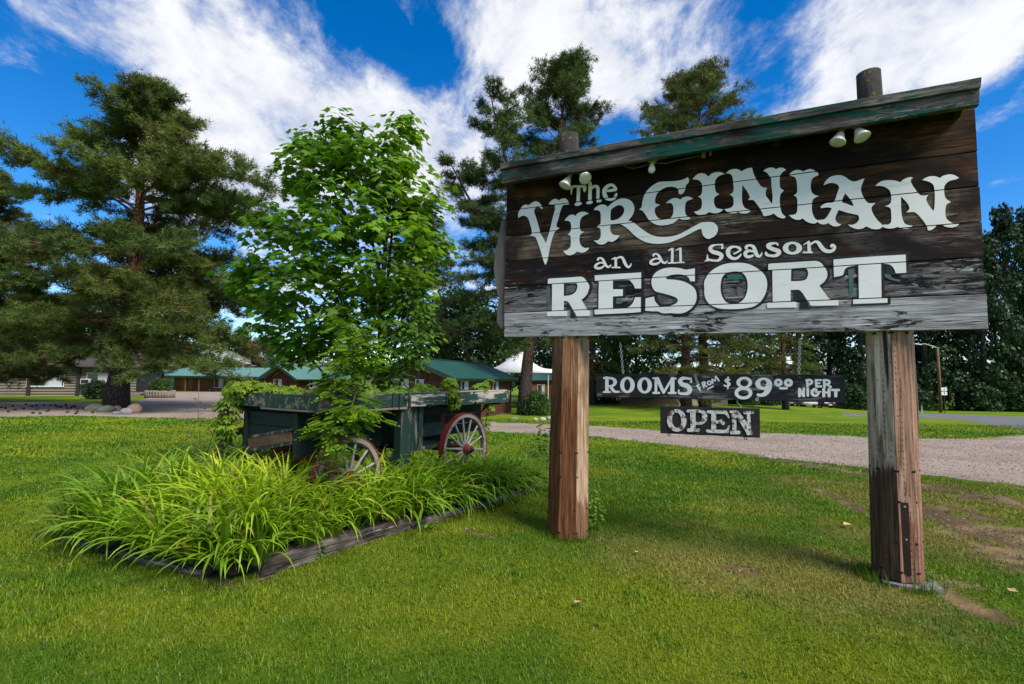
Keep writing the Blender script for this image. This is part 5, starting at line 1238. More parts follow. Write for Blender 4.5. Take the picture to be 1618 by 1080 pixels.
def leaf_shrub(name, label, cat, base, blobs, tmpl, size, col, n_per, mat, droop=.4, stems=(), group=None, seed=1, stem_mat=None, jit=.5, stem_r=.012):
    """blobs: (px,py,rx,ry,depth) in photo pixels; stems: list of pixel polylines at depth"""
    rng = np.random.default_rng(seed); tv, tf = tmpl; P = []; O = []
    root = thing(name, label, cat, base, 0, group)
    for px, py, rx, ry, D in blobs:
        c = at(px, py, D); r = np.array([rx/F*D, min(rx, ry)/F*D, ry/F*D]); n = max(4, int(n_per*rx*ry/400))
        d = rng.normal(0, 1, (n, 3)); d /= np.linalg.norm(d, axis=1, keepdims=True); P.append(np.array(c) + d*r*rng.uniform(.2, 1.05, (n, 1))**.6); O.append(d)
    P = np.concatenate(P) - np.array(base); O = np.concatenate(O); n = len(P)
    R = hang_rot(rng, n, O, droop, jit); s = rng.uniform(size[0], size[1], n)
    c = np.array(col)[None]*rng.uniform(.6, 1.35, (n, 1)); y = rng.random(n) < .15; c[y] *= np.array([1.5, 1.3, 1.0])
    link('foliage', leaf_mesh('foliage', [stamp(tv, tf, P, R, s, c)], mat), root)
    for st in stems:
        pts = [at(px, py, D) - base for px, py, D in st]; k = len(pts)
        MB().tube([Vector((pts[0].x, pts[0].y, min(pts[0].z, 0)))] + pts, [stem_r*1.2] + [stem_r*(1 - .7*i/k) for i in range(k)], 6).build('stem', stem_mat or M_STEM, root, True)
    return root
M_STEM = mat_plain('brown_stem', (.14, .07, .03), (.06, .03, .015), 30, .8, .3)
M_STEMG = mat_plain('grey_stem', (.11, .09, .07), (.05, .04, .03), 30, .8, .3)
def base_at(px, D, dz=.08): 
    p = at(px, 700, D); return Vector((p.x, p.y, float(T(p.x, p.y)) + dz))
PIN, PAL, OVL, OVW = pinnate_template(), palmate_template(), oval_template(.30), oval_template(.42)
D1 = 4.95
leaf_shrub('locust_sapling', 'light green locust sapling with feathery leaves growing in front of the wagon', 'sapling', base_at(521, D1),
  [(560, 532, 30, 26, 5.2), (552, 575, 40, 30, 5.15), (540, 612, 36, 26, 5.1), (560, 640, 30, 22, 5.0), (535, 668, 40, 24, 4.9), (572, 655, 26, 18, 4.85), (515, 690, 24, 16, 4.9), (535, 698, 20, 18, 4.85), (540, 515, 14, 16, 5.2), (585, 560, 24, 26, 5.2), (498, 676, 10, 8, 4.85), (598, 662, 9, 10, 4.85), (528, 716, 12, 10, 4.9)], PIN, (.10, .15), (.135, .245, .014), 30, M_LEAF, .12,
  [[(522, 760, D1), (522, 720, D1), (524, 660, 5.0), (530, 600, 5.1), (536, 520, 5.2)], [(526, 760, D1), (534, 700, D1), (556, 640, 5.0), (572, 590, 5.1)], [(522, 700, D1), (540, 690, 4.9), (560, 680, 4.85)]], seed=4)
leaf_shrub('ash_shrub', 'dense narrow leaved shrub growing between wagon and maple trunk', 'shrub', base_at(640, 7.4),
  [(640, 470, 40, 40, 7.2), (650, 520, 46, 44, 7.1), (625, 560, 50, 42, 7.1), (652, 565, 26, 30, 7.0), (600, 600, 46, 34, 7.2), (622, 608, 30, 26, 7.0), (668, 480, 22, 36, 7.2), (575, 610, 36, 26, 7.2), (676, 530, 16, 30, 7.0)], OVL, (.075, .13), (.070, .155, .018), 36, M_LEAF, .5,
  [[(630, 690, 7.4), (632, 600, 7.3), (640, 520, 7.2), (650, 450, 7.2)], [(640, 690, 7.4), (660, 600, 7.2), (668, 500, 7.2)], [(625, 690, 7.4), (600, 610, 7.2)]], seed=6, stem_mat=M_STEMG)
def wg(x, y, z):
    c, s = math.cos(WG_A), math.sin(WG_A); return Vector((WG_O.x + x*c - y*s, WG_O.y + x*s + y*c, WG_O.z + z))
def vine(label, spots, seed, col=(.150, .235, .012), size=(.055, .095), dens=1.0):
    """creeper: spots (x,y,z,rx,ry,rz,count) in wagon space"""
    rng = np.random.default_rng(seed); base = wg(*spots[0][:3]); tv, tf = PAL; P = []; O = []
    root = thing('creeper_vine', label, 'vine', base, 0, 'creeper growing on the wagon')
    pts = []
    for x, y, z, rx, ry, rz, n in spots:
        d = rng.normal(0, 1, (n, 3)); d /= np.linalg.norm(d, axis=1, keepdims=True); q = d*np.array([rx, ry, rz])*rng.uniform(.25, 1.0, (n, 1))**.5 + np.array([x, y, z])
        c, s = math.cos(WG_A), math.sin(WG_A); w = np.stack([WG_O.x + q[:, 0]*c - q[:, 1]*s, WG_O.y + q[:, 0]*s + q[:, 1]*c, WG_O.z + q[:, 2]], -1); P.append(w)
        O.append(np.stack([d[:, 0]*c - d[:, 1]*s, d[:, 0]*s + d[:, 1]*c, d[:, 2]], -1)); pts.append(wg(x, y, z) - base)
    P = np.concatenate(P) - np.array(base); O = np.concatenate(O); O = O + np.array([.15, -.55, .1]); n = len(P)
    R = hang_rot(rng, n, O, .9, .3); s = rng.uniform(*size, n); cc = np.array(col)[None]*rng.uniform(.6, 1.3, (n, 1)); cc[rng.random(n) < .25] *= np.array([1.3, 1.15, .9])
    link('foliage', leaf_mesh('foliage', [stamp(tv, tf, P, R, s, cc)], M_LEAF), root)
    MB().tube(pts, .007, 6).build('stem', M_STEM, root, True)
vine('yellow green creeper spilling over the front left corner of the wagon', [(.02, 1.50, 1.34, .16, .30, .12, 90), (-.03, 1.62, 1.15, .12, .22, .14, 90), (-.04, 1.66, .95, .10, .20, .14, 70), (-.03, 1.66, .82, .08, .12, .10, 30)], 3)
vine('yellow green creeper lining the inside of the front end board', [(.12, .30, 1.31, .10, .22, .07, 46), (.12, .62, 1.32, .10, .22, .09, 56), (.12, .95, 1.33, .12, .24, .10, 64), (.12, 1.25, 1.34, .12, .2, .12, 56)], 5)
vine('creeper row lining the wagon side board behind the sapling', [(.4, .14, 1.29, .3, .1, .07, 50), (.8, .16, 1.30, .3, .12, .08, 60), (1.25, .16, 1.31, .26, .12, .09, 60), (1.65, .16, 1.33, .26, .12, .11, 80), (1.95, .14, 1.31, .12, .1, .08, 30)], 7, (.120, .215, .014))
vine('creeper tuft hanging through the gap in the wagon side boards', [(2.10, .05, 1.42, .10, .10, .10, 60), (2.08, .0, 1.30, .10, .08, .10, 56), (2.10, -.03, 1.18, .07, .06, .08, 24)], 9)
vine('small creeper tuft on the pale capped rear side board', [(2.9, .10, 1.36, .18, .10, .09, 70), (3.05, .06, 1.46, .06, .06, .07, 14), (3.1, .10, 1.05, .07, .08, .10, 26), (3.1, .15, .75, .07, .1, .14, 26)], 11, (.135, .22, .014))
leaf_shrub('rose_bush', 'thin straggly bush with few leaves at the outer side of the wagon', 'bush', base_at(318, 6.0),
  [(312, 650, 16, 26, 6.0), (330, 672, 24, 20, 6.0), (345, 690, 20, 22, 5.9), (300, 690, 20, 16, 6.0), (365, 660, 12, 30, 6.1)], OVW, (.025, .045), (.055, .10, .022), 26, M_LEAF, .3,
  [[(318, 740, 6.0), (316, 700, 6.0), (313, 650, 6.0), (314, 622, 6.0)], [(320, 740, 6.0), (332, 700, 6.0), (345, 660, 6.0)], [(316, 740, 6.0), (305, 700, 6.0), (298, 672, 6.0)], [(322, 740, 6.0), (350, 710, 5.9), (366, 650, 6.0)]], seed=9, stem_mat=M_STEMG, stem_r=.006)
pL = ground(938, 838)
leaf_shrub('willow_seedling', 'small light green seedling sprouting beside the reddish post', 'seedling', Vector((pL.x, pL.y, pL.z)),
  [(938, 786, 8, 14, pL.y), (940, 806, 14, 14, pL.y), (938, 824, 13, 12, pL.y)], OVL, (.045, .075), (.14, .26, .02), 95, M_LEAF, .25, [[(937, 838, pL.y), (938, 815, pL.y), (939, 768, pL.y)], [(936, 838, pL.y), (930, 822, pL.y)]], seed=10, stem_r=.005)
pW = ground(866, 690)
leaf_shrub('weedy_shrub', 'low dark leafy plant at the far end of the lily bed behind the post', 'shrub', Vector((.55, 7.7, float(T(.55, 7.7)))), [(862, 690, 16, 22, 7.7), (855, 712, 20, 16, 7.6)], OVL, (.07, .12), (.06, .14, .02), 60, M_LEAF, .4, [[(864, 730, 7.7), (862, 690, 7.7)]], seed=13)
for i, (px, py, lab) in enumerate(((775, 805, 'first small weed growing against the edging timber'), (680, 838, 'second small weed growing against the dark middle timber'), (500, 880, 'small leafy weed on the lawn in front of the split timber'))):
    q = ground(px, py); leaf_shrub('weed', lab, 'weed', Vector((q.x, q.y, q.z)), [(px, py - 9, 12, 9, q.y), (px + 5, py - 16, 7, 7, q.y)], OVL, (.03, .06), (.10, .19, .02), 70, M_LEAF, .2, [[(px, py, q.y), (px, py - 16, q.y)]], seed=40 + i, stem_r=.003)
# ------------------------------------------------------------------ pines
def tuft_template(n=8, seed=0):
    rng = np.random.default_rng(seed); V = []; Fc = []
    for k in range(n):
        a = 2*np.pi*k/n + rng.uniform(-.3, .3); el = rng.uniform(.35, 1.15); d = np.array([np.cos(a)*np.sin(el), np.sin(a)*np.sin(el), np.cos(el)])
        s = np.cross(d, [0, 0, 1]); s = s/(np.linalg.norm(s) + 1e-9)*.105; b = len(V); L = rng.uniform(.8, 1.1)
        V += [s*.5, -s*.5, d*L*.6 + s*.5, d*L]; Fc += [(b, b+1, b+2), (b+1, b+3, b+2)]
    return np.array(V), np.array(Fc)
TUFT = tuft_template(5, 1)
M_PBARK = mat_bark('pine_bark', (.115, .062, .038), (.050, .032, .024), 4.0)
m, nt, b = new_mat('pine_bark_mixed'); v = coords(nt, (1, 1, .3)); tc = N(nt, 'ShaderNodeTexCoord'); sp = N(nt, 'ShaderNodeSeparateXYZ'); nt.links.new(tc.outputs['Object'], sp.inputs[0])
vo = N(nt, 'ShaderNodeTexVoronoi', feature='DISTANCE_TO_EDGE', ins={'Scale': 11.0}); nt.links.new(v, vo.inputs['Vector']); f = noise(nt, v, 12, 6, .65); k_ = smooth_map(nt, vo.outputs[0], .02, .16)
hi_ = smooth_map(nt, MATH(nt, 'ADD', sp.outputs[2], MATH(nt, 'MULTIPLY', f, 3.0)), 3.5, 8.0)
c = MIX(nt, hi_, MIX(nt, f, (.105, .072, .052), (.050, .038, .030)), MIX(nt, f, (.33, .125, .045), (.17, .065, .028))); c = MIX(nt, k_, (.02, .014, .011), c)
nt.links.new(c, b.inputs[0]); b.inputs['Roughness'].default_value = .95; bump(nt, b, MATH(nt, 'ADD', k_, f), .9, .05); M_PTRUNK = m
M_TWIG = mat_plain('pine_twig', (.17, .085, .045), (.075, .04, .025), 8, .9, .3)

def make_pine(seed, Hh, r_trunk, profile, crown0, lean=(0, 0), col=(.052, .078, .020), whorl=.62, tuft=.24, leaders=(), limbs=(), dens=1.0, droop=1.0, bare=0.22, front_skip=0.0):
    """profile: list (height fraction, radius m). Returns (trunk, branch, foliage) meshes in local space"""
    rng = np.random.default_rng(seed); ph, pr_ = zip(*profile)
    tp, td, tcol = [], [], []; BR = MB(); TR = MB()
    def axis_pt(t): return np.array([lean[0]*t**1.4 + .12*math.sin(t*7 + seed), lean[1]*t**1.4 + .1*math.sin(t*5), Hh*t])
    n = 14; TR.tube([axis_pt(k/n) - (np.array([0, 0, .25]) if k == 0 else 0) for k in range(n+1)], [r_trunk*(1.28 if k == 0 else 1.06 if k == 1 else 1)*(1 - .93*(k/n)**.9) + .01 for k in range(n+1)], 14)
    def add_tufts(p, d, cnt, spread, base):
        q = p + rng.normal(0, spread, (cnt, 3)); dd = d + rng.normal(0, .55, (cnt, 3)) + np.array([0, 0, .35])
        tp.append(q); td.append(dd); tcol.append(np.repeat(base[None], cnt, 0))
    def branch(o, az, L, el, r, tone):
        m = 7; pts = [np.array(o)]; d = el; dirs = []
        for k in range(m):
            t = k/m; e = d - droop*.55*t + droop*.75*max(0, t - .55)
            a2 = az + rng.normal(0, .10)
            st = np.array([math.cos(a2)*math.cos(e), math.sin(a2)*math.cos(e), math.sin(e)]); dirs.append(st); pts.append(pts[-1] + st*L/m)
        BR.tube(pts, [max(.010, r*.8*(1 - .9*k/m)) for k in range(m+1)], 5, False)
        for k in range(m):
            t = (k + .5)/m
            if t < bare: continue
            nt_ = max(2, int(3.0*dens))
            for j in range(nt_):
                s = 1 if (j + k) % 2 else -1; tt = rng.random(); p0 = pts[k]*(1 - tt) + pts[k+1]*tt
                tl = L*rng.uniform(.16, .34)*(1.15 - .65*t) + .18; ta = az + s*rng.uniform(.5, 1.25); te = rng.uniform(-.25, .5)*(1.0) - .10*droop
                tdv = np.array([math.cos(ta)*math.cos(te), math.sin(ta)*math.cos(te), math.sin(te)]); p1 = p0 + tdv*tl
                BR.tube([p0, p0*.5 + p1*.5 + np.array([0, 0, -.03*tl]), p1], [max(.008, r*.25), .008, .005], 3, False)
                cnt = max(2, int(tl/.115*dens))
                for q in np.linspace(.25, 1.05, cnt): add_tufts(p0 + (p1 - p0)*q, tdv, 3, .10, tone)
        add_tufts(pts[-1], dirs[-1], 10, .16, tone)
    h = crown0
    while h < Hh*.985:
        t = h/Hh; R = float(np.interp(t, ph, pr_)); nb = int(rng.integers(3, 6)); a0 = rng.uniform(0, 6.28)
        for k in range(nb):
            L = R*rng.uniform(.62, 1.12)
            if rng.random() < .08: continue
            azk = a0 + k*6.283/nb
            if math.sin(azk) < -.45 and rng.random() < front_skip: continue
            el = np.interp(t, [0, .35, .7, 1], [-.12, .05, .35, .95]) + rng.normal(0, .12)
            tone = np.array(col)*rng.uniform(.7, 1.25)*np.array([rng.uniform(.9, 1.25), 1, 1])
            branch(axis_pt(t) + np.array([0, 0, rng.uniform(-.15, .15)]), a0 + k*6.283/nb + rng.normal(0, .25), max(.35, L), el, r_trunk*(.30*(1 - t) + .04), tone)
        h += whorl*rng.uniform(.7, 1.25)*(1.0 if t < .75 else .75)
    for (t0, top, R) in leaders:                      # secondary leaders
        s = axis_pt(t0); e = np.array(top); pts = [s + (e - s)*q + np.array([0, 0, -.8*math.sin(q*3.14)])*.6 for q in np.linspace(0, 1, 8)]
        TR.tube(pts, [r_trunk*.5*(1 - .92*q) + .01 for q in np.linspace(0, 1, 8)], 10)
        for q in np.arange(.12, 1.0, .075):
            o = s + (e - s)*q + np.array([0, 0, -.8*math.sin(q*3.14)])*.6
            for k in range(int(rng.integers(2, 5))):
                branch(o, rng.uniform(0, 6.28), R*rng.uniform(.5, 1.1)*(1.15 - .85*q), .1 + .7*q + rng.normal(0, .15), r_trunk*.14*(1.1 - q), np.array(col)*rng.uniform(.7, 1.2))
    for (t0, az, L, el) in limbs: branch(axis_pt(t0), az, L, el, r_trunk*.34, np.array(col)*rng.uniform(.8, 1.1))
    P = np.concatenate(tp); Dd = np.concatenate(td); Cc = np.concatenate(tcol)*rng.uniform(.65, 1.35, (len(P), 1)); n = len(P)
    R = rot_from(Dd, rng.uniform(0, 6.28, n)); fol = leaf_mesh('crown', [stamp(*TUFT, P, R, tuft*rng.uniform(.75, 1.25, n), Cc)], M_NEEDLE)
    print('pine', seed, 'tufts', n)
    return TR.mesh('trunk', M_PTRUNK, True), BR.mesh('branches', M_TWIG), fol
def place_pine(meshes, loc, label, rotz=0.0, scale=1.0, group='pine trees around the resort', name='pine_tree'):
    r = thing(name, label, 'tree', loc, rotz, group); r.scale = (scale,)*3
    for nm, me in zip(('trunk', 'branches', 'crown'), meshes): link(nm, me, r)
    return r
def height_to(base, py, px=None):
    """metres from base up to the ray through row py at the base's depth"""
    return at(px if px is not None else W/2, py, base.y).z - base.z

bA = ground(186, 647); kA = bA.y/F; HA = height_to(bA, 132, 210)
tx = lambda px, b: (px - 809)/F*b.y - b.x
pineA = make_pine(11, HA, .50, [(0, 5.8), (.15, 6.5), (.3, 6.9), (.45, 6.7), (.6, 6.1), (.7, 4.8), (.8, 3.3), (.9, 1.7), (1, .35)], HA*.21, (tx(214, bA), 0), (.092, .128, .026), .48, .26, limbs=((.70, -.15, 7.2, .12), (.64, .2, 6.8, -.02), (.20, 2.9, 7.4, -.10), (.22, 3.5, 7.2, -.12), (.19, 4.05, 5.6, -.12), (.25, 2.6, 7.2, .0), (.28, 3.9, 6.6, -.02), (.30, 3.2, 7.6, .02), (.22, -.30, 7.0, -.08), (.20, -.75, 5.8, -.10), (.26, .15, 7.2, .0), (.28, -.6, 6.4, .02)), dens=1.4, front_skip=.5, bare=.18)
place_pine(pineA, bA, 'huge spreading pine with thick trunk ringed by stones beside the driveway')
bB = ground(831, 655); HB = height_to(bB, 88, 893)
pineB = make_pine(23, HB, .40, [(0, 3.4), (.25, 3.6), (.5, 3.7), (.7, 3.5), (.82, 3.1), (.9, 2.0), (1, .4)], HB*.20, (tx(905, bB), 0), (.062, .100, .022), .72, .27, leaders=((.36, (tx(768, bB), -.8, height_to(bB, 155, 768)), 4.4), (.30, (tx(700, bB), .6, height_to(bB, 245, 700)), 3.6)), limbs=((.34, 3.0, 6.2, .05), (.42, 3.3, 5.6, .1), (.27, 3.1, 5.8, -.05)), dens=1.05, bare=.28)
place_pine(pineB, bB, 'tall forked pine with reddish upper trunk behind the cedar clad sign post')
pC = at(655, 600, 44); bC = Vector((pC.x, pC.y, float(T(pC.x, pC.y)))); HC = height_to(bC, 330, 655)
pineC = make_pine(37, HC, .36, [(0, 4.2), (.3, 5.0), (.6, 4.4), (.85, 2.4), (1, .4)], HC*.34, (.4, .2), (.036, .060, .018), .7, .30, dens=.8)
place_pine(pineC, bC, 'dark pine standing behind the cabin with the green roof')
def far_base(px, D):
    p = at(px, 600, D); return Vector((p.x, p.y, float(T(p.x, p.y))))
bD = far_base(1084, 40); HD = height_to(bD, 108, 1120)
pineD = make_pine(41, HD, .40, [(0, 4.0), (.2, 5.4), (.45, 5.0), (.7, 5.0), (.85, 4.2), (.94, 2.2), (1, .5)], HD*.085, (tx(1118, bD), 0), (.088, .112, .020), .74, .30, dens=.85)
place_pine(pineD, bD, 'first of two pines side by side behind the hanging rate plank')
bE = far_base(1113, 43); HE = height_to(bE, 102, 1205)
place_pine(pineD, bE, 'thicker of two pines side by side behind the hanging rate plank', 2.4, HE/HD*.985)
# top of the second one leans to the right of the first
place_pine(pineA, far_base(-62, 28), 'pine at the far end of the log house leaning its limbs over the lawn', 1.9, .82)
place_pine(pineC, far_base(742, 50), 'dark low pine between the cabin and the white canopy', 1.1, .62)
place_pine(pineD, far_base(935, 46), 'slender pine left of the two pines behind the rate plank', 4.0, .55)
place_pine(pineD, far_base(1240, 47), 'olive pine with low boughs right of the two pines behind the rate plank', 1.2, .66)

# ------------------------------------------------------------------ broadleaf trees
LEAF1 = (np.array([(0, 0, 0), (.5, .5, .06), (0, 1, -.08), (-.5, .5, .06)], float), np.array([(0, 1, 2), (0, 2, 3)]))
def make_broadleaf(seed, Hh, Rr, col, n=5200, leaf=.30, trunk_r=.25, crown0=.2, shape='tall', lobes=26, core=.55):
    rng = np.random.default_rng(seed); P = []; O = []; Cc = []
    mbk = MB(); mbk.tube([(0, 0, -.2), (.1, 0, Hh*.3), (0, .1, Hh*.6), (.05, 0, Hh*.92)], [trunk_r*1.2, trunk_r, trunk_r*.6, trunk_r*.12], 9)
    for k in range(lobes):
        t = crown0 + (1 - crown0)*(k + rng.random())/lobes
        prof = {'tall': np.interp(t, [0, .25, .6, .85, 1], [.75, 1, .85, .55, .1]), 'round': math.sqrt(max(.02, 1 - ((t - .55)/.5)**2))*.9, 'bush': np.interp(t, [0, .3, .7, 1], [.95, 1, .8, .25])}[shape]
        a = k*2.4 + rng.normal(0, .3); rr = Rr*prof*rng.uniform(.45, .85); c = np.array([math.cos(a)*rr, math.sin(a)*rr, Hh*t]); s = Rr*rng.uniform(.26, .46)*(.6 + .5*prof)
        m = n//lobes; d = rng.normal(0, 1, (m, 3)); d /= np.linalg.norm(d, axis=1, keepdims=True)
        P.append(c + d*np.array([s, s, s*.75])*rng.uniform(.35, 1.1, (m, 1))**core); O.append(d + np.array([0, 0, .3])); tone = rng.uniform(.65, 1.3)
        Cc.append(np.array(col)[None]*tone*rng.uniform(.6, 1.4, (m, 1)))
        z0 = max(.1, t - .22)*Hh; mbk.tube([(0.05, 0.03, z0), c*.5 + np.array([0, 0, z0*.5 - Hh*t*.0 - .1]) if False else (np.array([0, 0, z0]) + c)/2, c], [trunk_r*.28, trunk_r*.16, trunk_r*.05], 5, False)
    P = np.concatenate(P); P[:, 2] = np.maximum(P[:, 2], .05); O = np.concatenate(O); nn = len(P); R = rot_from(O + rng.normal(0, .6, (nn, 3)), rng.uniform(0, 6.28, nn))
    return mbk.mesh('trunk', M_BBARK, True), leaf_mesh('crown', [stamp(*LEAF1, P, R, leaf*rng.uniform(.6, 1.3, nn), np.concatenate(Cc))], M_LEAF)
M_BBARK = mat_bark('grey_bark', (.095, .085, .072), (.045, .04, .034), 6)
def place_tree(meshes, loc, label, rotz=0, scale=1.0, group=None, name='broadleaf_tree', cat='tree'):
    r = thing(name, label, cat, loc, rotz, group); r.scale = scale if hasattr(scale, '__len__') else (scale,)*3
    for nm, me in zip(('trunk', 'crown'), meshes): link(nm, me, r)
    return r
cw = [make_broadleaf(61, 20, 4.6, (.022, .048, .016), 7000, .42, .34, .06, 'tall', 30), make_broadleaf(62, 18, 4.8, (.018, .040, .015), 7000, .42, .34, .05, 'tall', 30)]
gr = 'tall dark trees lining the far side of the road'; ROADL = ['dark tree beyond the lawn behind the parked cars', 'dark tree beyond the lawn next right of the parked cars', 'dark tree behind the gap between rate plank and bleached post', 'dark tree rising behind the bleached clad post', 'tall dark tree directly behind the lamp pole', 'tall dark tree right of the lamp pole behind the road sign', 'tall dark tree standing behind the right end of the big sign boards', 'tallest dark tree rising clear beside the right end of the big sign', 'dark roadside tree beyond the tallest one', 'second dark roadside tree beyond the tallest one', 'last dark roadside tree beyond the tallest one']
for i, (px, D, top, k) in enumerate(((1262, 74, 420, 0), (1312, 78, 400, 1), (1362, 72, 390, 0), (1412, 80, 380, 1), (1462, 74, 372, 0), (1512, 78, 360, 1), (1556, 72, 375, 0), (1596, 74, 338, 1), (1648, 76, 330, 0), (1705, 72, 350, 1), (1765, 76, 340, 0))):
    b0 = far_base(px, D); hh = height_to(b0, top, px); place_tree(cw[k], b0, ROADL[i], i*1.7, (1.0, 1.0, hh/(20 if k == 0 else 18)), gr)
bush_d = make_broadleaf(71, 3.0, 2.4, (.024, .056, .016), 3600, .24, .06, .02, 'bush', 22)
bush_l = make_broadleaf(72, 3.0, 2.2, (.055, .115, .022), 3600, .22, .06, .02, 'bush', 22)
gh = 'dark hedge bushes along the back of the lawn'
for i, (px, D, s) in enumerate(((905, 52, 1.0), (945, 50, 1.0), (990, 52, .95), (1035, 54, .9), (1075, 53, .85), (1130, 56, 1.0), (1165, 55, .9), (1205, 57, .9), (1352, 62, .95), (1325, 68, 1.1), (1385, 66, 1.1), (1440, 70, 1.2), (1540, 70, 1.2), (1590, 70, 1.2), (1640, 68, 1.2))):
    place_tree(bush_d, far_base(px, D), 'dark green hedge bush along the back edge of the lawn', i*2.1, s, gh, 'hedge_bush', 'bush')
mid1 = make_broadleaf(81, 9, 3.6, (.050, .115, .020), 6500, .28, .2, .12, 'round', 28)
mid2 = make_broadleaf(82, 9, 3.8, (.030, .066, .018), 6500, .28, .2, .10, 'round', 28)
place_tree(mid1, far_base(1005, 50), 'bright green leafy tree behind the hanging plank chain', 0, 1.0)
place_tree(mid2, far_base(955, 55), 'dark leafy tree left of the bright one behind the hanging plank', 1, 1.1)
place_tree(mid2, far_base(1180, 60), 'dark leafy tree right of the pines behind the hanging plank', 2.5, 1.15)
place_tree(mid2, far_base(735, 46), 'dense dark tree behind the ridge of the green roofed cabin', .7, 1.15)
place_tree(mid1, far_base(790, 48), 'leafy green tree behind the white canopy', 3.0, .95)
place_tree(mid2, far_base(852, 66), 'dark tree behind the brown shed roof', 2.6, 1.15)
place_tree(mid2, far_base(895, 62), 'dark tree behind the reddish sign post', 1.2, 1.1)
place_tree(mid2, far_base(690, 58), 'dark tree far behind the maple and cabin', 2.0, 1.2)
place_tree(mid2, far_base(318, 92), 'olive dark tree rising behind the long motel roof', 1.0, (1.0, 1.0, .72))
place_tree(mid1, far_base(362, 96), 'lime green tree behind the long motel roof', 2.0, (.7, .7, .62))
red = make_broadleaf(85, 6, 2.0, (.050, .018, .020), 3000, .3, .12, .1, 'round', 18)
place_tree(red, far_base(404, 90), 'dark red leaved tree behind the end of the motel roof', 0, (1, 1, .95))
place_tree(mid1, far_base(436, 100), 'grey green tree far behind the red leaved tree', 1.3, (.9, .9, .95))
place_tree(mid2, far_base(215, 96), 'dark tree behind the upper lodge', .3, 1.0)
place_tree(mid2, far_base(60, 62), 'dark tree behind the grey log house', .9, 1.2)
place_tree(mid2, far_base(-40, 60), 'dark tree behind the far gable of the grey log house', 2.9, 1.3)
place_tree(mid2, far_base(540, 80), 'dark tree behind the small gabled cabin', 2.2, 1.1)
# bushes by the left pine
pb = ground(158, 630); place_tree(bush_d, pb, 'dark bush with bare forked stems beside the huge pine trunk', 0, (.55, .5, .42), None, 'dark_bush', 'bush')
pb = ground(232, 620)
# ------------------------------------------------------------------ buildings
M_SID = mat_wood('red_brown_siding', (.125, .045, .024), (.070, .026, .015), 0, 10, seed=3, knots=False, rough=.8)
M_SIDX = mat_wood('orange_log', (.26, .105, .038), (.12, .045, .018), 0, 10, seed=5, knots=False, rough=.7)
M_GREYL = mat_wood('grey_log', (.33, .28, .235), (.15, .12, .095), 0, 8, seed=6, knots=False)
M_TRIM = mat_plain('dark_green_trim', (.012, .035, .028), (.008, .022, .018), 6, .5, .1)
M_DK = mat_plain('dark_trim', (.022, .016, .012), (.012, .009, .007), 6, .7, .1)
M_WFR = mat_plain('white_frame', (.62, .62, .60), (.5, .5, .48), 10, .5, .05)
M_CURT = mat_plain('curtain', (.52, .54, .55), (.40, .42, .44), 3, .85, .1, stretch=(9, 9, .2))
m, nt, b = new_mat('window_glass'); b.inputs['Base Color'].default_value = (.02, .025, .03, 1); b.inputs['Roughness'].default_value = .08; b.inputs['Specular IOR Level'].default_value = .6; M_GLASS = m
def mat_metal_roof(name, c1, c2):
    m, nt, b = new_mat(name); v = coords(nt); f = noise(nt, v, 1.4, 5, .6); f2 = noise(nt, coords(nt, (1, 1, 1)), 14, 4, .7)
    c = MIX(nt, f, c1, c2); c = MIX(nt, smooth_map(nt, f2, .66, .74), c, (.30, .31, .30)); nt.links.new(c, b.inputs[0]); b.inputs['Roughness'].default_value = .42; b.inputs['Metallic'].default_value = .15; return m
M_ROOFG = mat_metal_roof('green_metal_roof', (.020, .085, .066), (.030, .115, .092)); M_ROOFT = mat_metal_roof('teal_metal_roof', (.085, .205, .170), (.115, .255, .215)); M_ROOFW = mat_metal_roof('pale_metal_roof', (.34, .40, .35), (.42, .46, .41))
M_FOUND = mat_plain('foundation', (.15, .16, .15), (.10, .105, .10), 8, .9, .3)

def lap_wall(mb, p0, p1, z0, z1, course, proud=.022, top=None):
    """lapped boards between two ground points; top(t) gives the wall's upper edge along it"""
    p0 = Vector(p0); p1 = Vector(p1); d = (p1 - p0); L = d.length; d.normalize(); nrm = Vector((d.y, -d.x, 0))
    z = z0
    while z < z1 - .01:
        ze = min(z + course, z1); seg = [(0.0, 1.0)]
        if top is not None:
            ts = [t for t in np.linspace(0, 1, 61) if top(t) >= (z + ze)/2]
            if not ts: break
            seg = [(min(ts), max(ts))]
        for a, b_ in seg:
            A = p0 + d*L*a; B = p0 + d*L*b_
            V = [A + nrm*proud + Vector((0, 0, z + .012)), B + nrm*proud + Vector((0, 0, z + .012)), B + nrm*.004 + Vector((0, 0, ze)), A + nrm*.004 + Vector((0, 0, ze)), A + Vector((0, 0, z)), B + Vector((0, 0, z))]
            mb.add(V, [(0, 1, 2, 3), (4, 5, 1, 0)])
        z = ze
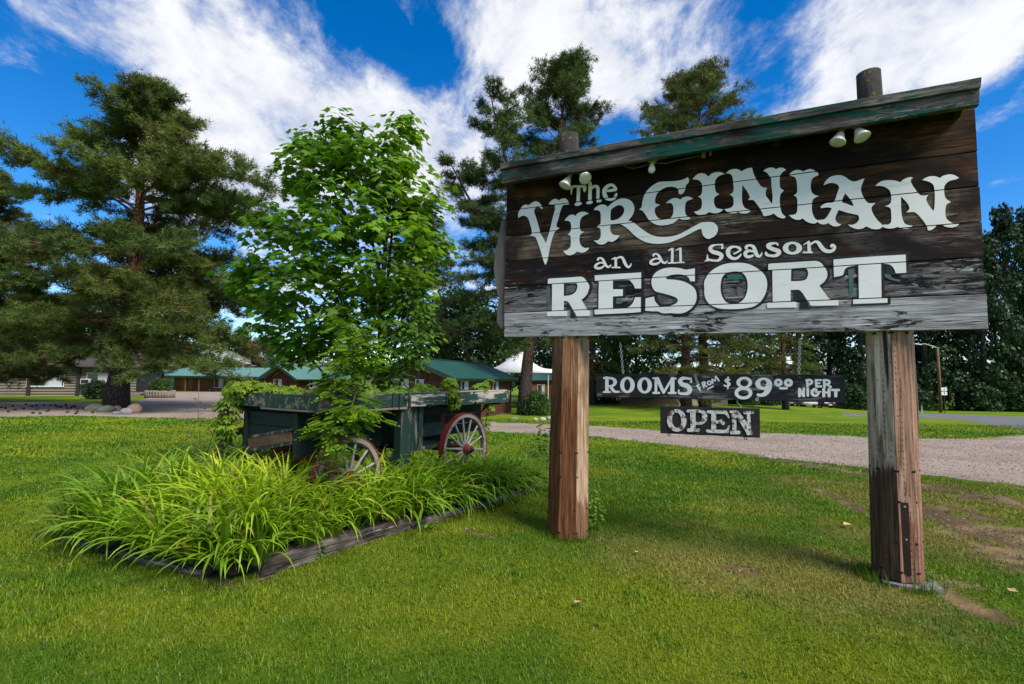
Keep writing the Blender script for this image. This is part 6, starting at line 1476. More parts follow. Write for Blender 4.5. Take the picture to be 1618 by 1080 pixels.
def window(parent, p0, d, nrm, x, z, w, h, panes=2, curtain=True, frame=M_WFR):
    """window on the wall line p0+d*x"""
    o = link('window', None, parent); c = Vector(p0) + Vector(d)*x + Vector((0, 0, z)); nrm = Vector(nrm); d = Vector(d)
    R = Matrix((d, -nrm, Vector((0, 0, 1)))).transposed()
    def B(name, cx, cz, ww, hh, off, th, mat): MB().box(c + d*cx + Vector((0, 0, cz)) + nrm*off, (ww, th, hh), R).build(name, mat, o)
    B('pane', 0, 0, w - .06, h - .06, .026, .01, M_GLASS)
    if curtain: B('curtain', w*.22, 0, w*.44, h - .10, .0335, .004, M_CURT)
    for s in (-1, 1):
        B('frame', s*(w/2 - .025), 0, .05, h, .045, .05, frame); B('frame', 0, s*(h/2 - .025), w - .1, .05, .045, .05, frame)
    for k in range(1, panes): B('mullion', -w/2 + w*k/panes, 0, .04, h - .1, .045, .04, frame)
    B('sill', 0, -h/2 - .03, w + .1, .05, .06, .09, frame)
    return o
def gable_cabin(name, label, P0, P1, P2, zb, ze, zr, course, wall_m, roof_m, trim_m, over=.45, win=(), ribs=True, gov=.6, posts=True, found=.25):
    """P0-P1 gable end, P1-P2 long side (2D points, seen sides). Ridge runs parallel to P1-P2"""
    P0, P1, P2 = (Vector((p[0], p[1], 0)) for p in (P0, P1, P2)); P3 = P0 + (P2 - P1); c = (P1 + P2)/2
    root = thing(name, label, 'building', (P1.x, P1.y, zb)); o = Vector((P1.x, P1.y, 0)); Z = zb
    q = [p - o for p in (P0, P1, P2, P3)]; zw0 = found; h = ze - zb; hr = zr - zb
    g = lambda t: h + (hr - h)*(1 - abs(2*t - 1))
    for i, (a, b_, tp) in enumerate(((q[0], q[1], g), (q[1], q[2], None), (q[2], q[3], g), (q[3], q[0], None))):
        mb = MB(); lap_wall(mb, a, b_, zw0, hr if tp else h, course, top=tp); mb.build('wall', wall_m, root)
    core = MB(); V = [p*.998 + Vector((0, 0, 0)) for p in q] + [p*.998 + Vector((0, 0, h)) for p in q] + [(q[0] + q[1])/2 + Vector((0, 0, hr - .05)), (q[2] + q[3])/2 + Vector((0, 0, hr - .05))]
    core.add(V, [(0, 1, 5, 8, 4), (2, 3, 7, 9, 6), (1, 2, 6, 5), (3, 0, 4, 7)]).build('wall_core', M_DK, root)
    mb = MB(); 
    for a, b_ in ((q[0], q[1]), (q[1], q[2])):
        d = (b_ - a).normalized(); n_ = Vector((d.y, -d.x, 0)); mb.bar(a + n_*.03 + Vector((0, 0, -.1)), b_ + n_*.03 + Vector((0, 0, -.1)), .08, found*2 + .2)
    mb.build('foundation', M_FOUND, root)
    if posts:
        for a, b_ in ((q[0], q[1]), (q[1], q[2])):
            d = (b_ - a).normalized(); n_ = Vector((d.y, -d.x, 0)); L = (b_ - a).length
            for t in (0, .34, .66, 1):
                tp = g(t) if a is q[0] else h
                MB().box(a + d*L*t + n_*.03 + Vector((0, 0, (zw0 + tp)/2)), (.13, .13, tp - zw0 - .02)).build('wall_post', wall_m, root)
    # roof: two slopes with standing ribs, thick edge
    lv = (q[2] - q[1]).normalized(); gv = (q[1] - q[0]).normalized(); R0 = (q[0] + q[1])/2 - lv*gov + Vector((0, 0, hr + .06)); R1 = (q[3] + q[2])/2 + lv*gov + Vector((0, 0, hr + .06))
    half = (q[1] - q[0]).length/2; sl = (hr - h)/half
    roof = link('roof', None, root)
    for s in (-1, 1):
        E0 = R0 + gv*s*(half + over) - Vector((0, 0, sl*(half + over))); E1 = R1 + gv*s*(half + over) - Vector((0, 0, sl*(half + over)))
        up = (E1 - E0).cross(R0 - E0)*s*-1; up = up.normalized(); up = up if up.z > 0 else -up
        V = [R0, R1, E1, E0]; V2 = [v - up*.06 for v in V]
        MB().add(V + V2, [(0, 1, 2, 3), (4, 7, 6, 5), (0, 4, 5, 1), (1, 5, 6, 2), (2, 6, 7, 3), (3, 7, 4, 0)]).build('roof_slope', roof_m, roof)
        n = int((R1 - R0).length/.42)
        if ribs:
            for k in range(n+1):
                t = (k + .0)/n; a = R0.lerp(R1, t); e = E0.lerp(E1, t); MB().bar(a + up*.012, e + up*.012, .04, .035, up).build('roof_rib', roof_m, roof)
        for A, B_ in ((R0, E0), (R1, E1)):
            MB().bar(A - up*.10 - lv*0, B_ - up*.10, .05, .20, up).build('barge_board', trim_m, roof)
        MB().bar(E0 - up*.07, E1 - up*.07, .05, .14, up).build('eave_fascia', trim_m, roof)
    MB().bar(R0 + Vector((0, 0, .02)), R1 + Vector((0, 0, .02)), .22, .03).build('ridge_cap', roof_m, roof)
    for side, x, z, w, hh, pn in win:
        a, b_ = (q[0], q[1]) if side == 'g' else (q[1], q[2]); d = (b_ - a).normalized(); window(root, a, d, Vector((d.y, -d.x, 0)), x, z, w, hh, pn)
    return root
def xy(px, D): p = at(px, 600, D); return (p.x, p.y)
# right cabin
D1, D2 = 24.0, 32.5; p1 = xy(716, D1); p2 = xy(806, D2); lv = Vector((p2[0]-p1[0], p2[1]-p1[1])).normalized(); gw = 4.35; p0 = (p1[0] - lv.y*gw, p1[1] + lv.x*gw)
zb = at(806, 657, D2).z; ze = (at(716, 596, D1).z + at(806, 599, D2).z)/2 + .10; Dg = (p1[1] + p0[1])/2; zr = at(644, 566, Dg - .5).z; L2 = math.hypot(p2[0]-p1[0], p2[1]-p1[1])
def along(px): # x along long side hit by pixel column
    best = min(((abs((p1[0] + lv.x*t)/(p1[1] + lv.y*t) - (px - 809)/F), t) for t in np.linspace(0, L2, 300))); return best[1]
def alongg(px):
    best = min(((abs((p0[0] + (p1[0]-p0[0])*t/gw)/(p0[1] + (p1[1]-p0[1])*t/gw) - (px - 809)/F), t) for t in np.linspace(0, gw, 300))); return best[1]
zc = ze - zb
gable_cabin('log_cabin', 'red brown log sided cabin with green ribbed metal roof behind the wagon', p0, p1, p2, zb, ze, zr, .155, M_SID, M_ROOFG, M_TRIM, .42,
  [('g', alongg(634), zc - .52, 1.0, .72, 2), ('g', alongg(666), zc - .38, .55, .42, 2), ('s', along(734), zc - .62, .9, .8, 2), ('s', along(783), zc - .72, .95, .9, 2)])
# small gabled cabin further left
q1 = xy(470, 47); q2 = xy(560, 56); lv2 = Vector((q2[0]-q1[0], q2[1]-q1[1])).normalized(); gw2 = 3.4; q0 = (q1[0] - lv2.y*gw2, q1[1] + lv2.x*gw2); zb2 = float(T(*q1)) - .1
ze2 = at(470, 594, 47).z; zr2 = at(447, 577, 48).z
gable_cabin('gabled_cabin', 'small brown gabled cabin with teal metal roof half hidden by the maple', q0, q1, q2, zb2, ze2, zr2, .16, M_SID, M_ROOFT, M_TRIM, .6, [('g', 1.2, ze2 - zb2 - .7, .9, .8, 2), ('s', 2.2, ze2 - zb2 - .75, 1.0, .8, 2)], gov=.8)

# motel wing: long low range with a porch roof
def motel():
    D = 66.0; a = at(252, 619, D + 4); b_ = at(468, 619, D - 4); zb = (a.z + b_.z)/2 - .1; A = Vector((a.x, a.y, 0)); B_ = Vector((b_.x, b_.y, 0)); d = (B_ - A).normalized(); n = Vector((d.y, -d.x, 0)); L = (B_ - A).length
    root = thing('motel_wing', 'long low motel range of orange brown logs under a teal metal roof', 'building', (A.x, A.y, zb)); ze = at(260, 593, D + 4).z - zb; zr = at(300, 580, D + 8).z - zb
    mb = MB(); lap_wall(mb, Vector((0, 0, 0)), d*L, .05, ze + .1, .2, .03); mb.build('wall', M_SIDX, root)
    MB().bar(Vector((0, 0, (ze)/2)) - n*.15, d*L + Vector((0, 0, ze/2)) - n*.15, .2, ze + .1).build('wall_core', M_DK, root)
    roof = link('roof', None, root); e0 = n*1.5 - d*.6 + Vector((0, 0, ze)); e1 = n*1.5 + d*(L + .6) + Vector((0, 0, ze)); r0 = -n*4.5 - d*.6 + Vector((0, 0, zr)); r1 = -n*4.5 + d*(L + .6) + Vector((0, 0, zr))
    up = (e1 - e0).cross(r0 - e0).normalized(); up = up if up.z > 0 else -up; V = [e0, e1, r1, r0]
    MB().add(V + [v - up*.08 for v in V], [(0, 1, 2, 3), (4, 7, 6, 5), (0, 4, 5, 1), (1, 5, 6, 2), (2, 6, 7, 3), (3, 7, 4, 0)]).build('roof_slope', M_ROOFT, roof)
    for k in range(int(L/.6)):
        t = (k + .5)/int(L/.6); MB().bar(e0.lerp(e1, t) + up*.01, r0.lerp(r1, t) + up*.01, .05, .04, up).build('roof_rib', M_ROOFT, roof)
    MB().bar(e0 - up*.1 + n*.02, e1 - up*.1 + n*.02, .05, .24).build('eave_fascia', M_TRIM, roof)
    px2x = lambda px: ((px - 252)/(468 - 252))*L*1.0
    for px in (270, 352): window(root, Vector((0, 0, 0)), d, n, px2x(px), 1.35, 1.55, 1.35, 2)
    for px in (295, 306):
        x = px2x(px); R = Matrix((d, -n, Vector((0, 0, 1)))).transposed(); dr = MB().box(d*x + n*.06 + Vector((0, 0, 1.03)), (.92, .06, 2.0), R).build('door', mat_wood('door_orange_%d' % px, (.36, .15, .045), (.2, .075, .025), 2, 9, seed=px, knots=False), root)
        MB().lathe([(.03, 0), (.035, .04), (.02, .06)], d*(x + .36) + n*.09 + Vector((0, 0, 1.0)), n, 8).build('handle', M_BOLT, dr)
    for px in (262, 312, 334, 402): MB().box(d*px2x(px) + n*1.3 + Vector((0, 0, ze/2)), (.14, .14, ze)).build('porch_post', M_SIDX, root)
    MB().lathe([(.09, 0), (.12, .15), (.09, .3)], d*px2x(400) + n*.2 + Vector((0, 0, 1.6)), (0, 0, 1), 10).build('wall_lantern', mat_plain('lantern_amber', (.6, .33, .06), (.5, .25, .04), 5, .4, 0), root)
    return root, A, d, n, zb, px2x
mot, mA, md, mn, mz, mpx = motel()
def bench(px, label):
    p = mA + md*mpx(px) + mn*.75; root = thing('bench', label, 'bench', (p.x, p.y, mz), math.atan2(md.y, md.x), 'benches in front of the motel rooms')
    for k in range(3): MB().box((0, -.14 + .14*k, .45), (1.5, .125, .04)).build('seat_slat', M_SIDX, root)
    for s in (-1, 1):
        for t in (-1, 1): MB().box((s*.62, t*.14, .215), (.08, .08, .43)).build('leg', M_SIDX, root)
bench(273, 'low orange wooden bench below the motel window nearer the planter'); bench(352, 'low orange wooden bench below the motel window nearer the wagon')
# nearer wing with hipped end at the left
def wing():
    D = 50.0; a = at(150, 615, D); b_ = at(258, 615, D + 4); A = Vector((a.x, a.y, 0)); d = Vector((b_.x - a.x, b_.y - a.y, 0)); L = d.length; d.normalize(); n = Vector((d.y, -d.x, 0)); zb = float(T(a.x, a.y)) - .1
    ze = at(240, 586, D + 4).z - zb; zr = at(220, 572, D + 5).z - zb; root = thing('office_wing', 'dark timber office wing with teal hipped roof behind the planter', 'building', (A.x, A.y, zb))
    mb = MB(); lap_wall(mb, Vector((0, 0, 0)), d*L, 0, ze, .2, .03); lap_wall(mb, d*L, d*L - n*6, 0, ze, .2, .03); mb.build('wall', M_SID, root)
    MB().box(d*L/2 - n*3 + Vector((0, 0, ze/2)), (L - .1, 5.9, ze), Matrix.Rotation(math.atan2(d.y, d.x), 3, 'Z')).build('wall_core', M_DK, root)
    P = lambda x, y, z: d*x - n*y + Vector((0, 0, z)); o = .7
    V = [P(-o, -o, ze), P(L + o, -o, ze), P(L + o, 6 + o, ze), P(-o, 6 + o, ze), P(-o, 3, zr), P(L - 2.6, 3, zr)]
    rf = MB().add(V, [(0, 1, 5, 4), (1, 2, 5), (2, 3, 4, 5), (0, 4, 3), (0, 3, 2, 1)]).build('roof', M_ROOFT, root)
    for i, j in ((0, 1), (1, 2)): MB().bar(V[i] - Vector((0, 0, .1)), V[j] - Vector((0, 0, .1)), .06, .2).build('eave_fascia', M_TRIM, rf)
    window(root, Vector((0, 0, 0)), d, n, L*.45, ze*.55, 1.4, 1.1, 2)
wing()
# upper lodge behind the range
def lodge():
    D = 88; a = at(196, 590, D); b_ = at(300, 590, D); zb = float(T(a.x, a.y)); A = (a.x, a.y + 8); 
    r = gable_cabin('upper_lodge', 'two storey brown lodge with pale metal roof behind the motel', (b_.x, b_.y, 0)[:2] if False else (a.x, a.y), (b_.x, b_.y), (b_.x + 1.5, b_.y + 14), zb, at(250, 566, D).z, at(250, 545, D).z, .25, M_SID, M_ROOFW, M_DK, 1.2, [('g', 8.6, at(250, 566, D).z - zb - .6, 1.6, 1.3, 2)], True, 1.0, False)
lodge()
# grey log house on the left
def log_house():
    D = 42.0; a = at(-150, 606, D - 2); b_ = at(212, 606, D + 3); zb = (float(T(a.x, a.y)) + float(T(b_.x, b_.y)))/2 - .15; A = Vector((a.x, a.y, 0)); d = Vector((b_.x - a.x, b_.y - a.y, 0)); L = d.length; d.normalize(); n = Vector((d.y, -d.x, 0)); h = 2.9
    root = thing('log_house', 'weathered grey log house behind the huge pine', 'building', (A.x, A.y, zb)); rot = math.atan2(d.y, d.x)
    lm = MB(); lm.tube([(0, 0, 0), (1, 0, 0)], .125, 10); k = 0
    mesh_l = lm.mesh('log', M_GREYL, True)
    for k in range(12):
        o = link('log', mesh_l, root, d*-.15 + Vector((0, 0, .14 + k*.235)), (0, 0, rot)); o.scale = (L + .3, 1, 1)
    MB().box(d*L/2 - n*3.6 + Vector((0, 0, h/2)), (L - .1, 7, h), Matrix.Rotation(rot, 3, 'Z')).build('wall_core', M_DK, root)
    rf = link('roof', None, root); zr = h + 1.9
    for s in (0, 1):
        e0 = (n*.9 if s == 0 else -n*8.1) - d*.6 + Vector((0, 0, h - .12)); e1 = e0 + d*(L + 1.2); r0 = -n*3.6 - d*.6 + Vector((0, 0, zr)); r1 = r0 + d*(L + 1.2); V = [e0, e1, r1, r0]
        MB().add(V + [v - Vector((0, 0, .1)) for v in V], [(0, 1, 2, 3), (4, 7, 6, 5), (0, 4, 5, 1), (1, 5, 6, 2), (2, 6, 7, 3), (3, 7, 4, 0)]).build('roof_slope', mat_plain('brown_shingle', (.06, .045, .035), (.035, .027, .022), 12, .9, .4), rf)
    for gi in (0, 1): MB().add([d*L*gi + Vector((0, 0, h)), d*L*gi - n*7.2 + Vector((0, 0, h)), d*L*gi - n*3.6 + Vector((0, 0, zr - .1))], [(0, 1, 2)]).build('gable', M_SID, root)
    #gx = MB().add([-d*.02 + n*0 + Vector((0, 0, h)), -n*7.2 + Vector((0, 0, h)), -n*3.6 + Vector((0, 0, zr - .1))] + [d*L + Vector((0, 0, h)), d*L - n*7.2 + Vector((0, 0, h)), d*L - n*3.6 + Vector((0, 0, zr - .1))], [(0, 1, 2), (3, 5, 4)]).build('gable', M_SID, root)
    pxx = lambda px: (px + 150)/362*L
    for px in (37, 117): MB().box(d*pxx(px) + n*.18 + Vector((0, 0, h/2)), (.24, .16, h - .04), Matrix.Rotation(rot, 3, 'Z')).build('corner_post', M_DK, root)
    for px, w, hh in ((63, 2.6, 1.3), (150, 1.7, 1.15), (168, 1.3, 1.1), (-60, 1.8, 1.2)): window(root, n*.11, d, n, pxx(px), 1.62, w, hh, 2)
    R = Matrix.Rotation(rot, 3, 'Z'); ac = link('air_conditioner', None, root); c = d*pxx(131) + n*.30 + Vector((0, 0, 1.42))
    MB().box(c, (.66, .45, .46), R, .02).build('casing', M_WFR, ac); MB().box(c + n*.23, (.54, .02, .34), R).build('grille', M_DK, ac)
    MB().box(d*pxx(160) + n*.16 + Vector((0, 0, .42)), (2.6, .06, .85), R).build('pale_skirting', mat_plain('pale_render', (.40, .30, .25), (.28, .21, .17), 6, .9, .2), root)
log_house()
# white peaked canopy with brown shed behind
def canopy():
    D = 40.0; c = at(822, 600, D); zb = float(T(c.x, c.y)); root = thing('canopy_tent', 'white peaked fabric canopy on poles behind the tall pine trunk', 'tent', (c.x, c.y, zb)); hz = at(790, 583, D).z - zb; hp = at(816, 546, D).z - zb; hs = 2.7
    m_t = mat_plain('white_canvas', (.72, .70, .68), (.64, .62, .60), 2, .7, .1); V = []; Fc = []; n = 10; k4 = 24
    for i in range(n+1):
        t = i/n; r = t; z = hz + (hp - hz)*(1 - t)**2.1
        for k in range(k4):
            a = 2*math.pi*k/k4; ca, sa = math.cos(a), math.sin(a); sq = 1/max(abs(ca), abs(sa)); rr = r*hs*(1 + (sq - 1)*t); V.append((ca*rr - .15, sa*rr, z))
    for i in range(n):
        for k in range(k4): Fc.append((i*k4+k, i*k4+(k+1) % k4, (i+1)*k4+(k+1) % k4, (i+1)*k4+k))
    b0 = n*k4; V += [(V[b0+k][0], V[b0+k][1], V[b0+k][2] - .28) for k in range(k4)]
    for k in range(k4): Fc.append((b0+k, b0+(k+1) % k4, b0+k4+(k+1) % k4, b0+k4+k))
    MB().add(V, Fc).build('canvas', m_t, root, True)
    for sx in (-1, 1):
        for sy in (-1, 1): MB().tube([(sx*(hs - .1) - .15, sy*(hs - .1), -.1), (sx*(hs - .1) - .15, sy*(hs - .1), hz)], .05, 8).build('pole', M_WFR, root)
    MB().tube([(-.15, 0, hp - .2), (-.15, 0, hp + .25)], [.05, .03], 8).build('finial', M_WFR, root)
    e = xy(838, 44); e2 = xy(885, 47); zb2 = float(T(*e)); f0 = (e[0] - .6, e[1] + 4)
    gable_cabin('brown_shed', 'brown timber shed in the shade behind the white canopy', f0, e, e2, zb2, zb2 + 2.3, zb2 + 3.0, .2, M_SIDX, M_ROOFG, M_TRIM, .4, [('s', 1.4, 1.4, 1.0, .9, 2)], True, .4)
canopy()
# picnic table under the canopy
pt = xy(853, 38); zt_ = float(T(*pt)); tb = thing('picnic_table', 'grey picnic table under the white canopy', 'table', (pt[0], pt[1], zt_), .4)
for k in range(5): MB().box((0, -.3 + k*.15, .74), (1.8, .14, .04)).build('top_plank', M_GREYL, tb)
for s in (-1, 1):
    MB().box((0, s*.65, .44), (1.8, .25, .04)).build('bench_plank', M_GREYL, tb)
    for t in (-1, 1): MB().bar((s*.65, t*.15, .72), (s*.65, t*.55, 0), .05, .1).build('leg', M_GREYL, tb)
# fence at the back of the lawn
def fence(px0, px1, D, h, label, mat, n):
    a = at(px0, 630, D); b_ = at(px1, 630, D); d = Vector((b_.x - a.x, b_.y - a.y, 0)); L = d.length; d.normalize(); zb = min(float(T(a.x, a.y)), float(T(b_.x, b_.y))) - .05
    root = thing('board_fence', label, 'fence', (a.x, a.y, zb), math.atan2(d.y, d.x)); w = L/n; bm_ = MB().box((0, 0, h/2), (w - .02, .025, h)).mesh('fence_board', mat); rr = random.Random(int(px0))
    for k in range(n): link('fence_board', bm_, root, (w*(k + .5), rr.uniform(-.012, .012), rr.uniform(-.03, .03)))
    for z in (.4, h - .4): MB().box((L/2, .04, z), (L, .05, .09)).build('rail', mat, root)
fence(980, 1076, 49, 1.75, 'brown board fence behind the pine trunks', mat_wood('fence_brown', (.19, .115, .07), (.09, .055, .035), 2, 10, seed=3, knots=False), 26)
fence(1090, 1102, 48.6, 1.85, 'pale narrow board panel between the two pine trunks', mat_wood('fence_pale', (.52, .45, .38), (.36, .30, .25), 2, 10, seed=4, knots=False), 5)
fence(1122, 1150, 49.5, 1.3, 'low pinkish board panel right of the pine trunks', mat_wood('fence_pink', (.42, .34, .30), (.3, .24, .21), 2, 10, seed=6, knots=False), 9)
# ------------------------------------------------------------------ stones
def stone_mesh(seed, mat):
    rng = np.random.default_rng(seed); bm = bmesh.new(); bmesh.ops.create_icosphere(bm, subdivisions=3, radius=.5)
    ph = rng.uniform(0, 6.28, (5, 3)); fr = rng.uniform(1.2, 3.4, (5, 3))
    for v in bm.verts:
        n = sum(math.sin(fr[k] @ np.array(v.co)*2 + ph[k, 0]) for k in range(5))*.035; v.co = v.co*(1 + n); v.co.z = max(v.co.z, -.28)
    me = bpy.data.meshes.new('stone'); bm.to_mesh(me); bm.free(); me.polygons.foreach_set('use_smooth', np.ones(len(me.polygons), bool)); me.materials.append(mat); return me
M_ST = {'grey': mat_plain('stone_grey', (.30, .30, .27), (.20, .20, .175), 7, .9, .5), 'pale': mat_plain('stone_pale', (.46, .43, .39), (.32, .30, .275), 7, .9, .5), 'rose': mat_plain('stone_rose', (.52, .30, .20), (.36, .22, .155), 7, .9, .5), 'mossy': mat_plain('stone_mossy', (.19, .19, .13), (.12, .125, .08), 7, .95, .6)}
STN = [((150, 649), 26, 14, 'mossy', 'flat mossy stone at the outer edge of the pine trunk ring'), ((168, 651), 24, 13, 'mossy', 'second flat mossy stone beside the pine trunk'), ((185, 648), 15, 9, 'rose', 'small rosy stone in front of the pine trunk'), ((198, 653), 17, 11, 'pale', 'rounded pale stone in front of the pine trunk'), ((213, 652), 22, 17, 'rose', 'tall two toned stone beside the pine trunk'), ((184, 654), 14, 6, 'grey', 'thin grey stone lying low before the pine trunk'),
       ((858, 664), 10, 6, 'pale', 'small pale stone at the foot of the forked pine'), ((868, 663), 12, 7, 'grey', 'grey stone at the foot of the forked pine'), ((846, 664), 8, 5, 'pale', 'smallest pale stone at the foot of the forked pine'), ((812, 663), 14, 6, 'mossy', 'mossy stone between cabin corner and forked pine'), ((1062, 668), 9, 6, 'pale', 'pale stone by the lily plant on the far lawn')]
for i, ((px, py), wpx, hpx, k, lab) in enumerate(STN):
    p = ground(px, py); s = p.y/F; o = link('stone', stone_mesh(100 + i, M_ST[k]), None, (p.x, p.y, p.z + hpx*s*.26), (0, 0, i*1.1)); o.scale = (wpx*s*1.05, wpx*s*.8, hpx*s*1.15); tag(o, lab, 'stone', 'stones')
# far lawn plant beside the pale stone
q = ground(1056, 668); v, f, c = lily_leaves(np.random.default_rng(5), 0, 0, 0, 60, 1.0, np.array([.09, .18, .02])); v = np.array(v)*np.array([1.5, 1.5, 1.25]); o = link('daylily_clump', leaf_mesh('daylily_clump', [(v, f, c)], M_LILY), None, (q.x, q.y, q.z)); tag(o, 'lone daylily clump on the far lawn beside a pale stone', 'daylily')
# leafy plants at the forked pine's foot and around
q = ground(848, 656); place_tree(bush_l, q, 'leafy green shrub at the foot of the forked pine', 1.0, (.42, .4, .45), None, 'leafy_shrub', 'bush')

# ------------------------------------------------------------------ log planter with shrub beside the pine
q = ground(240, 629); pl = thing('log_planter', 'round planter of upright grey half logs with steps before the office wing', 'planter', (q.x, q.y + .9, float(T(q.x, q.y + .9))))
lm = MB(); lm.tube([(0, 0, -.1), (0, 0, .62)], .10, 9); lmesh = lm.mesh('half_log', M_GREYL, True); n = 30
for k in range(n):
    a = 2*math.pi*k/n; link('half_log', lmesh, pl, (math.cos(a)*1.02, math.sin(a)*.86, random.Random(k).uniform(-.03, .04)))
MB().lathe([(.95, .4), (.95, .5), (.1, .56)], (0, 0, 0), (0, 0, 1), 20).build('soil', mat_plain('planter_soil', (.04, .027, .018), (.02, .013, .01), 20, .95, .5), pl)
for k in range(3): MB().box((-1.55 - k*.18, -.35 - .28*k, .40 - .16*k), (.95, .30, .16), bev=.012).build('step', M_GREYL, pl)
place_tree(bush_l, Vector((q.x, q.y + .9, float(T(q.x, q.y + .9)) + .45)), 'bright leafy shrub growing out of the log planter', .4, (.46, .4, .36), None, 'planter_shrub', 'bush')
q = ground(226, 616); place_tree(bush_l, q, 'taller green bush between pine trunk and planter', 2.0, (.5, .5, .85), None, 'leafy_shrub', 'bush')

# ------------------------------------------------------------------ lamp post, urn, chair, teal sign by the log house
q = ground(99, 610); lp = thing('lamp_post', 'slim dark green lamp post in front of the grey log house', 'lamp post', q)
MB().lathe([(.16, 0), (.16, .08), (.09, .16), (.055, .3), (.05, 1.9), (.08, 1.95), (.05, 2.0)], (0, 0, 0), (0, 0, 1), 12).build('column', M_TRIM, lp, True)
MB().lathe([(.07, 2.0), (.13, 2.06), (.15, 2.34), (.02, 2.5)], (0, 0, 0), (0, 0, 1), 10).build('lantern', M_DK, lp)
q = ground(65, 614); un = thing('bird_bath', 'small dark bird bath on the lawn before the log house', 'bird bath', q)
MB().lathe([(.28, 0), (.24, .05), (.09, .15), (.06, .5), (.10, .58), (.34, .66), (.33, .70), (.05, .64)], (0, 0, 0), (0, 0, 1), 16).build('bowl_and_stem', M_DK, un, True)
q = ground(142, 606); ch = thing('lawn_chair', 'bright red chair against the log house wall', 'chair', q, .5); mr = mat_plain('chair_red', (.55, .03, .04), (.42, .02, .03), 5, .5, 0)
MB().box((0, 0, .40), (.55, .5, .05), bev=.01).build('seat', mr, ch); MB().box((0, .25, .72), (.55, .05, .62), Matrix.Rotation(-.15, 3, 'X'), .01).build('backrest', mr, ch)
for sx in (-1, 1):
    for sy in (-1, 1): MB().box((sx*.24, sy*.2, .19), (.05, .05, .38)).build('leg', mr, ch)
q = ground(-2, 612); ts = thing('small_sign', 'small turquoise board standing on the lawn at the house corner', 'sign', q, .2)
MB().box((0, 0, .62), (.55, .03, .95), bev=.004).build('panel', mat_plain('turquoise', (.06, .38, .40), (.05, .32, .34), 5, .5, 0), ts)
for s in (-1, 1): MB().box((s*.2, .03, .25), (.05, .03, .6)).build('leg', M_WFR, ts)
q = ground(70, 606); pot = thing('white_planter', 'low white bowl planter at the log house wall', 'planter', q)
MB().lathe([(.22, 0), (.32, .12), (.40, .34), (.38, .36), (.30, .3)], (0, 0, 0), (0, 0, 1), 14).build('bowl', M_WFR, pot, True)
q = ground(12, 604); pot = thing('clay_pot', 'orange clay pot by the log house wall', 'pot', q)
MB().lathe([(.14, 0), (.22, .3), (.24, .30), (.24, .36), (.20, .36)], (0, 0, 0), (0, 0, 1), 14).build('pot', mat_plain('terracotta', (.45, .17, .08), (.34, .12, .06), 8, .8, .2), pot, True)

# ------------------------------------------------------------------ street lamp, road sign, reflector post, cars, goal
D = 58.0; b0 = far_base(1484, D); sl = thing('street_lamp', 'tall brown wooden pole with a white cobra head arm beside the road', 'street lamp', b0); hp = height_to(b0, 548, 1484)
MB().tube([(0, 0, -.3), (.02, 0, hp*.5), (0, 0, hp)], [.17, .15, .12], 12).build('pole', mat_wood('utility_pole', (.24, .13, .07), (.12, .065, .035), 2, 8, seed=2, knots=False), sl, True)
e = at(1449, 544, D) - b0
MB().tube([(0, 0, hp - .15), (-.4, 0, hp + .05), (e.x*.6, 0, (hp + e.z)/2 + .22), (e.x + .5, 0, e.z + .06)], [.05, .045, .04, .04], 8).build('arm', M_WFR, sl, True)
MB().box((e.x + .1, 0, e.z + .03), (.85, .24, .13), Matrix.Rotation(.12, 3, 'Y'), .04).build('lamp_head', M_WFR, sl)
D = 56.0; b0 = far_base(1491, D); rs_ = thing('road_sign', 'white square road sign with black arrows on a dark post', 'road sign', b0); k = D/F
zt_ = height_to(b0, 612, 1491); zb_ = height_to(b0, 624, 1491); wz = 9*k
MB().tube([(0, .03, -.2), (0, .03, zt_ - .05)], .035, 8).build('post', M_DK, rs_)
MB().box((0, 0, (zt_ + zb_)/2), (wz, .012, zt_ - zb_), bev=.004).build('panel', mat_plain('sign_white', (.75, .75, .73), (.68, .68, .66), 5, .4, 0), rs_)
for a in range(4):
    R = Matrix.Rotation(a*math.pi/2, 3, 'Y'); h = (zt_ - zb_)*.40
    mb = MB(); V = [(-.03, 0, .02), (.03, 0, .02), (.03, 0, h*.62), (.11, 0, h*.62), (0, 0, h), (-.11, 0, h*.62), (-.03, 0, h*.62)]
    mb.add([R @ Vector(v) + Vector((0, -.010 - a*.0005, (zt_ + zb_)/2)) for v in V], [(0, 1, 2, 6), (5, 3, 4)]).build('arrow', mat_plain('arrow_black', (.02, .02, .02), (.015, .015, .015), 5, .5, 0), rs_)
b0 = far_base(1454, 52); rp = thing('marker_post', 'thin white marker post with reddish top at the road edge', 'post', b0)
MB().tube([(0, 0, -.1), (0, 0, .75)], .045, 8).build('shaft', M_WFR, rp); MB().tube([(0, 0, .75), (0, 0, .95)], .047, 8).build('cap', mat_plain('cap_red', (.3, .05, .06), (.22, .04, .05), 5, .5, 0), rp)
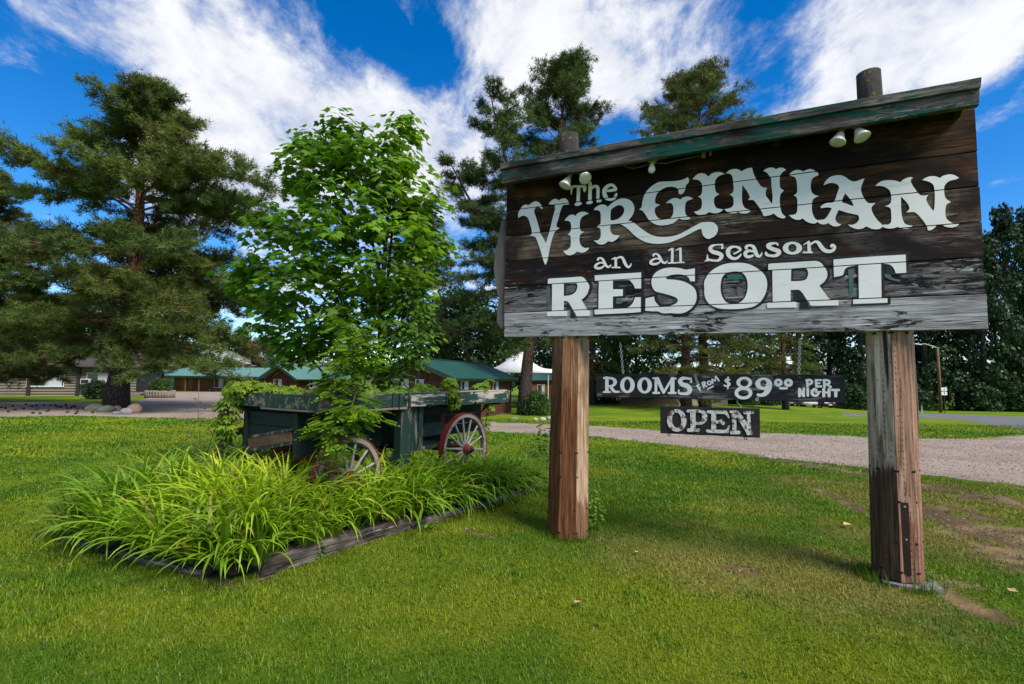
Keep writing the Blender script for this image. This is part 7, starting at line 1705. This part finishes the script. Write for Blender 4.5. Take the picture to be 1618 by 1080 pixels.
def car(px, py, rotz, paint, label, seed):
    D = 61.0; p = at(px, py, D); b0 = Vector((p.x, p.y, p.z)); b0.z = float(T(b0.x, b0.y)); r = thing('parked_car', label, 'car', b0, rotz, 'cars parked beyond the lawn'); r.scale = (.92,)*3
    prof = [(-2.2, .32), (-2.25, .62), (-2.1, .86), (-1.25, 1.0), (-.55, 1.42), (.75, 1.46), (1.5, 1.05), (2.15, .95), (2.25, .6), (2.2, .32)]; V = []; Fc = []; n = len(prof)
    for y, s in ((-.88, .0), (-.80, .0), (.80, 0), (.88, 0)):
        for x, z in prof:
            zz = z; inset = .12 if z > 1.02 else 0
            V.append((x*(.99 if abs(y) > .85 else 1), y*(1 - inset) if abs(y) > .85 else y*(1 - inset*.9), zz - (.05 if abs(y) > .85 and z > .4 else 0)))
    for j in range(3):
        for i in range(n): Fc.append((j*n+i, j*n+(i+1) % n, (j+1)*n+(i+1) % n, (j+1)*n+i))
    Fc += [list(range(n))[::-1], [3*n+i for i in range(n)]]
    MB().add(V, Fc).build('body', paint, r, True)
    MB().box((-.92, 0, 1.22), (.02, 1.30, .36), Matrix.Rotation(math.radians(59), 3, 'Y')).build('windscreen', M_GLASS, r)
    for s in (-1, 1): MB().box((.1, s*.80, 1.2), (1.5, .02, .30), bev=.003).build('side_window', M_GLASS, r)
    for s in (-1, 1):
        MB().lathe([(.10, -.02), (.10, .03), (.02, .05)], (-2.16, s*.62, .68), (-1, 0, 0), 12).build('headlight', M_WFR, r)
        for x in (-1.4, 1.38):
            w = link('wheel', None, r); w.location = (x, s*.80, .32)
            MB().lathe([(.20, -.10), (.32, -.10), (.32, .10), (.20, .10)], (0, 0, 0), (0, 1, 0), 18, False).build('tyre', M_DK, w); MB().lathe([(.2, -.06), (.2, .06), (.03, .07)], (0, 0, 0), (0, s, 0), 14).build('rim', M_ZINC, w)
    MB().box((-2.235, 0, .46), (.02, .5, .12)).build('number_plate', M_WFR, r)
pb_ = mat_plain('car_blue', (.02, .045, .11), (.015, .035, .09), 5, .25, 0); pw_ = mat_plain('car_white', (.55, .56, .58), (.48, .5, .52), 5, .25, 0); pr2 = mat_plain('car_maroon', (.06, .008, .014), (.045, .006, .01), 5, .25, 0)
car(1246, 643, math.radians(70), pb_, 'dark blue car, outermost of three parked beyond the lawn', 1); car(1268, 644, math.radians(84), pw_, 'pale car with bright headlights parked between two dark cars', 2); car(1291, 644, math.radians(100), pr2, 'dark maroon car parked beside the pale one', 3)
D = 60.0; b0 = far_base(1241, D); gl = thing('goal_frame', 'small white goal frame with net at the back of the lawn', 'goal', b0); w_, h_ = 1.9, .95
for a, b_ in (((-w_/2 + 1.2, 0, 0), (-w_/2 + 1.2, 0, h_)), ((-w_/2 - .7, 0, 0), (-w_/2 - .7, 0, h_)), ((-w_/2 - .7, 0, h_), (-w_/2 + 1.2, 0, h_)), ((-w_/2 + 1.2, 0, h_), (-w_/2 + .8, .8, 0)), ((-w_/2 - .7, 0, h_), (-w_/2 - .9, .8, 0)), ((-w_/2 - .9, .8, 0), (-w_/2 + .8, .8, 0))):
    MB().tube([a, b_], .035, 8).build('bar', M_WFR, gl)

# ------------------------------------------------------------------ loose gravel, leaves, cones
def scatter_bits():
    rng = np.random.default_rng(77); Vt = np.array([(-.5, -.4, 0), (.5, -.45, 0), (.05, .5, 0), (.0, .0, .45)], float); Ft = np.array([(0, 1, 3), (1, 2, 3), (2, 0, 3)])
    n = 60000; x = rng.uniform(-13, 17, n); y = rng.uniform(4, 21, n)
    ins = in_poly(x, y, DRIVE); dl = np.zeros(n)
    nb = (bare_mask(x, y) > .5) & (rng.random(n) < .8)
    edge = poly_dist(x, y, DR_N) < (0.22 + .5*fbm(x, y, 1.1, 4)*(x > 1)); k = (ins & (rng.random(n) < .55)) | nb | (edge & (rng.random(n) < .7)); k &= ~in_poly(x, y, BED)
    x, y = x[k], y[k]; n = len(x); z = T(x, y) + np.where(in_poly(x, y, DRIVE), .022, -.004)
    a = rng.uniform(0, 6.28, n); R = rot_from(np.stack([np.zeros(n), np.zeros(n), np.ones(n)], -1) + rng.normal(0, .25, (n, 3)), a)
    s = rng.uniform(.012, .036, n)*(1 + (y > 10)*.5); c = np.array([.26, .20, .155])[None]*rng.uniform(.35, 1.3, (n, 1))*np.where(in_poly(x, y, DRIVE), 1.0, .55)[:, None]
    v, f, cc = stamp(Vt, Ft, np.stack([x, y, z], -1), R, s, c)
    m, nt, b = new_mat('pebble'); a_ = N(nt, 'ShaderNodeVertexColor', layer_name='Col'); nt.links.new(a_.outputs[0], b.inputs[0]); b.inputs['Roughness'].default_value = .9
    tag(link('loose_gravel', mesh_from('loose_gravel', v, f, m, False, cc)), 'loose gravel and grit along the driveway and its worn verge', 'gravel', kind='stuff')
    # dead straw on the worn verge
    n = 16000; x = rng.uniform(-3, 9, n); y = rng.uniform(3, 13, n); bm_ = bare_mask(x, y); dm = dry_mask(x, y); k = (rng.random(n) < np.maximum((bm_ > .08)*(bm_ < .95)*.8, dm*.35)) & ~in_poly(x, y, BED) & ~in_poly(x, y, DRIVE); x, y = x[k], y[k]; n = len(x)
    z = T(x, y) + .012; az = rng.uniform(0, 6.28, n); L = rng.uniform(.03, .09, n); w = .0022
    P0 = np.stack([x, y, z], -1); dx = np.stack([np.cos(az), np.sin(az), rng.uniform(-.05, .25, n)], -1)*L[:, None]; sx = np.stack([-np.sin(az), np.cos(az), np.zeros(n)], -1)*w
    V = np.stack([P0 - sx, P0 + sx, P0 + dx], 1).reshape(-1, 3); c = np.repeat(np.array([.36, .27, .12])[None]*rng.uniform(.6, 1.2, (n, 1)), 3, 0)
    tag(link('dry_straw', mesh_from('dry_straw', V, np.arange(len(V)).reshape(-1, 3), m, False, c)), 'dry straw strewn over the worn patches of lawn', 'straw', kind='stuff')
scatter_bits()
cone = MB(); cone.lathe([(.01, 0), (.035, .02), (.045, .05), (.03, .085), (.005, .1)], (0, 0, 0), (0, 0, 1), 8); cone_m = cone.mesh('pine_cone', mat_plain('cone_brown', (.05, .03, .02), (.025, .015, .01), 30, .9, .5), True)
rc_ = random.Random(6)
for k in range(34):
    px = rc_.uniform(2, 150); py = rc_.uniform(640, 655); p = ground(px, py); o = link('pine_cone', cone_m, None, (p.x, p.y, p.z + .05), (1.4, 0, rc_.uniform(0, 6))); o.scale = (1.3,)*3; tag(o, 'small dark pine cone lying on the driveway under the huge pine', 'pine cone', 'pine cones on the driveway')
lf = mesh_from('fallen_leaf', [(-.03, -.02, .012), (.03, -.015, .02), (.02, .03, .012), (-.02, .02, .02)], [[0, 1, 2], [0, 2, 3]], mat_plain('leaf_tan', (.55, .36, .16), (.4, .24, .1), 20, .8, .1))
for px, py, s, lab in ((914, 960, 1.0, 'tan fallen leaf on the open lawn before the reddish post'), (1008, 879, 1.0, 'brown fallen leaf on the dry patch of lawn'), (1266, 768, 1.2, 'pale fallen leaf on the lawn between the posts'), (1338, 834, 1.3, 'brown clod on the lawn left of the bleached post'), (1600, 941, 1.1, 'orange fallen leaf on the worn verge right of the bleached post')):
    p = ground(px, py); o = link('fallen_leaf', lf, None, (p.x, p.y, p.z + .028), (0.2, .1, px)); o.scale = (s,)*3; tag(o, lab, 'leaf', 'fallen leaves on the lawn')

# ------------------------------------------------------------------ hills
def hills():
    xs = np.linspace(-900, 900, 90); V = []; Fc = []; rows = [(420, 0.0), (520, .45), (640, .8), (800, 1.0)]
    for r, (d, k) in enumerate(rows):
        for x in xs:
            q = x/d; h = 24*math.exp(-((q + .62)/.28)**2) + 20*math.exp(-((q + 1.2)/.35)**2) + 13*math.exp(-((q - .8)/.5)**2) + 8 + 9*float(fbm(x, d, .006, 3))
            V.append((x*(1 + .15*r), d, -4 + h*k*1.5 + 6*k*float(fbm(x, d, .02, 9))))
    n = len(xs)
    for r in range(len(rows)-1):
        for i in range(n-1): Fc.append((r*n+i, r*n+i+1, (r+1)*n+i+1, (r+1)*n+i))
    m, nt, b = new_mat('hillside'); v = coords(nt); f = noise(nt, v, .03, 8, .7); c = RAMP(nt, f, [(.38, (.05, .065, .035)), (.5, (.15, .14, .10)), (.62, (.24, .215, .17))]); nt.links.new(c, b.inputs[0]); b.inputs['Roughness'].default_value = 1
    tag(MB().add(V, Fc).build('hills', m, None, True), kind='structure')
hills()
